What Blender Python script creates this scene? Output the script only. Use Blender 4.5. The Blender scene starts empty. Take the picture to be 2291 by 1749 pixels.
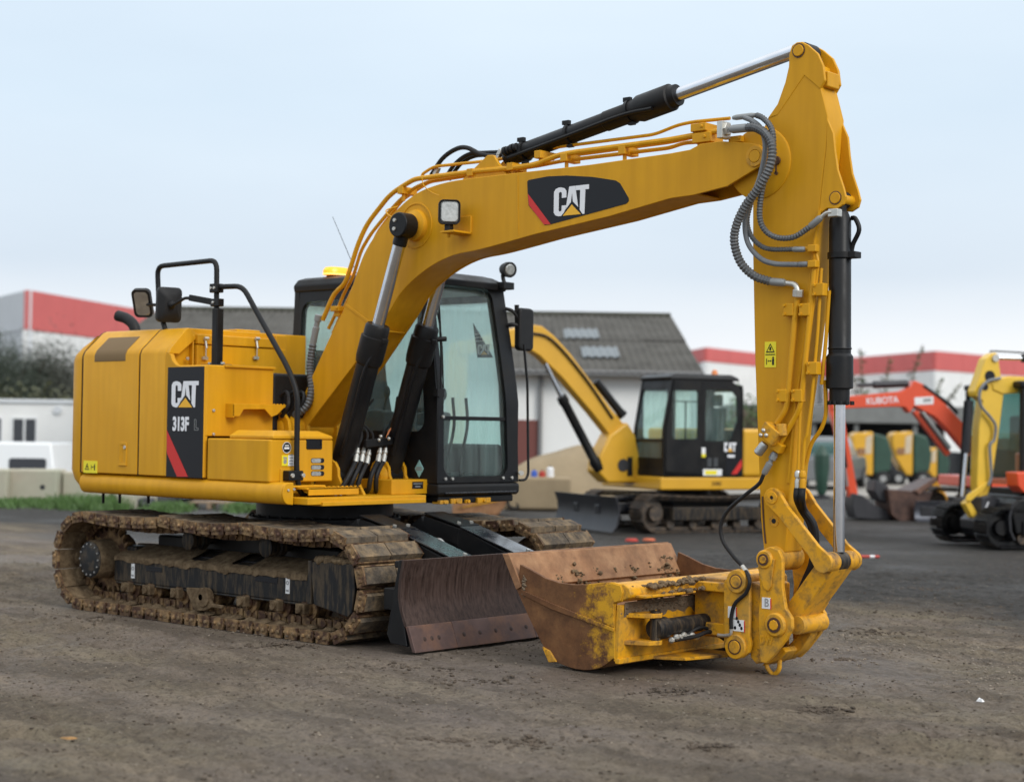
import bpy, bmesh, math, random
import numpy as np
from mathutils import Vector, Matrix, noise
R = math.radians
random.seed(7)
scene = bpy.context.scene
col = scene.collection

# ---------------------------------------------------------------- camera
CAM = Vector((10.16, -9.216, 1.527)); YAW, PITCH, ROLL, FPX = R(131.422), R(1.325), R(.81), 3711.6
IW, IH = 2291.0, 1749.0
fw = Vector((math.cos(YAW)*math.cos(PITCH), math.sin(YAW)*math.cos(PITCH), math.sin(PITCH)))
rt = Vector((math.sin(YAW), -math.cos(YAW), 0)); up = rt.cross(fw)
CR = rt*math.cos(ROLL) + up*math.sin(ROLL); CU = up*math.cos(ROLL) - rt*math.sin(ROLL)
cd = bpy.data.cameras.new('camera'); cam = bpy.data.objects.new('camera', cd); col.objects.link(cam)
cam.matrix_world = Matrix(((CR.x, CU.x, -fw.x, CAM.x), (CR.y, CU.y, -fw.y, CAM.y), (CR.z, CU.z, -fw.z, CAM.z), (0, 0, 0, 1)))
cd.sensor_width = 36; cd.lens = 36*FPX/IW; cd.clip_start = .1; cd.clip_end = 3000
cd.dof.use_dof = True; cd.dof.focus_distance = 10.9; cd.dof.aperture_fstop = 1.5
scene.camera = cam

# ---------------------------------------------------------------- sky and sun
SUN_EL, SUN_AZ = R(33), R(-8)          # overcast: light from in front of the machine, high up
w = bpy.data.worlds.new('World'); scene.world = w; w.use_nodes = True
nt = w.node_tree; nt.nodes.clear()
def N(t, **k):
    n = nt.nodes.new(t)
    for a, b in k.items(): setattr(n, a, b)
    return n
out = N('ShaderNodeOutputWorld'); bg = N('ShaderNodeBackground'); bg.inputs[1].default_value = .0895
sky = N('ShaderNodeTexSky', sky_type='NISHITA', sun_disc=False)
sky.sun_elevation = SUN_EL; sky.sun_rotation = R(90)-SUN_AZ
tc = N('ShaderNodeTexCoord')
sep = N('ShaderNodeSeparateXYZ'); nt.links.new(tc.outputs['Generated'], sep.inputs[0])
mp = N('ShaderNodeMapping'); mp.inputs['Scale'].default_value = (1.3, 1.3, 5)
nz = N('ShaderNodeTexNoise'); nz.inputs['Scale'].default_value = 1.7; nz.inputs['Detail'].default_value = 5; nz.inputs['Roughness'].default_value = .5
nt.links.new(tc.outputs['Generated'], mp.inputs[0]); nt.links.new(mp.outputs[0], nz.inputs['Vector'])
# cloud layer: pale grey-blue cover, whiter at the horizon, brightened overhead out of view to add light
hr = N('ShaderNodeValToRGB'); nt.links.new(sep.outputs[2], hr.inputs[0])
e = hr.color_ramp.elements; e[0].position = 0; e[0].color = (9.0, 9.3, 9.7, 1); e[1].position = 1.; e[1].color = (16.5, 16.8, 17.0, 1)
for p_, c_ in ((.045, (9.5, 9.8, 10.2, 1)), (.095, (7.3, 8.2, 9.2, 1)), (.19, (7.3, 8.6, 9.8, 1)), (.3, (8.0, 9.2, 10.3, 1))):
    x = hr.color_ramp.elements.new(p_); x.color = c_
cr = N('ShaderNodeValToRGB'); nt.links.new(nz.outputs[0], cr.inputs[0])
e = cr.color_ramp.elements; e[0].position = .3; e[0].color = (.955, .96, .97, 1); e[1].position = .72; e[1].color = (1.09, 1.07, 1.05, 1)
mu = N('ShaderNodeMix', data_type='RGBA', blend_type='MULTIPLY'); mu.inputs[0].default_value = 1
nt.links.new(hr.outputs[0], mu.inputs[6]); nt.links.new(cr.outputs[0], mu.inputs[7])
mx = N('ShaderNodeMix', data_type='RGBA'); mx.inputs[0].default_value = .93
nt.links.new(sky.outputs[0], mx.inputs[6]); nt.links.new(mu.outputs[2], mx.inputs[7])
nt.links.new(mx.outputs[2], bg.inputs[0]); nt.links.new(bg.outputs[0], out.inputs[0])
sl = bpy.data.lights.new('sun', 'SUN'); sl.energy = 1.5; sl.angle = R(25); sl.color = (1, .965, .91)
so = bpy.data.objects.new('sun', sl); col.objects.link(so)
sd = Vector((math.cos(SUN_EL)*math.cos(SUN_AZ), math.cos(SUN_EL)*math.sin(SUN_AZ), math.sin(SUN_EL)))
so.rotation_euler = sd.to_track_quat('Z', 'Y').to_euler(); so.location = sd*40
vs = scene.view_settings; vs.view_transform = 'Standard'; vs.look = 'None'; vs.gamma = 1; vs.exposure = 0.2

# ---------------------------------------------------------------- measuring: where a sight line meets a plane of the place
def _ray(px, py): return fw + CR*((px-IW/2)/FPX) + CU*((IH/2-py)/FPX)
def _at(px, py, i, v):
    d = _ray(px, py); return CAM + d*((v-CAM[i])/d[i])
def X(px, py, v): return _at(px, py, 0, v)
def Y(px, py, v): return _at(px, py, 1, v)
def Z(px, py, v=0.): return _at(px, py, 2, v)
def D(px, py, d): return CAM + _ray(px, py)*d
def XZ(pts, y): return [(q.x, q.z) for q in (Y(a, b, y) for a, b in pts)]
def PY(pts, y): return [Y(a, b, y) for a, b in pts]

# ---------------------------------------------------------------- mesh builder
class B:
    def __init__(s): s.v = []; s.f = []; s.m = []; s.c = 0
    def add(s, vs_, fs):
        o = len(s.v); s.v += [tuple(q) for q in vs_]
        for f in fs: s.f.append([i+o for i in f]); s.m.append(s.c)
        return s
    def mat(s, i): s.c = i; return s
    def prism(s, poly, ax, a, b):
        P = {'y': lambda p, t: (p[0], t, p[1]), 'x': lambda p, t: (t, p[0], p[1]), 'z': lambda p, t: (p[0], p[1], t)}[ax]
        n = len(poly)
        return s.add([P(p, a) for p in poly]+[P(p, b) for p in poly],
                     [list(range(n))[::-1], list(range(n, 2*n))]+[[i, (i+1) % n, n+(i+1) % n, n+i] for i in range(n)])
    def box(s, x0, x1, y0, y1, z0, z1): return s.prism([(x0, y0), (x1, y0), (x1, y1), (x0, y1)], 'z', z0, z1)
    def obox(s, c, sx, sy, sz, rot=None):
        M_ = rot if rot is not None else Matrix.Identity(3)
        p = [Vector(c)+M_ @ Vector((i*sx/2, j*sy/2, k*sz/2)) for k in (-1, 1) for i, j in ((-1, -1), (1, -1), (1, 1), (-1, 1))]
        return s.add(p, [[3, 2, 1, 0], [4, 5, 6, 7], [0, 1, 5, 4], [1, 2, 6, 5], [2, 3, 7, 6], [3, 0, 4, 7]])
    def bar(s, p, q, wid, thk, upv=(0, 0, 1)):
        p = Vector(p); q = Vector(q); d = (q-p).normalized(); u = Vector(upv); a = d.cross(u).normalized(); u = a.cross(d)
        return s.obox((p+q)/2, (q-p).length, wid, thk, Matrix((d, a, u)).transposed())
    def loft(s, rings, cap=True, closed=True):
        n = len(rings[0]); o = len(s.v); vs_ = [q for r_ in rings for q in r_]; fs = []
        for k in range(len(rings)-1):
            for i in range(n if closed else n-1):
                j = (i+1) % n; fs.append([k*n+i, k*n+j, (k+1)*n+j, (k+1)*n+i])
        if cap: fs += [list(range(n))[::-1], list(range((len(rings)-1)*n, len(rings)*n))]
        return s.add(vs_, fs)
    def _fr(s, d):
        a = d.cross(Vector((0, 0, 1)))
        if a.length < .05: a = d.cross(Vector((1, 0, 0)))
        a.normalize(); return a, d.cross(a).normalized()
    def cyl(s, p, q, r, r2=None, n=24, cap=True):
        p = Vector(p); q = Vector(q); a, b = s._fr((q-p).normalized()); r2 = r if r2 is None else r2
        cs = [(math.cos(2*math.pi*i/n), math.sin(2*math.pi*i/n)) for i in range(n)]
        return s.loft([[p+a*(c*r)+b*(t*r) for c, t in cs], [q+a*(c*r2)+b*(t*r2) for c, t in cs]], cap)
    def lathe(s, p, q, prof, n=28):
        p = Vector(p); q = Vector(q); L = (q-p); a, b = s._fr(L.normalized())
        cs = [(math.cos(2*math.pi*i/n), math.sin(2*math.pi*i/n)) for i in range(n)]
        return s.loft([[p+L*t+a*(c*r)+b*(z*r) for c, z in cs] for t, r in prof])
    def hole_ring(s, p, q, r, ri, n=28):
        p = Vector(p); q = Vector(q); a, b = s._fr((q-p).normalized())
        rs = []
        for base, rad in ((p, ri), (p, r), (q, r), (q, ri), (p, ri)):
            rs.append([base+a*(math.cos(2*math.pi*i/n)*rad)+b*(math.sin(2*math.pi*i/n)*rad) for i in range(n)])
        return s.loft(rs, cap=False)
    def tube(s, path, r, n=10, sm=6, rib=0, ribpitch=.02, cap=True):
        P = [Vector(p) for p in path]
        if sm: P = catmull(P, sm)
        if rib:
            P = resample(P, ribpitch/2)
        rings = []; a = None; mats = []
        for i, p in enumerate(P):
            d = (P[min(i+1, len(P)-1)]-P[max(i-1, 0)]).normalized()
            if a is None: a, _ = s._fr(d)
            a = (a-d*a.dot(d)).normalized(); b = d.cross(a)
            rr = r*(1+rib) if (rib and i % 2) else r*(1-rib)
            rings.append([p+a*(math.cos(2*math.pi*k/n)*rr)+b*(math.sin(2*math.pi*k/n)*rr) for k in range(n)])
        return s.loft(rings, cap)
    def sph(s, c, rx, ry=None, rz=None, nu=14, nv=8):
        c = Vector(c); ry = ry or rx; rz = rz or rx
        rings = [[c+Vector((rx*math.sin(t)*math.cos(2*math.pi*i/nu), ry*math.sin(t)*math.sin(2*math.pi*i/nu), -rz*math.cos(t))) for i in range(nu)]
                 for t in [math.pi*(k+.06)/(nv+.12) for k in range(nv+1)]]
        return s.loft(rings)
    def panel(s, outer, inner, f3, thick, n=56):
        """frame with a hole: outer and inner are convex 2-D outlines, f3 maps (u, v, depth) to space"""
        cx = sum(p[0] for p in inner)/len(inner); cy = sum(p[1] for p in inner)/len(inner)
        angs = sorted({round(math.atan2(p[1]-cy, p[0]-cx), 5) for p in list(outer)+list(inner)} | {round(-math.pi+2*math.pi*(i+.5)/n, 5) for i in range(n)})
        def hit(poly, an):
            dx, dy = math.cos(an), math.sin(an); best = None
            for i in range(len(poly)):
                ax_, ay_ = poly[i]; bx_, by_ = poly[(i+1) % len(poly)]; ex, ey = bx_-ax_, by_-ay_
                den = dx*ey-dy*ex
                if abs(den) < 1e-12: continue
                t = ((ax_-cx)*ey-(ay_-cy)*ex)/den; u_ = ((ax_-cx)*dy-(ay_-cy)*dx)/den
                if t > 0 and -1e-6 <= u_ <= 1+1e-6 and (best is None or t > best): best = t
            return (cx+dx*best, cy+dy*best)
        O = [hit(outer, a) for a in angs]; I = [hit(inner, a) for a in angs]
        rings = [[f3(p[0], p[1], d_) for p in ring] for ring, d_ in ((I, 0), (O, 0), (O, thick), (I, thick), (I, 0))]
        return s.loft(rings, cap=False)
    def build(s, name, mats, parent=None, bevel=0, smooth=35, seg=2, label=None, fix=True):
        me = bpy.data.meshes.new(name); me.from_pydata(s.v, [], s.f)
        mats = mats if isinstance(mats, (list, tuple)) else [mats]
        for m in mats: me.materials.append(M[m])
        me.polygons.foreach_set('material_index', s.m)
        if fix:
            bm = bmesh.new(); bm.from_mesh(me); bmesh.ops.recalc_face_normals(bm, faces=bm.faces); bm.to_mesh(me); bm.free()
        if smooth:
            me.polygons.foreach_set('use_smooth', [True]*len(me.polygons)); me.set_sharp_from_angle(angle=R(smooth))
        o = bpy.data.objects.new(name, me); col.objects.link(o); o.parent = parent
        if bevel:
            b = o.modifiers.new('edge', 'BEVEL'); b.width = bevel; b.segments = seg; b.limit_method = 'ANGLE'; b.angle_limit = R(32); b.harden_normals = True
        if label: o['label'] = label
        return o
def catmull(P, k):
    if len(P) < 3: return P
    Q = [P[0]*2-P[1]]+P+[P[-1]*2-P[-2]]; r = []
    for i in range(1, len(Q)-2):
        a, b, c, d = Q[i-1:i+3]
        for j in range(k):
            t = j/k; r.append(.5*((2*b)+(c-a)*t+(2*a-5*b+4*c-d)*t*t+(3*b-a-3*c+d)*t**3))
    return r+[P[-1]]
def resample(P, step):
    L = [0]
    for i in range(1, len(P)): L.append(L[-1]+(P[i]-P[i-1]).length)
    n = max(2, int(L[-1]/step)); r = []; k = 0
    for i in range(n+1):
        t = L[-1]*i/n
        while k < len(P)-2 and L[k+1] < t: k += 1
        s_ = (t-L[k])/max(L[k+1]-L[k], 1e-9); r.append(P[k].lerp(P[k+1], s_))
    return r
def fillet(P, r=.06, k=5):
    """polyline with rounded corners (bent pipe)"""
    P = [Vector(p) for p in P]; o = [P[0]]
    for i in range(1, len(P)-1):
        a, b, c = P[i-1], P[i], P[i+1]; da = (a-b); dc = (c-b); rr = min(r, da.length*.45, dc.length*.45)
        p0 = b+da.normalized()*rr; p1 = b+dc.normalized()*rr
        for j in range(k+1):
            t = j/k; o.append(p0.lerp(b, t).lerp(b.lerp(p1, t), t))
    return o+[P[-1]]
def rrect(u0, u1, v0, v1, r, k=5):
    o = []
    for cx, cy, a0 in ((u1-r, v1-r, 0), (u0+r, v1-r, 90), (u0+r, v0+r, 180), (u1-r, v0+r, 270)):
        o += [(cx+r*math.cos(R(a0+90*i/k)), cy+r*math.sin(R(a0+90*i/k))) for i in range(k+1)]
    return o
def circ(cx, cy, r, n=20, a0=0, a1=360):
    full = abs(a1-a0) >= 360
    return [(cx+r*math.cos(R(a0+(a1-a0)*i/(n if full else n-1))), cy+r*math.sin(R(a0+(a1-a0)*i/(n if full else n-1)))) for i in range(n)]
def thing(name, label, cat, loc=(0, 0, 0), rz=0, group=None):
    o = bpy.data.objects.new(name, None); col.objects.link(o); o.empty_display_size = .3
    o.location = loc; o.rotation_euler = (0, 0, rz); tag(o, label, cat, group); return o
def tag(o, label, cat=None, group=None, kind=None):
    if label: o['label'] = label
    if cat: o['category'] = cat
    if group: o['group'] = group
    if kind: o['kind'] = kind
    return o
def struct(o): o['kind'] = 'structure'; return o
def text(name, body, size, m, mat4, parent, sx=1., ext=.001, off=0., align='LEFT'):
    cu = bpy.data.curves.new(name, 'FONT'); cu.body = body; cu.size = size; cu.extrude = ext; cu.offset = off; cu.align_x = align
    t = bpy.data.objects.new(name, cu); col.objects.link(t)
    dg = bpy.context.evaluated_depsgraph_get(); me = bpy.data.meshes.new_from_object(t.evaluated_get(dg))
    bpy.data.objects.remove(t); me.name = name; me.materials.clear(); me.materials.append(M[m])
    me.transform(Matrix(mat4) @ Matrix.Diagonal((sx, 1, 1, 1)))
    o = bpy.data.objects.new(name, me); col.objects.link(o); o.parent = parent; return o
def frame4(o, u, v):
    """matrix: local x along u, y along v, origin o"""
    u = Vector(u).normalized(); v = Vector(v).normalized(); n = u.cross(v)
    return Matrix(((u.x, v.x, n.x, o[0]), (u.y, v.y, n.y, o[1]), (u.z, v.z, n.z, o[2]), (0, 0, 0, 1)))

# ---------------------------------------------------------------- materials
M = {}
def mat(name, c, rough=.5, metal=0., var=.0, vs_=6., bump=0., bs=40., coat=0., c2=None, amt=.5, ds=3., dsharp=.12, spec=.5, stretch=None, emit=None, c3=None, a3=.5, s3=20., wash=0.):
    m = bpy.data.materials.new(name); m.use_nodes = True; t = m.node_tree; b = t.nodes['Principled BSDF']
    L = t.links.new
    b.inputs['Roughness'].default_value = rough; b.inputs['Metallic'].default_value = metal; b.inputs['Coat Weight'].default_value = coat
    b.inputs['Coat Roughness'].default_value = .12; b.inputs['Specular IOR Level'].default_value = spec
    b.inputs['Base Color'].default_value = (*c, 1)
    tc_ = t.nodes.new('ShaderNodeTexCoord'); src = tc_.outputs['Object']
    oi = t.nodes.new('ShaderNodeObjectInfo'); vm = t.nodes.new('ShaderNodeVectorMath'); vm.operation = 'MULTIPLY_ADD'
    vm.inputs[0].default_value = (1, 1, 1); L(oi.outputs['Random'], vm.inputs[0]); vm.inputs[1].default_value = (31, 17, 23); L(src, vm.inputs[2]); src = vm.outputs[0]
    if stretch:
        mp_ = t.nodes.new('ShaderNodeMapping'); mp_.inputs['Scale'].default_value = stretch; L(src, mp_.inputs[0]); src = mp_.outputs[0]
    def noise_(sc, det=6, ro=.6):
        n = t.nodes.new('ShaderNodeTexNoise'); n.inputs['Scale'].default_value = sc; n.inputs['Detail'].default_value = det; n.inputs['Roughness'].default_value = ro
        L(src, n.inputs['Vector']); return n.outputs[0]
    cur = None
    if var:
        n = noise_(vs_); rp = t.nodes.new('ShaderNodeValToRGB'); L(n, rp.inputs[0])
        rp.color_ramp.elements[0].position = .3; rp.color_ramp.elements[1].position = .7
        rp.color_ramp.elements[0].color = (*[x*(1-var) for x in c], 1); rp.color_ramp.elements[1].color = (*[min(1, x*(1+var)) for x in c], 1); cur = rp.outputs[0]
    def over(c_, amt_, sc):
        nonlocal cur
        n = noise_(sc, 8, .65); rp = t.nodes.new('ShaderNodeValToRGB'); L(n, rp.inputs[0])
        mid = .72-.44*amt_; rp.color_ramp.elements[0].position = max(0, mid-dsharp); rp.color_ramp.elements[1].position = min(1, mid+dsharp)
        mx_ = t.nodes.new('ShaderNodeMix'); mx_.data_type = 'RGBA'; L(rp.outputs[0], mx_.inputs[0])
        if cur: L(cur, mx_.inputs[6])
        else: mx_.inputs[6].default_value = (*c, 1)
        mx_.inputs[7].default_value = (*c_, 1); cur = mx_.outputs[2]; return rp.outputs[0]
    if wash:                                # faint rain streaks and dust film on upright panels
        mpw = t.nodes.new('ShaderNodeMapping'); mpw.inputs['Scale'].default_value = (9, 9, .8); L(src, mpw.inputs[0])
        nw = t.nodes.new('ShaderNodeTexNoise'); nw.inputs['Scale'].default_value = 1.5; nw.inputs['Detail'].default_value = 5; L(mpw.outputs[0], nw.inputs['Vector'])
        rw = t.nodes.new('ShaderNodeValToRGB'); rw.color_ramp.elements[0].position = .35; rw.color_ramp.elements[1].position = .7; rw.color_ramp.elements[0].color = (1-wash, 1-wash*1.1, 1-wash, 1); rw.color_ramp.elements[1].color = (1+wash*.35, 1+wash*.5, 1+wash*3, 1); L(nw.outputs[0], rw.inputs[0])
        mw = t.nodes.new('ShaderNodeMix'); mw.data_type = 'RGBA'; mw.blend_type = 'MULTIPLY'; mw.inputs[0].default_value = 1
        if cur: L(cur, mw.inputs[6])
        else: mw.inputs[6].default_value = (*c, 1)
        L(rw.outputs[0], mw.inputs[7]); cur = mw.outputs[2]
    fac = None
    if c2: fac = over(c2, amt, ds)
    if c3: over(c3, a3, s3)
    if cur: L(cur, b.inputs['Base Color'])
    if fac and rough < .5:
        mr = t.nodes.new('ShaderNodeMapRange'); mr.inputs[3].default_value = rough; mr.inputs[4].default_value = .75; L(fac, mr.inputs[0]); L(mr.outputs[0], b.inputs['Roughness'])
    if bump:
        bp = t.nodes.new('ShaderNodeBump'); bp.inputs['Strength'].default_value = bump; bp.inputs['Distance'].default_value = .01
        L(noise_(bs, 6, .6), bp.inputs['Height']); L(bp.outputs[0], b.inputs['Normal'])
    if emit: b.inputs['Emission Color'].default_value = (*emit[0], 1); b.inputs['Emission Strength'].default_value = emit[1]
    M[name] = m; return m
def glass(name, tint, rough=.02, refl=1.45, film=.0, streak=1., fc=(.74, .90, .87), tlm=.5):
    m = bpy.data.materials.new(name); m.use_nodes = True; t = m.node_tree; t.nodes.clear(); L = t.links.new
    o = t.nodes.new('ShaderNodeOutputMaterial'); tr = t.nodes.new('ShaderNodeBsdfTransparent'); tr.inputs[0].default_value = (*tint, 1)
    gl = t.nodes.new('ShaderNodeBsdfGlossy'); gl.inputs['Roughness'].default_value = rough
    fr = t.nodes.new('ShaderNodeFresnel'); fr.inputs[0].default_value = refl
    ge = t.nodes.new('ShaderNodeNewGeometry'); fb = t.nodes.new('ShaderNodeMath'); fb.operation = 'SUBTRACT'; fb.inputs[0].default_value = 1; L(ge.outputs['Backfacing'], fb.inputs[1])      # the exit face of a pane does not mirror
    fm = t.nodes.new('ShaderNodeMath'); fm.operation = 'MULTIPLY'; L(fr.outputs[0], fm.inputs[0]); L(fb.outputs[0], fm.inputs[1])
    mx_ = t.nodes.new('ShaderNodeMixShader'); L(fm.outputs[0], mx_.inputs[0]); L(tr.outputs[0], mx_.inputs[1]); L(gl.outputs[0], mx_.inputs[2])
    last = mx_.outputs[0]
    if film:                                # condensation and dirt on the pane
        df = t.nodes.new('ShaderNodeBsdfDiffuse'); df.inputs[0].default_value = (*fc, 1)
        tl = t.nodes.new('ShaderNodeBsdfTranslucent'); tl.inputs[0].default_value = (*fc, 1); mm = t.nodes.new('ShaderNodeMixShader'); mm.inputs[0].default_value = tlm; L(df.outputs[0], mm.inputs[1]); L(tl.outputs[0], mm.inputs[2])
        tc_ = t.nodes.new('ShaderNodeTexCoord'); mp_ = t.nodes.new('ShaderNodeMapping'); mp_.inputs['Scale'].default_value = (14, 14, 1.2); L(tc_.outputs['Object'], mp_.inputs[0])
        n = t.nodes.new('ShaderNodeTexNoise'); n.inputs['Scale'].default_value = 1.6; n.inputs['Detail'].default_value = 6; L(mp_.outputs[0], n.inputs['Vector'])
        mr = t.nodes.new('ShaderNodeMapRange'); mr.inputs[1].default_value = .35; mr.inputs[2].default_value = .75; mr.inputs[3].default_value = film*(1-.75*streak); mr.inputs[4].default_value = film*(1+.6*streak); L(n.outputs[0], mr.inputs[0])
        m2 = t.nodes.new('ShaderNodeMixShader'); L(mr.outputs[0], m2.inputs[0]); L(last, m2.inputs[1]); L(mm.outputs[0], m2.inputs[2]); last = m2.outputs[0]
    L(last, o.inputs[0]); M[name] = m; return m

YEL = (.665, .325, .007)
mat('yellow', YEL, .42, var=.04, vs_=2.2, coat=.03, spec=.22, bump=.012, bs=220, c2=(.60, .29, .02), amt=.24, ds=1.7, dsharp=.2, wash=.10)
mat('yellow_dusty', (.70, .335, .012), .45, var=.06, vs_=3, coat=.02, spec=.25, c2=(.42, .25, .07), amt=.26, ds=4, dsharp=.18, c3=(.08, .055, .035), a3=.12, s3=16)
mat('yellow_worn', (.68, .325, .014), .48, spec=.25, var=.08, vs_=4, c2=(.22, .13, .06), amt=.34, ds=6, dsharp=.1, c3=(.05, .035, .025), a3=.2, s3=22, bump=.1, bs=60)
mat('yellow_sign', (.85, .72, .02), .5)
mat('rust', (.29, .142, .068), .6, spec=.2, var=.28, vs_=5, c2=(.42, .245, .13), amt=.42, ds=4, dsharp=.22, c3=(.15, .07, .036), a3=.30, s3=9, bump=.15, bs=50)
mat('rust_side', (.165, .071, .029), .6, spec=.18, var=.25, vs_=5, c2=(.24, .118, .05), amt=.38, ds=4, dsharp=.22, c3=(.07, .032, .018), a3=.36, s3=9, bump=.15, bs=50)
mat('rust_blade', (.036, .020, .015), .44, metal=.25, spec=.3, var=.4, vs_=2, stretch=(14, 14, 1.0), c2=(.10, .066, .056), amt=.30, ds=4, dsharp=.25, bump=.12, bs=30)
mat('rust_edge', (.125, .078, .068), .5, metal=.5, var=.25, vs_=5, c2=(.24, .12, .07), amt=.4, ds=3, bump=.1, bs=60)
mat('black', (.006, .0063, .0075), .40, var=.2, vs_=5, coat=.0, spec=.28, c2=(.018, .016, .014), amt=.2, ds=3, dsharp=.2)
mat('black_gloss', (.008, .010, .016), .16, coat=.5, c2=(.035, .033, .03), amt=.22, ds=5, dsharp=.2)
mat('black_mud', (.012, .0125, .014), .5, spec=.25, var=.2, vs_=5, c2=(.11, .078, .046), amt=.30, ds=3.2, dsharp=.14, stretch=(9, 9, 1.6))
mat('black_hub', (.014, .015, .017), .5, spec=.3, var=.3, vs_=15, c2=(.09, .068, .045), amt=.34, ds=11, dsharp=.1)
mat('rubber', (.012, .012, .013), .55, spec=.3, var=.2, vs_=12, bump=.08, bs=80)
mat('rubber_pad', (.115, .092, .068), .85, spec=.2, var=.28, vs_=9, c2=(.25, .175, .10), amt=.40, ds=8, dsharp=.12, bump=.8, bs=38, c3=(.045, .038, .032), a3=.36, s3=14)
mat('shoe_steel', (.062, .030, .018), .62, metal=.1, spec=.3, var=.3, vs_=14, c2=(.30, .19, .09), amt=.42, ds=12, dsharp=.1, bump=.4, bs=70)
mat('mud', (.20, .142, .085), .95, spec=.1, var=.3, vs_=12, c2=(.085, .056, .033), amt=.42, ds=16, dsharp=.15, bump=.9, bs=60)
mat('mud_drip', (.15, .108, .07), .9, var=.25, vs_=20, bump=.6, bs=60)
mat('chrome', (.62, .64, .68), .2, metal=1., var=.06, vs_=8)
mat('steel', (.42, .42, .41), .34, metal=.9, var=.15, vs_=25)
mat('zinc', (.55, .54, .50), .38, metal=.7, var=.12, vs_=30)
mat('hose_rib', (.105, .11, .115), .42, metal=.2, var=.2, vs_=30)
mat('hose_dark', (.018, .018, .02), .6)
mat('hose_grey', (.17, .18, .19), .5, var=.15, vs_=12)
mat('sleeve', (.27, .28, .28), .5, metal=.3)
mat('decal_black', (.009, .010, .014), .4, spec=.3)
mat('white', (.8, .8, .8), .5)
mat('letter_white', (.80, .81, .84), .45)
mat('letter_yellow', (.85, .45, .02), .45)
mat('red', (.60, .022, .018), .45)
mat('teal', (.30, .58, .58), .5)
mat('sticker_grey', (.3, .3, .3), .5)
mat('seat', (.03, .032, .035), .8, var=.2, vs_=20)
mat('trim', (.05, .055, .06), .7)
mat('headliner', (.34, .36, .36), .8)
mat('lens', (.50, .52, .51), .12, metal=.5, var=.25, vs_=40)
mat('mirror', (.75, .75, .75), .05, metal=1.)
mat('amber', (.9, .35, .02), .3, emit=((1, .27, .008), 1.3))
mat('amber_core', (1, .7, .3), .3, emit=((1, .48, .06), 1.6))
mat('hood_vent', (.16, .095, .03), .6)
mat('orange_tie', (.7, .22, .06), .5)
mat('pin_rust', (.10, .05, .03), .55, metal=.4, var=.3, vs_=30)
glass('glass', (.88, .97, .95), film=.10)
glass('glass_front', (.92, .98, .97), film=.06, streak=.7, fc=(.80, .90, .88))
glass('condensation', (1, 1, 1), refl=1.0001, film=.78, streak=.1, fc=(.93, 1., .985), tlm=.97)
glass('glass_wet', (.86, .96, .94), film=.06, streak=1.2)
glass('glass_dark', (.62, .76, .74), film=.05)

def bucket_side_mat():
    m = M['rust_side'].copy(); m.name = 'bucket_side'; t = m.node_tree; b = t.nodes['Principled BSDF']; L = t.links.new
    src = b.inputs['Base Color'].links[0].from_socket
    tc_ = t.nodes.new('ShaderNodeTexCoord'); sp = t.nodes.new('ShaderNodeSeparateXYZ'); L(tc_.outputs['Object'], sp.inputs[0])
    n = t.nodes.new('ShaderNodeTexNoise'); n.inputs['Scale'].default_value = 9; n.inputs['Detail'].default_value = 10; n.inputs['Roughness'].default_value = .78; L(tc_.outputs['Object'], n.inputs['Vector'])
    def mth(op, a, c):
        q = t.nodes.new('ShaderNodeMath'); q.operation = op
        for i, v in enumerate((a, c)):
            if isinstance(v, (int, float)): q.inputs[i].default_value = v
            else: L(v, q.inputs[i])
        return q.outputs[0]
    # paint survives towards the rear edge and along the sheltered line under the rib
    rear = mth('ADD', sp.outputs[0], mth('MULTIPLY', sp.outputs[2], .22))
    f = mth('ADD', mth('MULTIPLY', mth('SUBTRACT', rear, 3.54), 2.2), mth('MULTIPLY', mth('SUBTRACT', n.outputs[0], .5), 3.6))
    rp = t.nodes.new('ShaderNodeValToRGB'); rp.color_ramp.elements[0].position = .2; rp.color_ramp.elements[1].position = .75; L(f, rp.inputs[0])
    mx_ = t.nodes.new('ShaderNodeMix'); mx_.data_type = 'RGBA'; L(rp.outputs[0], mx_.inputs[0]); L(src, mx_.inputs[6]); mx_.inputs[7].default_value = (.62, .32, .02, 1); L(mx_.outputs[2], b.inputs['Base Color'])
    M['bucket_side'] = m
bucket_side_mat()
# ================================================================ GROUND
def gnoise(x, y, s, seed):
    rs = np.random.RandomState(seed); g = rs.rand(256, 256)
    u = x*s; v = y*s; iu = np.floor(u).astype(int); iv = np.floor(v).astype(int); fu = u-iu; fv = v-iv
    fu = fu*fu*(3-2*fu); fv = fv*fv*(3-2*fv); iu &= 255; iv &= 255; a = g[iu, iv]; b_ = g[(iu+1) & 255, iv]; c = g[iu, (iv+1) & 255]; d = g[(iu+1) & 255, (iv+1) & 255]
    return (a*(1-fu)+b_*fu)*(1-fv)+(c*(1-fu)+d*fu)*fv-.5
mg = bpy.data.materials.new('yard_mud'); mg.use_nodes = True; t = mg.node_tree; bs_ = t.nodes['Principled BSDF']; L = t.links.new
tcn = t.nodes.new('ShaderNodeTexCoord')
def gn(sc, det=8, ro=.6, st=(1, 1, 1), rot=0):
    m_ = t.nodes.new('ShaderNodeMapping'); m_.inputs['Scale'].default_value = st; m_.inputs['Rotation'].default_value = (0, 0, rot); L(tcn.outputs['Object'], m_.inputs[0])
    n = t.nodes.new('ShaderNodeTexNoise'); n.inputs['Scale'].default_value = sc; n.inputs['Detail'].default_value = det; n.inputs['Roughness'].default_value = ro; L(m_.outputs[0], n.inputs['Vector']); return n.outputs[0]
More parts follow.
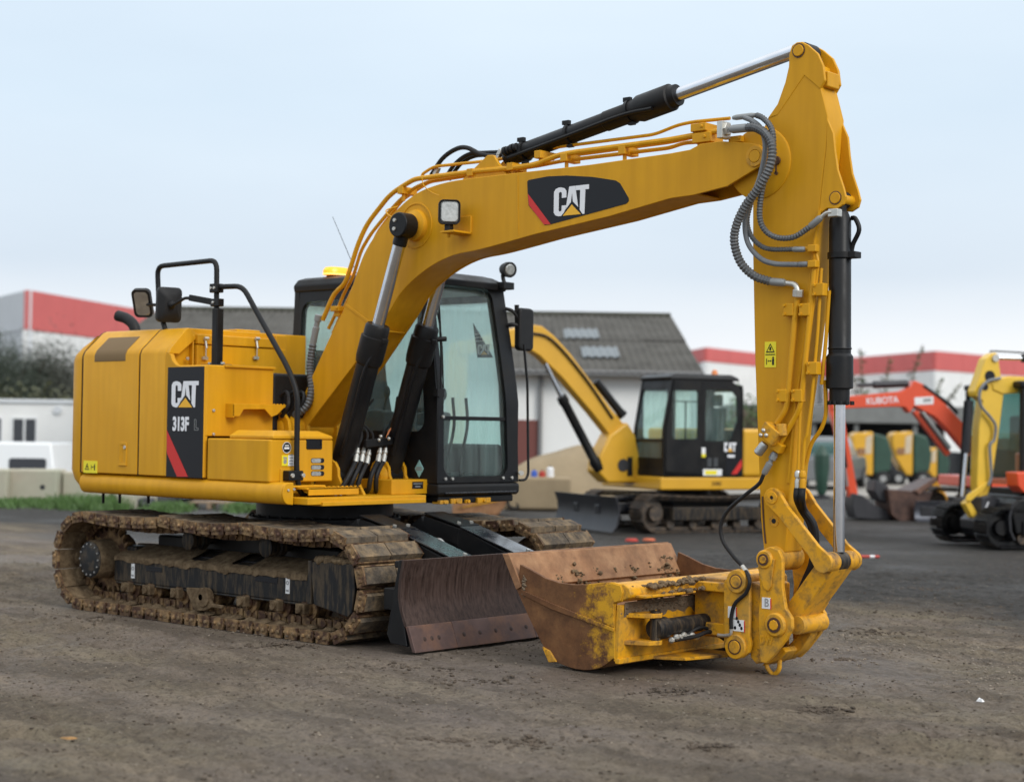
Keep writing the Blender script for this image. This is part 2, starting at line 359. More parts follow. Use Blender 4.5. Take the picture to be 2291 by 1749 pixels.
def ramp(src, a, b_, c0=(0, 0, 0), c1=(1, 1, 1)):
    r_ = t.nodes.new('ShaderNodeValToRGB'); r_.color_ramp.elements[0].position = a; r_.color_ramp.elements[1].position = b_; r_.color_ramp.elements[0].color = (*c0, 1); r_.color_ramp.elements[1].color = (*c1, 1); L(src, r_.inputs[0]); return r_.outputs[0]
def mixc(f, a, b_):
    m_ = t.nodes.new('ShaderNodeMix'); m_.data_type = 'RGBA'
    for i, s_ in ((0, f), (6, a), (7, b_)):
        if isinstance(s_, (tuple, float)): m_.inputs[i].default_value = (*s_, 1) if isinstance(s_, tuple) else s_
        else: L(s_, m_.inputs[i])
    return m_.outputs[2]
def mth(op, a, b_=None, cl=False):
    m_ = t.nodes.new('ShaderNodeMath'); m_.operation = op; m_.use_clamp = cl
    for i, s_ in enumerate((a, b_)):
        if s_ is None: continue
        if isinstance(s_, (int, float)): m_.inputs[i].default_value = s_
        else: L(s_, m_.inputs[i])
    return m_.outputs[0]
ANG = R(41)                 # wheel and track marks run across the view
ANG2 = R(-43)
big = gn(.35, 5, .55); streak = gn(1.0, 9, .66, (.35, 2.2, 1), ANG2); fine = gn(9, 9, .7); grit = gn(70, 4, .7); mid = gn(3.2, 8, .7, (.6, 1.8, 1), ANG2); patch = gn(1.6, 7, .62, (.5, 1.5, 1), ANG2)
c = mixc(ramp(streak, .38, .62), (.082, .066, .050), (.205, .168, .126))
c = mixc(ramp(big, .40, .62), c, (.138, .113, .098))
hue = gn(.9, 4, .5, (.5, 1.6, 1), ANG2); c = mixc(mth('MULTIPLY', ramp(hue, .5, .66), .55), c, (.155, .134, .092)); c = mixc(mth('MULTIPLY', ramp(hue, .34, .48, (1, 1, 1), (0, 0, 0)), .5), c, (.118, .098, .096))
c = mixc(mth('MULTIPLY', ramp(patch, .50, .60), .75), c, (.062, .049, .038))
c = mixc(mth('MULTIPLY', ramp(patch, .30, .42, (1, 1, 1), (0, 0, 0)), .55), c, (.215, .172, .13))
# the back of the yard is surfaced with dark planings, edge ragged
sp3 = t.nodes.new('ShaderNodeSeparateXYZ'); L(tcn.outputs['Object'], sp3.inputs[0])
along = mth('ADD', mth('MULTIPLY', sp3.outputs[0], -.66), mth('MULTIPLY', sp3.outputs[1], .75))          # distance away from the track line
right = mth('ADD', mth('MULTIPLY', sp3.outputs[0], .75), mth('MULTIPLY', sp3.outputs[1], .66))
edge = mth('ADD', mth('ADD', along, mth('MULTIPLY', right, .95)), mth('MULTIPLY', mth('SUBTRACT', big, .5), 9))
pm_ = mth('MULTIPLY', mth('ADD', mth('MULTIPLY', mth('SUBTRACT', edge, 3.9), .55), mth('MULTIPLY', mth('SUBTRACT', streak, .5), 1.6)), 1., True)
c = mixc(mth('MULTIPLY', ramp(fine, .50, .66), .65), c, (.072, .056, .041))
c = mixc(mth('MULTIPLY', ramp(mid, .52, .64), .6), c, (.08, .062, .046))
spk = gn(26, 7, .78); spk2 = gn(60, 5, .75)
c = mixc(mth('MULTIPLY', ramp(spk, .52, .60), .8), c, (.058, .045, .034)); c = mixc(mth('MULTIPLY', ramp(spk, .34, .46, (1, 1, 1), (0, 0, 0)), .5), c, (.225, .185, .14))
c = mixc(mth('MULTIPLY', ramp(spk2, .55, .62), .6), c, (.06, .047, .036)); c = mixc(mth('MULTIPLY', ramp(grit, .60, .70), .5), c, (.27, .225, .18))
plan_c = mixc(ramp(fine, .38, .64), (.010, .0098, .0103), (.036, .035, .035)); plan_c = mixc(mth('MULTIPLY', ramp(spk, .54, .68), .7), plan_c, (.012, .0115, .012)); plan_c = mixc(mth('MULTIPLY', ramp(spk2, .58, .70), .7), plan_c, (.11, .107, .104))
c = mixc(mth('MULTIPLY', pm_, .95), c, plan_c)
wm = t.nodes.new('ShaderNodeMix'); wm.data_type = 'RGBA'; wm.blend_type = 'MULTIPLY'; wm.inputs[0].default_value = 1; L(c, wm.inputs[6]); wm.inputs[7].default_value = (1.33, 1.29, 1.19, 1); L(wm.outputs[2], bs_.inputs['Base Color'])
wet = ramp(big, .42, .64, (.92, .92, .92), (.5, .5, .5)); L(wet, bs_.inputs['Roughness']); bs_.inputs['Specular IOR Level'].default_value = .38
h = mth('ADD', mth('ADD', mth('MULTIPLY', fine, .5), mth('ADD', mth('MULTIPLY', spk2, .35), mth('MULTIPLY', spk, .6))), mth('MULTIPLY', streak, .6))
bm_ = t.nodes.new('ShaderNodeBump'); bm_.inputs['Strength'].default_value = 1.; bm_.inputs['Distance'].default_value = .045; L(h, bm_.inputs['Height']); L(bm_.outputs[0], bs_.inputs['Normal'])
M['yard_mud'] = mg
# near sheet: real relief, 5 cm grid; it dips to z = 0 at its rim where the wide sheet starts just below it
def ground_h(x, y):
    u = .75*x+.66*y; v = -.66*x+.75*y
    h_ = .040*gnoise(u*.5+40, v*1.6+10, .8, 1)+.036*gnoise(u*.6+7, v*2+3, 2.2, 2)+.030*gnoise(x+5, y+9, 4.5, 3)+.026*gnoise(x+3, y+1, 9, 4)+.022*gnoise(x+1, y+6, 16, 5)+.012*gnoise(x+2, y+8, 27, 7)
    h_ += .03*np.clip(gnoise(x+20, y+2, 1.7, 6)-.22, 0, 1)*(1+gnoise(x, y, 8, 8)*2)
    # wheel and track marks: shallow ruts with lug prints
    for v0, am, wd, ph in ((-8.6, .036, .16, .4), (-8.0, .03, .14, 1.1), (-6.9, .026, .2, 2.), (-5.4, .03, .16, 3.3), (-4.75, .032, .16, 3.6), (-10.2, .03, .15, 5.), (4.5, .02, .2, 1.), (6.2, .02, .2, 2.2)):
        cc = v0+.55*np.sin(u*.16+ph)+.06*u*math.sin(ph*2); g_ = np.exp(-((v-cc)/wd)**2); lug = np.clip(np.sin((u+(v-cc)*.6)*2*math.pi/.19)*2, -1, 1)
        fade = np.clip(gnoise(u+3*ph, v, .35, 21)*3+.7, 0, 1)
        h_ = h_-am*g_*fade+0.011*lug*g_*fade+.5*am*np.exp(-((np.abs(v-cc)-wd*1.7)/(wd*.5))**2)*fade*(1+gnoise(x, y, 6, 31))
    return h_
gx0, gx1, gy0, gy1, st = -7.0, 9.0, -8.5, 9.0, .03
xs = np.arange(gx0, gx1+st/2, st); ys = np.arange(gy0, gy1+st/2, st); XX, YY = np.meshgrid(xs, ys, indexing='ij')
hh = ground_h(XX, YY)
rim = np.clip(np.minimum.reduce([XX-gx0, gx1-XX, YY-gy0, gy1-YY])/1.5, 0, 1)
# pressed flat where the machine stands
mach = np.clip(np.maximum(np.abs(XX)-2.1, np.abs(np.abs(YY)-.985)-.45)/.3, 0, 1); bkt = np.clip(np.hypot((XX-3.5)/1.2, (YY+.1)/1.3)-.6, 0, 1)
hh = hh*mach*bkt; zz = np.clip(hh, -.06, .06)*rim-.004*(1-mach)
zz = zz+.006*rim-.006
nxg, nyg = XX.shape
V = np.stack([XX.ravel(), YY.ravel(), zz.ravel()], 1)
idx = np.arange(nxg*nyg).reshape(nxg, nyg); F = np.stack([idx[:-1, :-1].ravel(), idx[1:, :-1].ravel(), idx[1:, 1:].ravel(), idx[:-1, 1:].ravel()], 1)
def npmesh(name, V, F, m, smooth=True):
    me = bpy.data.meshes.new(name); k = F.shape[1]
    me.vertices.add(len(V)); me.vertices.foreach_set('co', V.astype(np.float32).ravel())
    me.loops.add(F.size); me.loops.foreach_set('vertex_index', F.astype(np.int32).ravel())
    me.polygons.add(len(F)); me.polygons.foreach_set('loop_start', np.arange(0, F.size, k, dtype=np.int32))
    me.update(calc_edges=True); me.polygons.foreach_set('use_smooth', np.full(len(F), smooth)); me.materials.append(M[m])
    o = bpy.data.objects.new(name, me); col.objects.link(o); return o
GR = npmesh('ground', V, F, 'yard_mud'); struct(GR)
# wide sheet to the horizon; sunk where the parking area behind the concrete wall lies lower
lowA = D(-40, 1090, 35); 
xs2 = np.concatenate([[-1500, -600, -250, -120], np.arange(-70, 40.1, 1.), [80, 200, 600, 1500]]); ys2 = np.concatenate([[-1500, -500, -150, -60], np.arange(-30, 90.1, 1.), [150, 300, 700, 1500]])
XX, YY = np.meshgrid(xs2, ys2, indexing='ij')
zz = np.full(XX.shape, -.012)
inner_ = (XX > gx0+.6) & (XX < gx1-.6) & (YY > gy0+.6) & (YY < gy1-.6); zz[inner_] = -.4
dep_ = (XX-CAM.x)*fw.x+(YY-CAM.y)*fw.y; lat_ = (XX-CAM.x)*rt.x+(YY-CAM.y)*rt.y
zz -= .75*np.clip((dep_-33.5)/3, 0, 1)*np.clip((-5.6*dep_/33-lat_)/2, 0, 1)
zz += np.where((dep_ > 18) & (dep_ < 60), .05*gnoise(XX+9, YY+4, .45, 12), 0)
nxg, nyg = XX.shape; V = np.stack([XX.ravel(), YY.ravel(), zz.ravel()], 1)
idx = np.arange(nxg*nyg).reshape(nxg, nyg); F = np.stack([idx[:-1, :-1].ravel(), idx[1:, :-1].ravel(), idx[1:, 1:].ravel(), idx[:-1, 1:].ravel()], 1)
GW = npmesh('ground_far', V, F, 'yard_mud'); struct(GW)
# loose stones and clods of dirt
mat('stone', (.21, .175, .135), .9, var=.35, vs_=3.)
mat('clod', (.075, .056, .040), .95, var=.3, vs_=4., bump=.6, bs=70)
def scatter(name, n, smin, smax, m, seed, region, clump=False):
    rs = np.random.RandomState(seed); ico = [(0, 0, 1), (.89, 0, .45), (.28, .85, .45), (-.72, .53, .45), (-.72, -.53, .45), (.28, -.85, .45), (.72, .53, -.45), (-.28, .85, -.45), (-.89, 0, -.45), (-.28, -.85, -.45), (.72, -.53, -.45), (0, 0, -1)]
    fc = [(0, 1, 2), (0, 2, 3), (0, 3, 4), (0, 4, 5), (0, 5, 1), (1, 6, 2), (2, 7, 3), (3, 8, 4), (4, 9, 5), (5, 10, 1), (6, 7, 2), (7, 8, 3), (8, 9, 4), (9, 10, 5), (10, 6, 1), (6, 11, 7), (7, 11, 8), (8, 11, 9), (9, 11, 10), (10, 11, 6)]
    ico = np.array(ico); fc = np.array(fc); Vs = []; Fs = []
    if clump:
        cen = region(rs, max(1, n//110)); k_ = rs.randint(0, len(cen), n); k_ = np.minimum(k_, rs.randint(0, len(cen), n)); w_ = rs.normal(0, 1, (n, 2))*np.array([[.16, .06]])*(.4+1.2*rs.rand(len(cen))[k_])[:, None]; pos = cen[k_]+np.stack([w_[:, 0]*rt.x+w_[:, 1]*fw.x, w_[:, 0]*rt.y+w_[:, 1]*fw.y], 1)
    else: pos = region(rs, n)
    keep = (np.abs(pos[:, 0]) > 2.2) | (np.abs(pos[:, 1]) > 1.35); pos = pos[keep]; n = len(pos)
    s_ = smin+(smax-smin)*rs.rand(n)**2.4
    zg = np.where((pos[:, 0] > gx0+1) & (pos[:, 0] < gx1-1) & (pos[:, 1] > gy0+1) & (pos[:, 1] < gy1-1), ground_h(pos[:, 0], pos[:, 1]), -.008)
    V = (ico[None]*(1+.35*(rs.rand(n, 12, 1)-.5)))*s_[:, None, None]*np.stack([.7+.7*rs.rand(n), .7+.7*rs.rand(n), .4+.3*rs.rand(n)], 1)[:, None, :]
    V = V+np.stack([pos[:, 0], pos[:, 1], zg+s_*.12], 1)[:, None, :]
    F = (fc[None]+12*np.arange(n)[:, None, None]).reshape(-1, 3)
    o = npmesh(name, V.reshape(-1, 3), F, m, False); return o
def reg(d0, d1, bias=1.):
    def f(rs, n):
        d = d0+(d1-d0)*rs.rand(n)**bias; l = (rs.rand(n)-.5)*2*(d*.34); return np.stack([CAM.x+fw.x*d+rt.x*l, CAM.y+fw.y*d+rt.y*l], 1)
    return f
tag(scatter('gravel', 15000, .0015, .008, 'stone', 3, reg(6.5, 22, .9)), 'small loose stones strewn over the muddy yard', 'gravel', kind='stuff')
tag(scatter('dirt_clods', 20000, .0015, .011, 'clod', 5, reg(6.6, 20, .9)), 'dark crumbs of earth scattered on the muddy yard', 'dirt', kind='stuff')
tag(scatter('dirt_heaps', 5200, .003, .020, 'clod', 15, reg(7.0, 20, .8), True), 'small crumbly patches of loose earth on the muddy yard', 'dirt', kind='stuff')
def gravel_band(rs, n):
    tt = rs.rand(n); a_ = np.array(Z(1850, 1430)[:2]); b2 = np.array(Z(2330, 1520)[:2]); p = a_+(b2-a_)*tt[:, None]; return p+rs.normal(0, .6, (n, 2))
tag(scatter('gravel', 1500, .003, .013, 'stone', 9, gravel_band), 'band of pale gravel on the ground right of the bucket', 'gravel', kind='stuff')
# ================================================================ MAIN EXCAVATOR (its own frame: x forward, y left, z up)
mat('seam', (.02, .012, .006), .8)
EX = thing('excavator', 'large yellow crawler excavator with black cab, dozer blade and rusty bucket in the foreground', 'excavator')
YC = -.12                       # boom centre line

def pins(p, parent, r=.045, y=None, m='yellow', dy=.012, name='pin'):
    return B().cyl((p.x, p.y+.02, p.z), (p.x, p.y-dy, p.z), r, n=24).build(name, m, parent, bevel=.006)

# ---------------------------------------------------------------- undercarriage
def bolts(name, pts, axis, r, h, m, parent):
    a = Vector(axis)
    for q in pts:
        B().cyl(Vector(q)-a*.004, Vector(q)+a*h, r, n=6).build(name, m, parent, bevel=.002)

XR, XF, ZC, RB = -1.53, 1.46, .40, .345
def track_path(s):
    """base line of the shoes by arc length: position, outward normal angle"""
    L1 = XF-XR; L2 = math.pi*RB; T = 2*L1+2*L2; s %= T
    if s < L1:                                   # bottom run, front to rear
        return XF-s, ZC-RB, -90.
    s -= L1
    if s < L2: a = -90-180*s/L2; return XR+RB*math.cos(R(a)), ZC+RB*math.sin(R(a)), a
    s -= L2
    if s < L1:                                   # top run sags between the carrier rollers
        x = XR+s; sag = 0
        for a, b in ((XR, -.42), (-.42, .52), (.52, XF)):
            if a <= x <= b: t = (x-a)/(b-a); sag = -.028*4*t*(1-t); sl = -.028*4*(1-2*t)/(b-a)
        return x, ZC+RB+sag+.012, 90+math.degrees(math.atan(sl))
    s -= L1; a = 90-180*s/L2; return XF+RB*math.cos(R(a)), ZC+RB*math.sin(R(a)), a
TL = 2*(XF-XR)+2*math.pi*RB; NS = 49; PITCHL = TL/NS
SW = .65
def shoe_mesh(k):
    b = B(); hp = PITCHL/2; rnd = random.Random(k)
    b.mat(0).box(-hp+.006, hp-.004, -SW/2, SW/2, -.004, .012)                     # steel plate
    b.prism([(-hp+.006, .012), (-hp+.02, .012), (-hp+.018, .03), (-hp+.008, .03)], 'y', -SW/2, SW/2)
    for y0 in (-SW/2+.004, SW/2-.022): b.prism([(-hp+.012, -.03), (hp-.012, -.03), (hp-.02, .055), (-hp+.02, .055)], 'y', y0, y0+.018)
    j = [rnd.uniform(-.004, .004) for _ in range(8)]
    b.mat(1)                                                                        # rubber pad, two blocks
    for y0, y1, q in ((-SW/2+.02, -.006+j[0], 0), (.004+j[0], SW/2-.02, 4)):
        p0 = [(-hp+.018, .014), (hp-.014, .014), (hp-.026+j[q], .056+j[q+1]), (-hp+.03+j[q+2], .057+j[q+3])]
        b.prism(p0, 'y', y0, y1)
    b.mat(2)                                                                        # mud packed on the inner face
    n = 7; rows = [[(-hp+.004+(2*hp-.008)*i/3, -SW/2+.01+(SW-.02)*k2/n, -.007-rnd.uniform(.002, .016)*(1 if 0 < k2 < n else .3)) for i in range(4)] for k2 in range(n+1)]
    b.add([p for r_ in rows for p in r_], [[r_*4+i, r_*4+i+1, (r_+1)*4+i+1, (r_+1)*4+i] for r_ in range(n) for i in range(3)])
    for dy in (-.062, .062):
        for t_, hgt in ((-.045, .075), (.04, .07)): b.mat(0).obox((t_, dy, -.045), .068, .026, hgt)
        b.mat(0).cyl((.08, dy*1.15-.018, -.05), (.08, dy*1.15+.018, -.05), .028, n=8)
    for dy in (-.12, .12): b.mat(2).sph((rnd.uniform(-.03, .03), dy+rnd.uniform(-.02, .02), -.014), .06, .045, .024, 8, 4)
    for e in (-1, 1):
        for i in range(2):                                                         # knobs of mud and bolt heads on the shoe ends
            b.mat(0 if i else 2).cyl((-.03+.06*i, e*(SW/2-.004), .012), (-.03+.06*i, e*(SW/2+.012), .012), .018, .011, n=7)
    return b
SHOES = []
for k in range(4):
    o = shoe_mesh(k).build('track_shoe', ['shoe_steel', 'rubber_pad', 'mud'], None, fix=True, smooth=25)
    SHOES.append(o.data); bpy.data.objects.remove(o)

def undercarriage(sg):
    yc = sg*.985
    tr = bpy.data.objects.new('track', None); col.objects.link(tr); tr.parent = EX; tr.empty_display_size = .3
    for i in range(NS):
        x, z, a = track_path(i*PITCHL+.03); ca, sa = math.cos(R(a)), math.sin(R(a))
        o = bpy.data.objects.new('track_shoe', SHOES[random.randrange(4)]); col.objects.link(o); o.parent = tr
        o.matrix_local = Matrix(((sa, 0, ca, x), (0, sg, 0, yc), (-ca, 0, sa, z), (0, 0, 0, 1)))
    # frame: box with a mud-covered sloping top
    yo = sg*1.10; yi = sg*.80
    pts = XZ([(256, 1245), (692, 1276), (691, 1334), (256, 1298)], -1.10)
    (x0, zt), (x1, _), _, (_, zb) = pts
    zt -= .0
    b = B(); b.mat(0)
    sec = [(yo, zb), (yo, zt), (yo-sg*.02, zt+.012), (yi, zt+.09), (yi-sg*.05, zt+.09), (yi-sg*.05, zb)]
    b.prism(sec, 'x', x0, x1)
    b.box(x0+.02, x1-.02, min(yo+sg*.001, yo-sg*.05), max(yo+sg*.001, yo-sg*.05), zb-.02, zb)
    fr = b.build('track_frame', ['black_mud', 'mud'], EX, bevel=.012)
    b = B(); rnd = random.Random(3+sg); rows = []                                    # caked mud on the top, hanging over the edge
    nx = 90
    holes = [(x0+.92, x0+1.13), (x0+1.45, x0+1.66)]
    for i in range(nx+1):
        x = x0+.01+(x1-x0-.02)*i/nx; n1 = noise.noise((x*6, 0, sg*3))*.5+.5; n2 = noise.noise((x*23, 4, sg))
        rows.append([(x, yi-sg*.03, zt+.10+.006*n2), (x, yi+sg*.06, zt+.094+.018*n1), (x, (yo+yi)/2, zt+.064+.014*n2+.012*n1), (x, yo-sg*.04, zt+.034+.012*n2), (x, yo+sg*.008, zt+.014-.004*n1), (x, yo+sg*.011, zt-.012-.06*n1*n1-.012*n2), (x, yo-sg*.006, zt-.014-.06*n1*n1-.012*n2)])
    nr = 7
    b.add([p for r_ in rows for p in r_], [[i*nr+k, (i+1)*nr+k, (i+1)*nr+k+1, i*nr+k+1] for i in range(nx) for k in range(nr-1)
           if not (k in (1, 2) and any(h0 < rows[i][0][0] < h1 for h0, h1 in holes))])
    b.build('caked_mud', 'mud', fr, smooth=60, fix=False)
    for h0, h1 in holes: B().box(h0+.02, h1-.02, min(yo-sg*.14, yo-sg*.24), max(yo-sg*.14, yo-sg*.24), zt+.02, zt+.052).build('frame_slot', 'decal_black', fr)
    for u_, v_, w_, h_ in ((545, 540, 20, 58), (1497, 630, 24, 66)):                # small stickers
        p = Y(100+u_/2.751, 1080+v_/2.75, -1.10)
        st = B().box(p.x-.022, p.x+.022, yo-.003 if sg > 0 else yo-.004, yo+.004 if sg > 0 else yo+.003, p.z-.06, p.z+.06).build('sticker', 'white', fr)
        yy = yo+sg*.006; B().hole_ring((p.x, yy-.001, p.z+.02), (p.x, yy+.001, p.z+.02), .016, .009, 14).box(p.x-.014, p.x+.014, yy-.001, yy+.001, p.z-.045, p.z-.03).build('sticker_mark', 'sticker_grey', fr)
    for u_, v_, w_, h_ in ((675, 530, 50, 28), (1365, 595, 60, 24)):                # slots in the side plate
        p = Y(100+u_/2.751, 1080+v_/2.75, -1.10); B().box(p.x-w_/2.751/170, p.x+w_/2.751/170, yo-.004, yo+.004, p.z-.02, p.z+.02).build('frame_slot', 'decal_black', fr, bevel=.003)
    # idler guard at the front
    p0 = Y(697, 1256, -1.2); p1 = Y(795, 1262, -1.2); p2 = Y(790, 1378, -1.2); p3 = Y(705, 1352, -1.2)
    gp = [(p0.x, p0.z), (p1.x-.02, p1.z), (p1.x, p1.z-.03), (p1.x+.015, (p1.z+p2.z)/2), (p2.x, p2.z+.02), (p2.x-.04, p2.z-.01), (p3.x, p3.z)]
    B().prism(gp, 'y', sg*1.215, sg*1.19).prism([(p0.x-.02, p0.z+.01), (p0.x+.02, p0.z+.01), (p0.x+.02, p3.z), (p0.x-.02, p3.z)], 'y', sg*1.22, sg*1.08).prism([(a, p0.z-.005+.01*(i == 1)) for i, a in enumerate((p0.x, (p0.x+p1.x)/2, p1.x-.03))]+[(p1.x-.03, p0.z-.03), (p0.x, p0.z-.03)], 'y', sg*1.2, sg*.85).build('idler_guard', 'black_mud', EX, bevel=.008)
    b = B()
    for i in range(24):
        t = i/23; x = p0.x+.02+(p1.x-p0.x-.06)*t; b.sph((x, sg*(1.14+.05*random.random()), p0.z+.008+.016*random.random()), .035, .05, .02+.02*random.random(), 7, 4)
    b.build('mud_clod', 'mud', fr, smooth=60)
    # idler, sprocket, final drive
    B().lathe((XF, yc-.1, ZC), (XF, yc+.1, ZC), [(0, .22), (.1, .25), (.3, .25), (.32, .275), (.68, .275), (.7, .25), (.9, .25), (1, .22)]).build('idler_wheel', 'shoe_steel', EX)
    b = B()
    tp = []
    for i in range(23):
        for da, rr in ((-.28, .235), (-.1, .285), (.1, .285), (.28, .235)): a = 2*math.pi*(i+da)/23; tp.append((XR+rr*math.cos(a), ZC+rr*math.sin(a)))
    b.prism(tp, 'y', yc-.03, yc+.03); b.build('sprocket', 'shoe_steel', EX, bevel=.004)
    hub = Y(200, 1251, -1.21); b = B(); b.mat(0).lathe((hub.x, sg*.86, hub.z), (hub.x, sg*1.2, hub.z), [(0, .2), (.2, .2), (.22, .165), (.85, .16), (.95, .158), (1, .15)], 32)
    b.mat(1).lathe((hub.x, sg*1.195, hub.z), (hub.x, sg*1.215, hub.z), [(0, .15), (.6, .148), (1, .12)], 32)
    fd = b.build('final_drive', ['mud', 'black_hub'], EX)
    bolts('cover_bolt', [(hub.x+.128*math.cos(2*math.pi*i/14), sg*1.212, hub.z+.128*math.sin(2*math.pi*i/14)) for i in range(14)], (0, sg, 0), .009, .008, 'steel', fd)
    B().box(hub.x, x0+.15, min(sg*.85, sg*1.0), max(sg*.85, sg*1.0), hub.z-.14, hub.z+.12).build('drive_bracket', 'black_mud', EX, bevel=.02)
    # rollers
    xs = [Y(100+u_/2.751, 1330, -1.12).x for u_ in (510, 640, 815, 990, 1225, 1430, 1590)]
    for x in xs:
        b = B(); b.mat(0).lathe((x, yc-.115, .20), (x, yc+.115, .20), [(0, .06), (.12, .06), (.14, .095), (.3, .095), (.34, .075), (.66, .075), (.7, .095), (.86, .095), (.88, .06), (1, .06)], 18)
        b.mat(1).box(x-.05, x+.05, yc+sg*.115 if sg > 0 else yc-.165, yc+.165 if sg > 0 else yc+sg*.115, .165, zb).cyl((x, yc+sg*.16, .2), (x, yc+sg*.185, .2), .03, n=8)
        b.build('track_roller', ['shoe_steel', 'mud'], EX, bevel=.004)
    gx = xs[3]
    B().prism([(gx-.2, .26), (gx-.19, .22), (gx-.12, .12), (gx-.05, .09), (gx+.05, .10), (gx+.12, .13), (gx+.24, .13), (gx+.25, .155), (gx+.12, .16), (gx+.06, .24), (gx+.04, .27)], 'y', sg*1.155, sg*1.13).cyl((gx+.02, sg*1.11, .2), (gx+.02, sg*1.17, .2), .075, n=14).build('track_guide', 'mud', EX, bevel=.006)
    for x in (-.42, .52):
        B().lathe((x, yc-.09, .615), (x, yc+.09, .615), [(0, .05), (.05, .075), (.35, .075), (.4, .058), (.6, .058), (.65, .075), (.95, .075), (1, .05)], 18).cyl((x, yc-sg*.3, .615), (x, yc, .615), .04, n=10).build('carrier_roller', 'black_mud', EX)
undercarriage(-1); undercarriage(1)

b = B(); b.box(-.75, .8, -.8, .8, .42, .70)
for sx in (-1, 1):
    for sy in (-1, 1): b.prism([(sx*.4, sy*.5), (sx*1.1, sy*.72), (sx*1.1, sy*.85), (sx*.75, sy*.85), (sx*.3, sy*.8)], 'z', .38, .62)
b.build('car_body', 'black', EX, bevel=.02)
b = B(); b.cyl((0, 0, .68), (0, 0, .80), .62, n=40).cyl((0, 0, .80), (0, 0, .95), .56, n=40)
sw = b.build('swing_bearing', 'black', EX, bevel=.006)
bolts('bearing_bolt', [(.6*math.cos(2*math.pi*i/28), .6*math.sin(2*math.pi*i/28), .80) for i in range(28)], (0, 0, 1), .014, .018, 'black', sw)

# ---------------------------------------------------------------- dozer blade
pl = XZ([(906, 1253), (898, 1300), (896, 1335), (900, 1365), (911, 1403)], -1.25)
cut = XZ([(911, 1404), (927, 1460)], -1.25)
BY0, BY1 = -1.25, 1.25
back = [(x-.03, z) for x, z in pl]
bl = B().mat(0).prism(pl+back[::-1], 'y', BY0, BY1).build('dozer_blade', ['rust_blade'], EX, bevel=.004)
(cx0, cz0), (cx1, cz1) = cut
for ya, yb in ((BY0, BY0+.42), (BY0+.423, 0), (.003, BY1-.423), (BY1-.42, BY1)):
    ce = B().prism([(cx0+.012, cz0+.01), (cx1+.012, max(.004, cz1)), (cx1-.02, max(.004, cz1)), (cx0-.02, cz0+.01)], 'y', ya, yb).build('cutting_edge', 'rust_edge', bl, bevel=.003)
nrm = Vector((cx1-cx0, 0, cz1-cz0)).normalized(); nn = Vector((-nrm.z, 0, nrm.x))
nn = nn if nn.x > 0 else -nn
mid = Vector(((cx0+cx1)/2+.012, 0, (cz0+cz1)/2))
for yb in [BY0+.12, BY0+.19, BY0+.26]+[BY0+.51+.165*i for i in range(10)]+[BY1-.26, BY1-.19, BY1-.12]:
    p = mid+Vector((0, yb, 0)); B().lathe(p-nn*.006, p+nn*.004, [(0, .017), (.8, .017), (1, .012)], 12).build('plow_bolt', 'rust_blade', bl)
b = B()
for ya in (BY0+.0, BY1-.03): b.prism([(pl[0][0]-.03, pl[0][1]+.0), (pl[0][0]-.06, pl[0][1]), (cx0-.20, .12), (cx0-.16, .06), (cx0-.0, .05), (cx0-.03, cz0), (pl[2][0]-.03, pl[2][1])], 'y', ya, ya+.03)
xm_ = min(p[0] for p in pl)-.035
b.box(xm_-.16, xm_, BY0+.03, BY1-.03, .28, .43)
b.box(xm_-.06, xm_, BY0+.03, BY1-.03, pl[0][1]-.06, pl[0][1]-.012)
b.build('blade_back', 'black', EX, bevel=.008)
for ya in (-.56, .13):       # push arms with bolted cover plates
    p0 = Vector((.80, ya, .58)); p1 = Vector((1.12, ya, .78)); p2 = Vector((1.48, ya, .70)); p3 = Vector((pl[0][0]-.13, ya, .50))
    ar = B().bar(p0, p1, .20, .16).bar(p1-Vector((.03, 0, 0)), p2, .20, .14).bar(p2-Vector((.03, 0, 0)), p3, .19, .16).bar(p3-Vector((.03, 0, 0)), (xm_-.14, ya, .36), .19, .18).build('blade_arm', 'black', EX, bevel=.012)
    q1 = p1+Vector((.0, 0, .09)); q2 = p2+Vector((.02, 0, .085)); q3 = p3+Vector((.05, 0, .10))
    B().bar(q1, q2, .22, .012).build('arm_cover', 'black', ar, bevel=.003)
    B().bar(q2+Vector((.006, 0, -.006)), q3, .23, .012).build('arm_cover', 'black_gloss', ar, bevel=.003)
    d12 = (q2-q1).normalized(); d23 = (q3-q2).normalized(); n1 = Vector((-d12.z, 0, d12.x)); n2 = Vector((-d23.z, 0, d23.x))
    for q, n_ in ((q2-d12*.05+Vector((0, -.07, 0)), n1), (q2-d12*.05+Vector((0, .07, 0)), n1), (q3-d23*.06+Vector((0, .05, 0)), n2)):
        B().cyl(q+n_*.004, q+n_*.02, .016, n=6).build('cover_bolt', 'zinc', ar)
for k in range(2):
    p = Vector((1.42-.06*k, -.26+.06*k, .66-.07*k))
    B().tube([p-Vector((.25, .05, .02)), p, p+Vector((.10, .03, .03)), p+Vector((.15, .05, -.02))], .02, 10).build('blade_hose', 'steel' if k == 0 else 'sleeve', EX)
for ya in (-.35, .12):
    b = B().mat(0).lathe((.8, ya, .55), (1.5, ya, .46), [(0, .06), (.9, .06), (.92, .07), (1, .07)]).mat(1).cyl((1.5, ya, .46), (1.95, ya, .40), .03)
    b.build('blade_cylinder', ['black', 'chrome'], EX)

# ---------------------------------------------------------------- upper structure
YS = -1.24
XCW = -1.66                       # seam between counterweight and door
xf0 = Y(310, 900, YS).x; xf1 = Y(374, 900, YS).x; xfd = Y(458, 900, YS).x
ztop = X(458, 815, 0).z
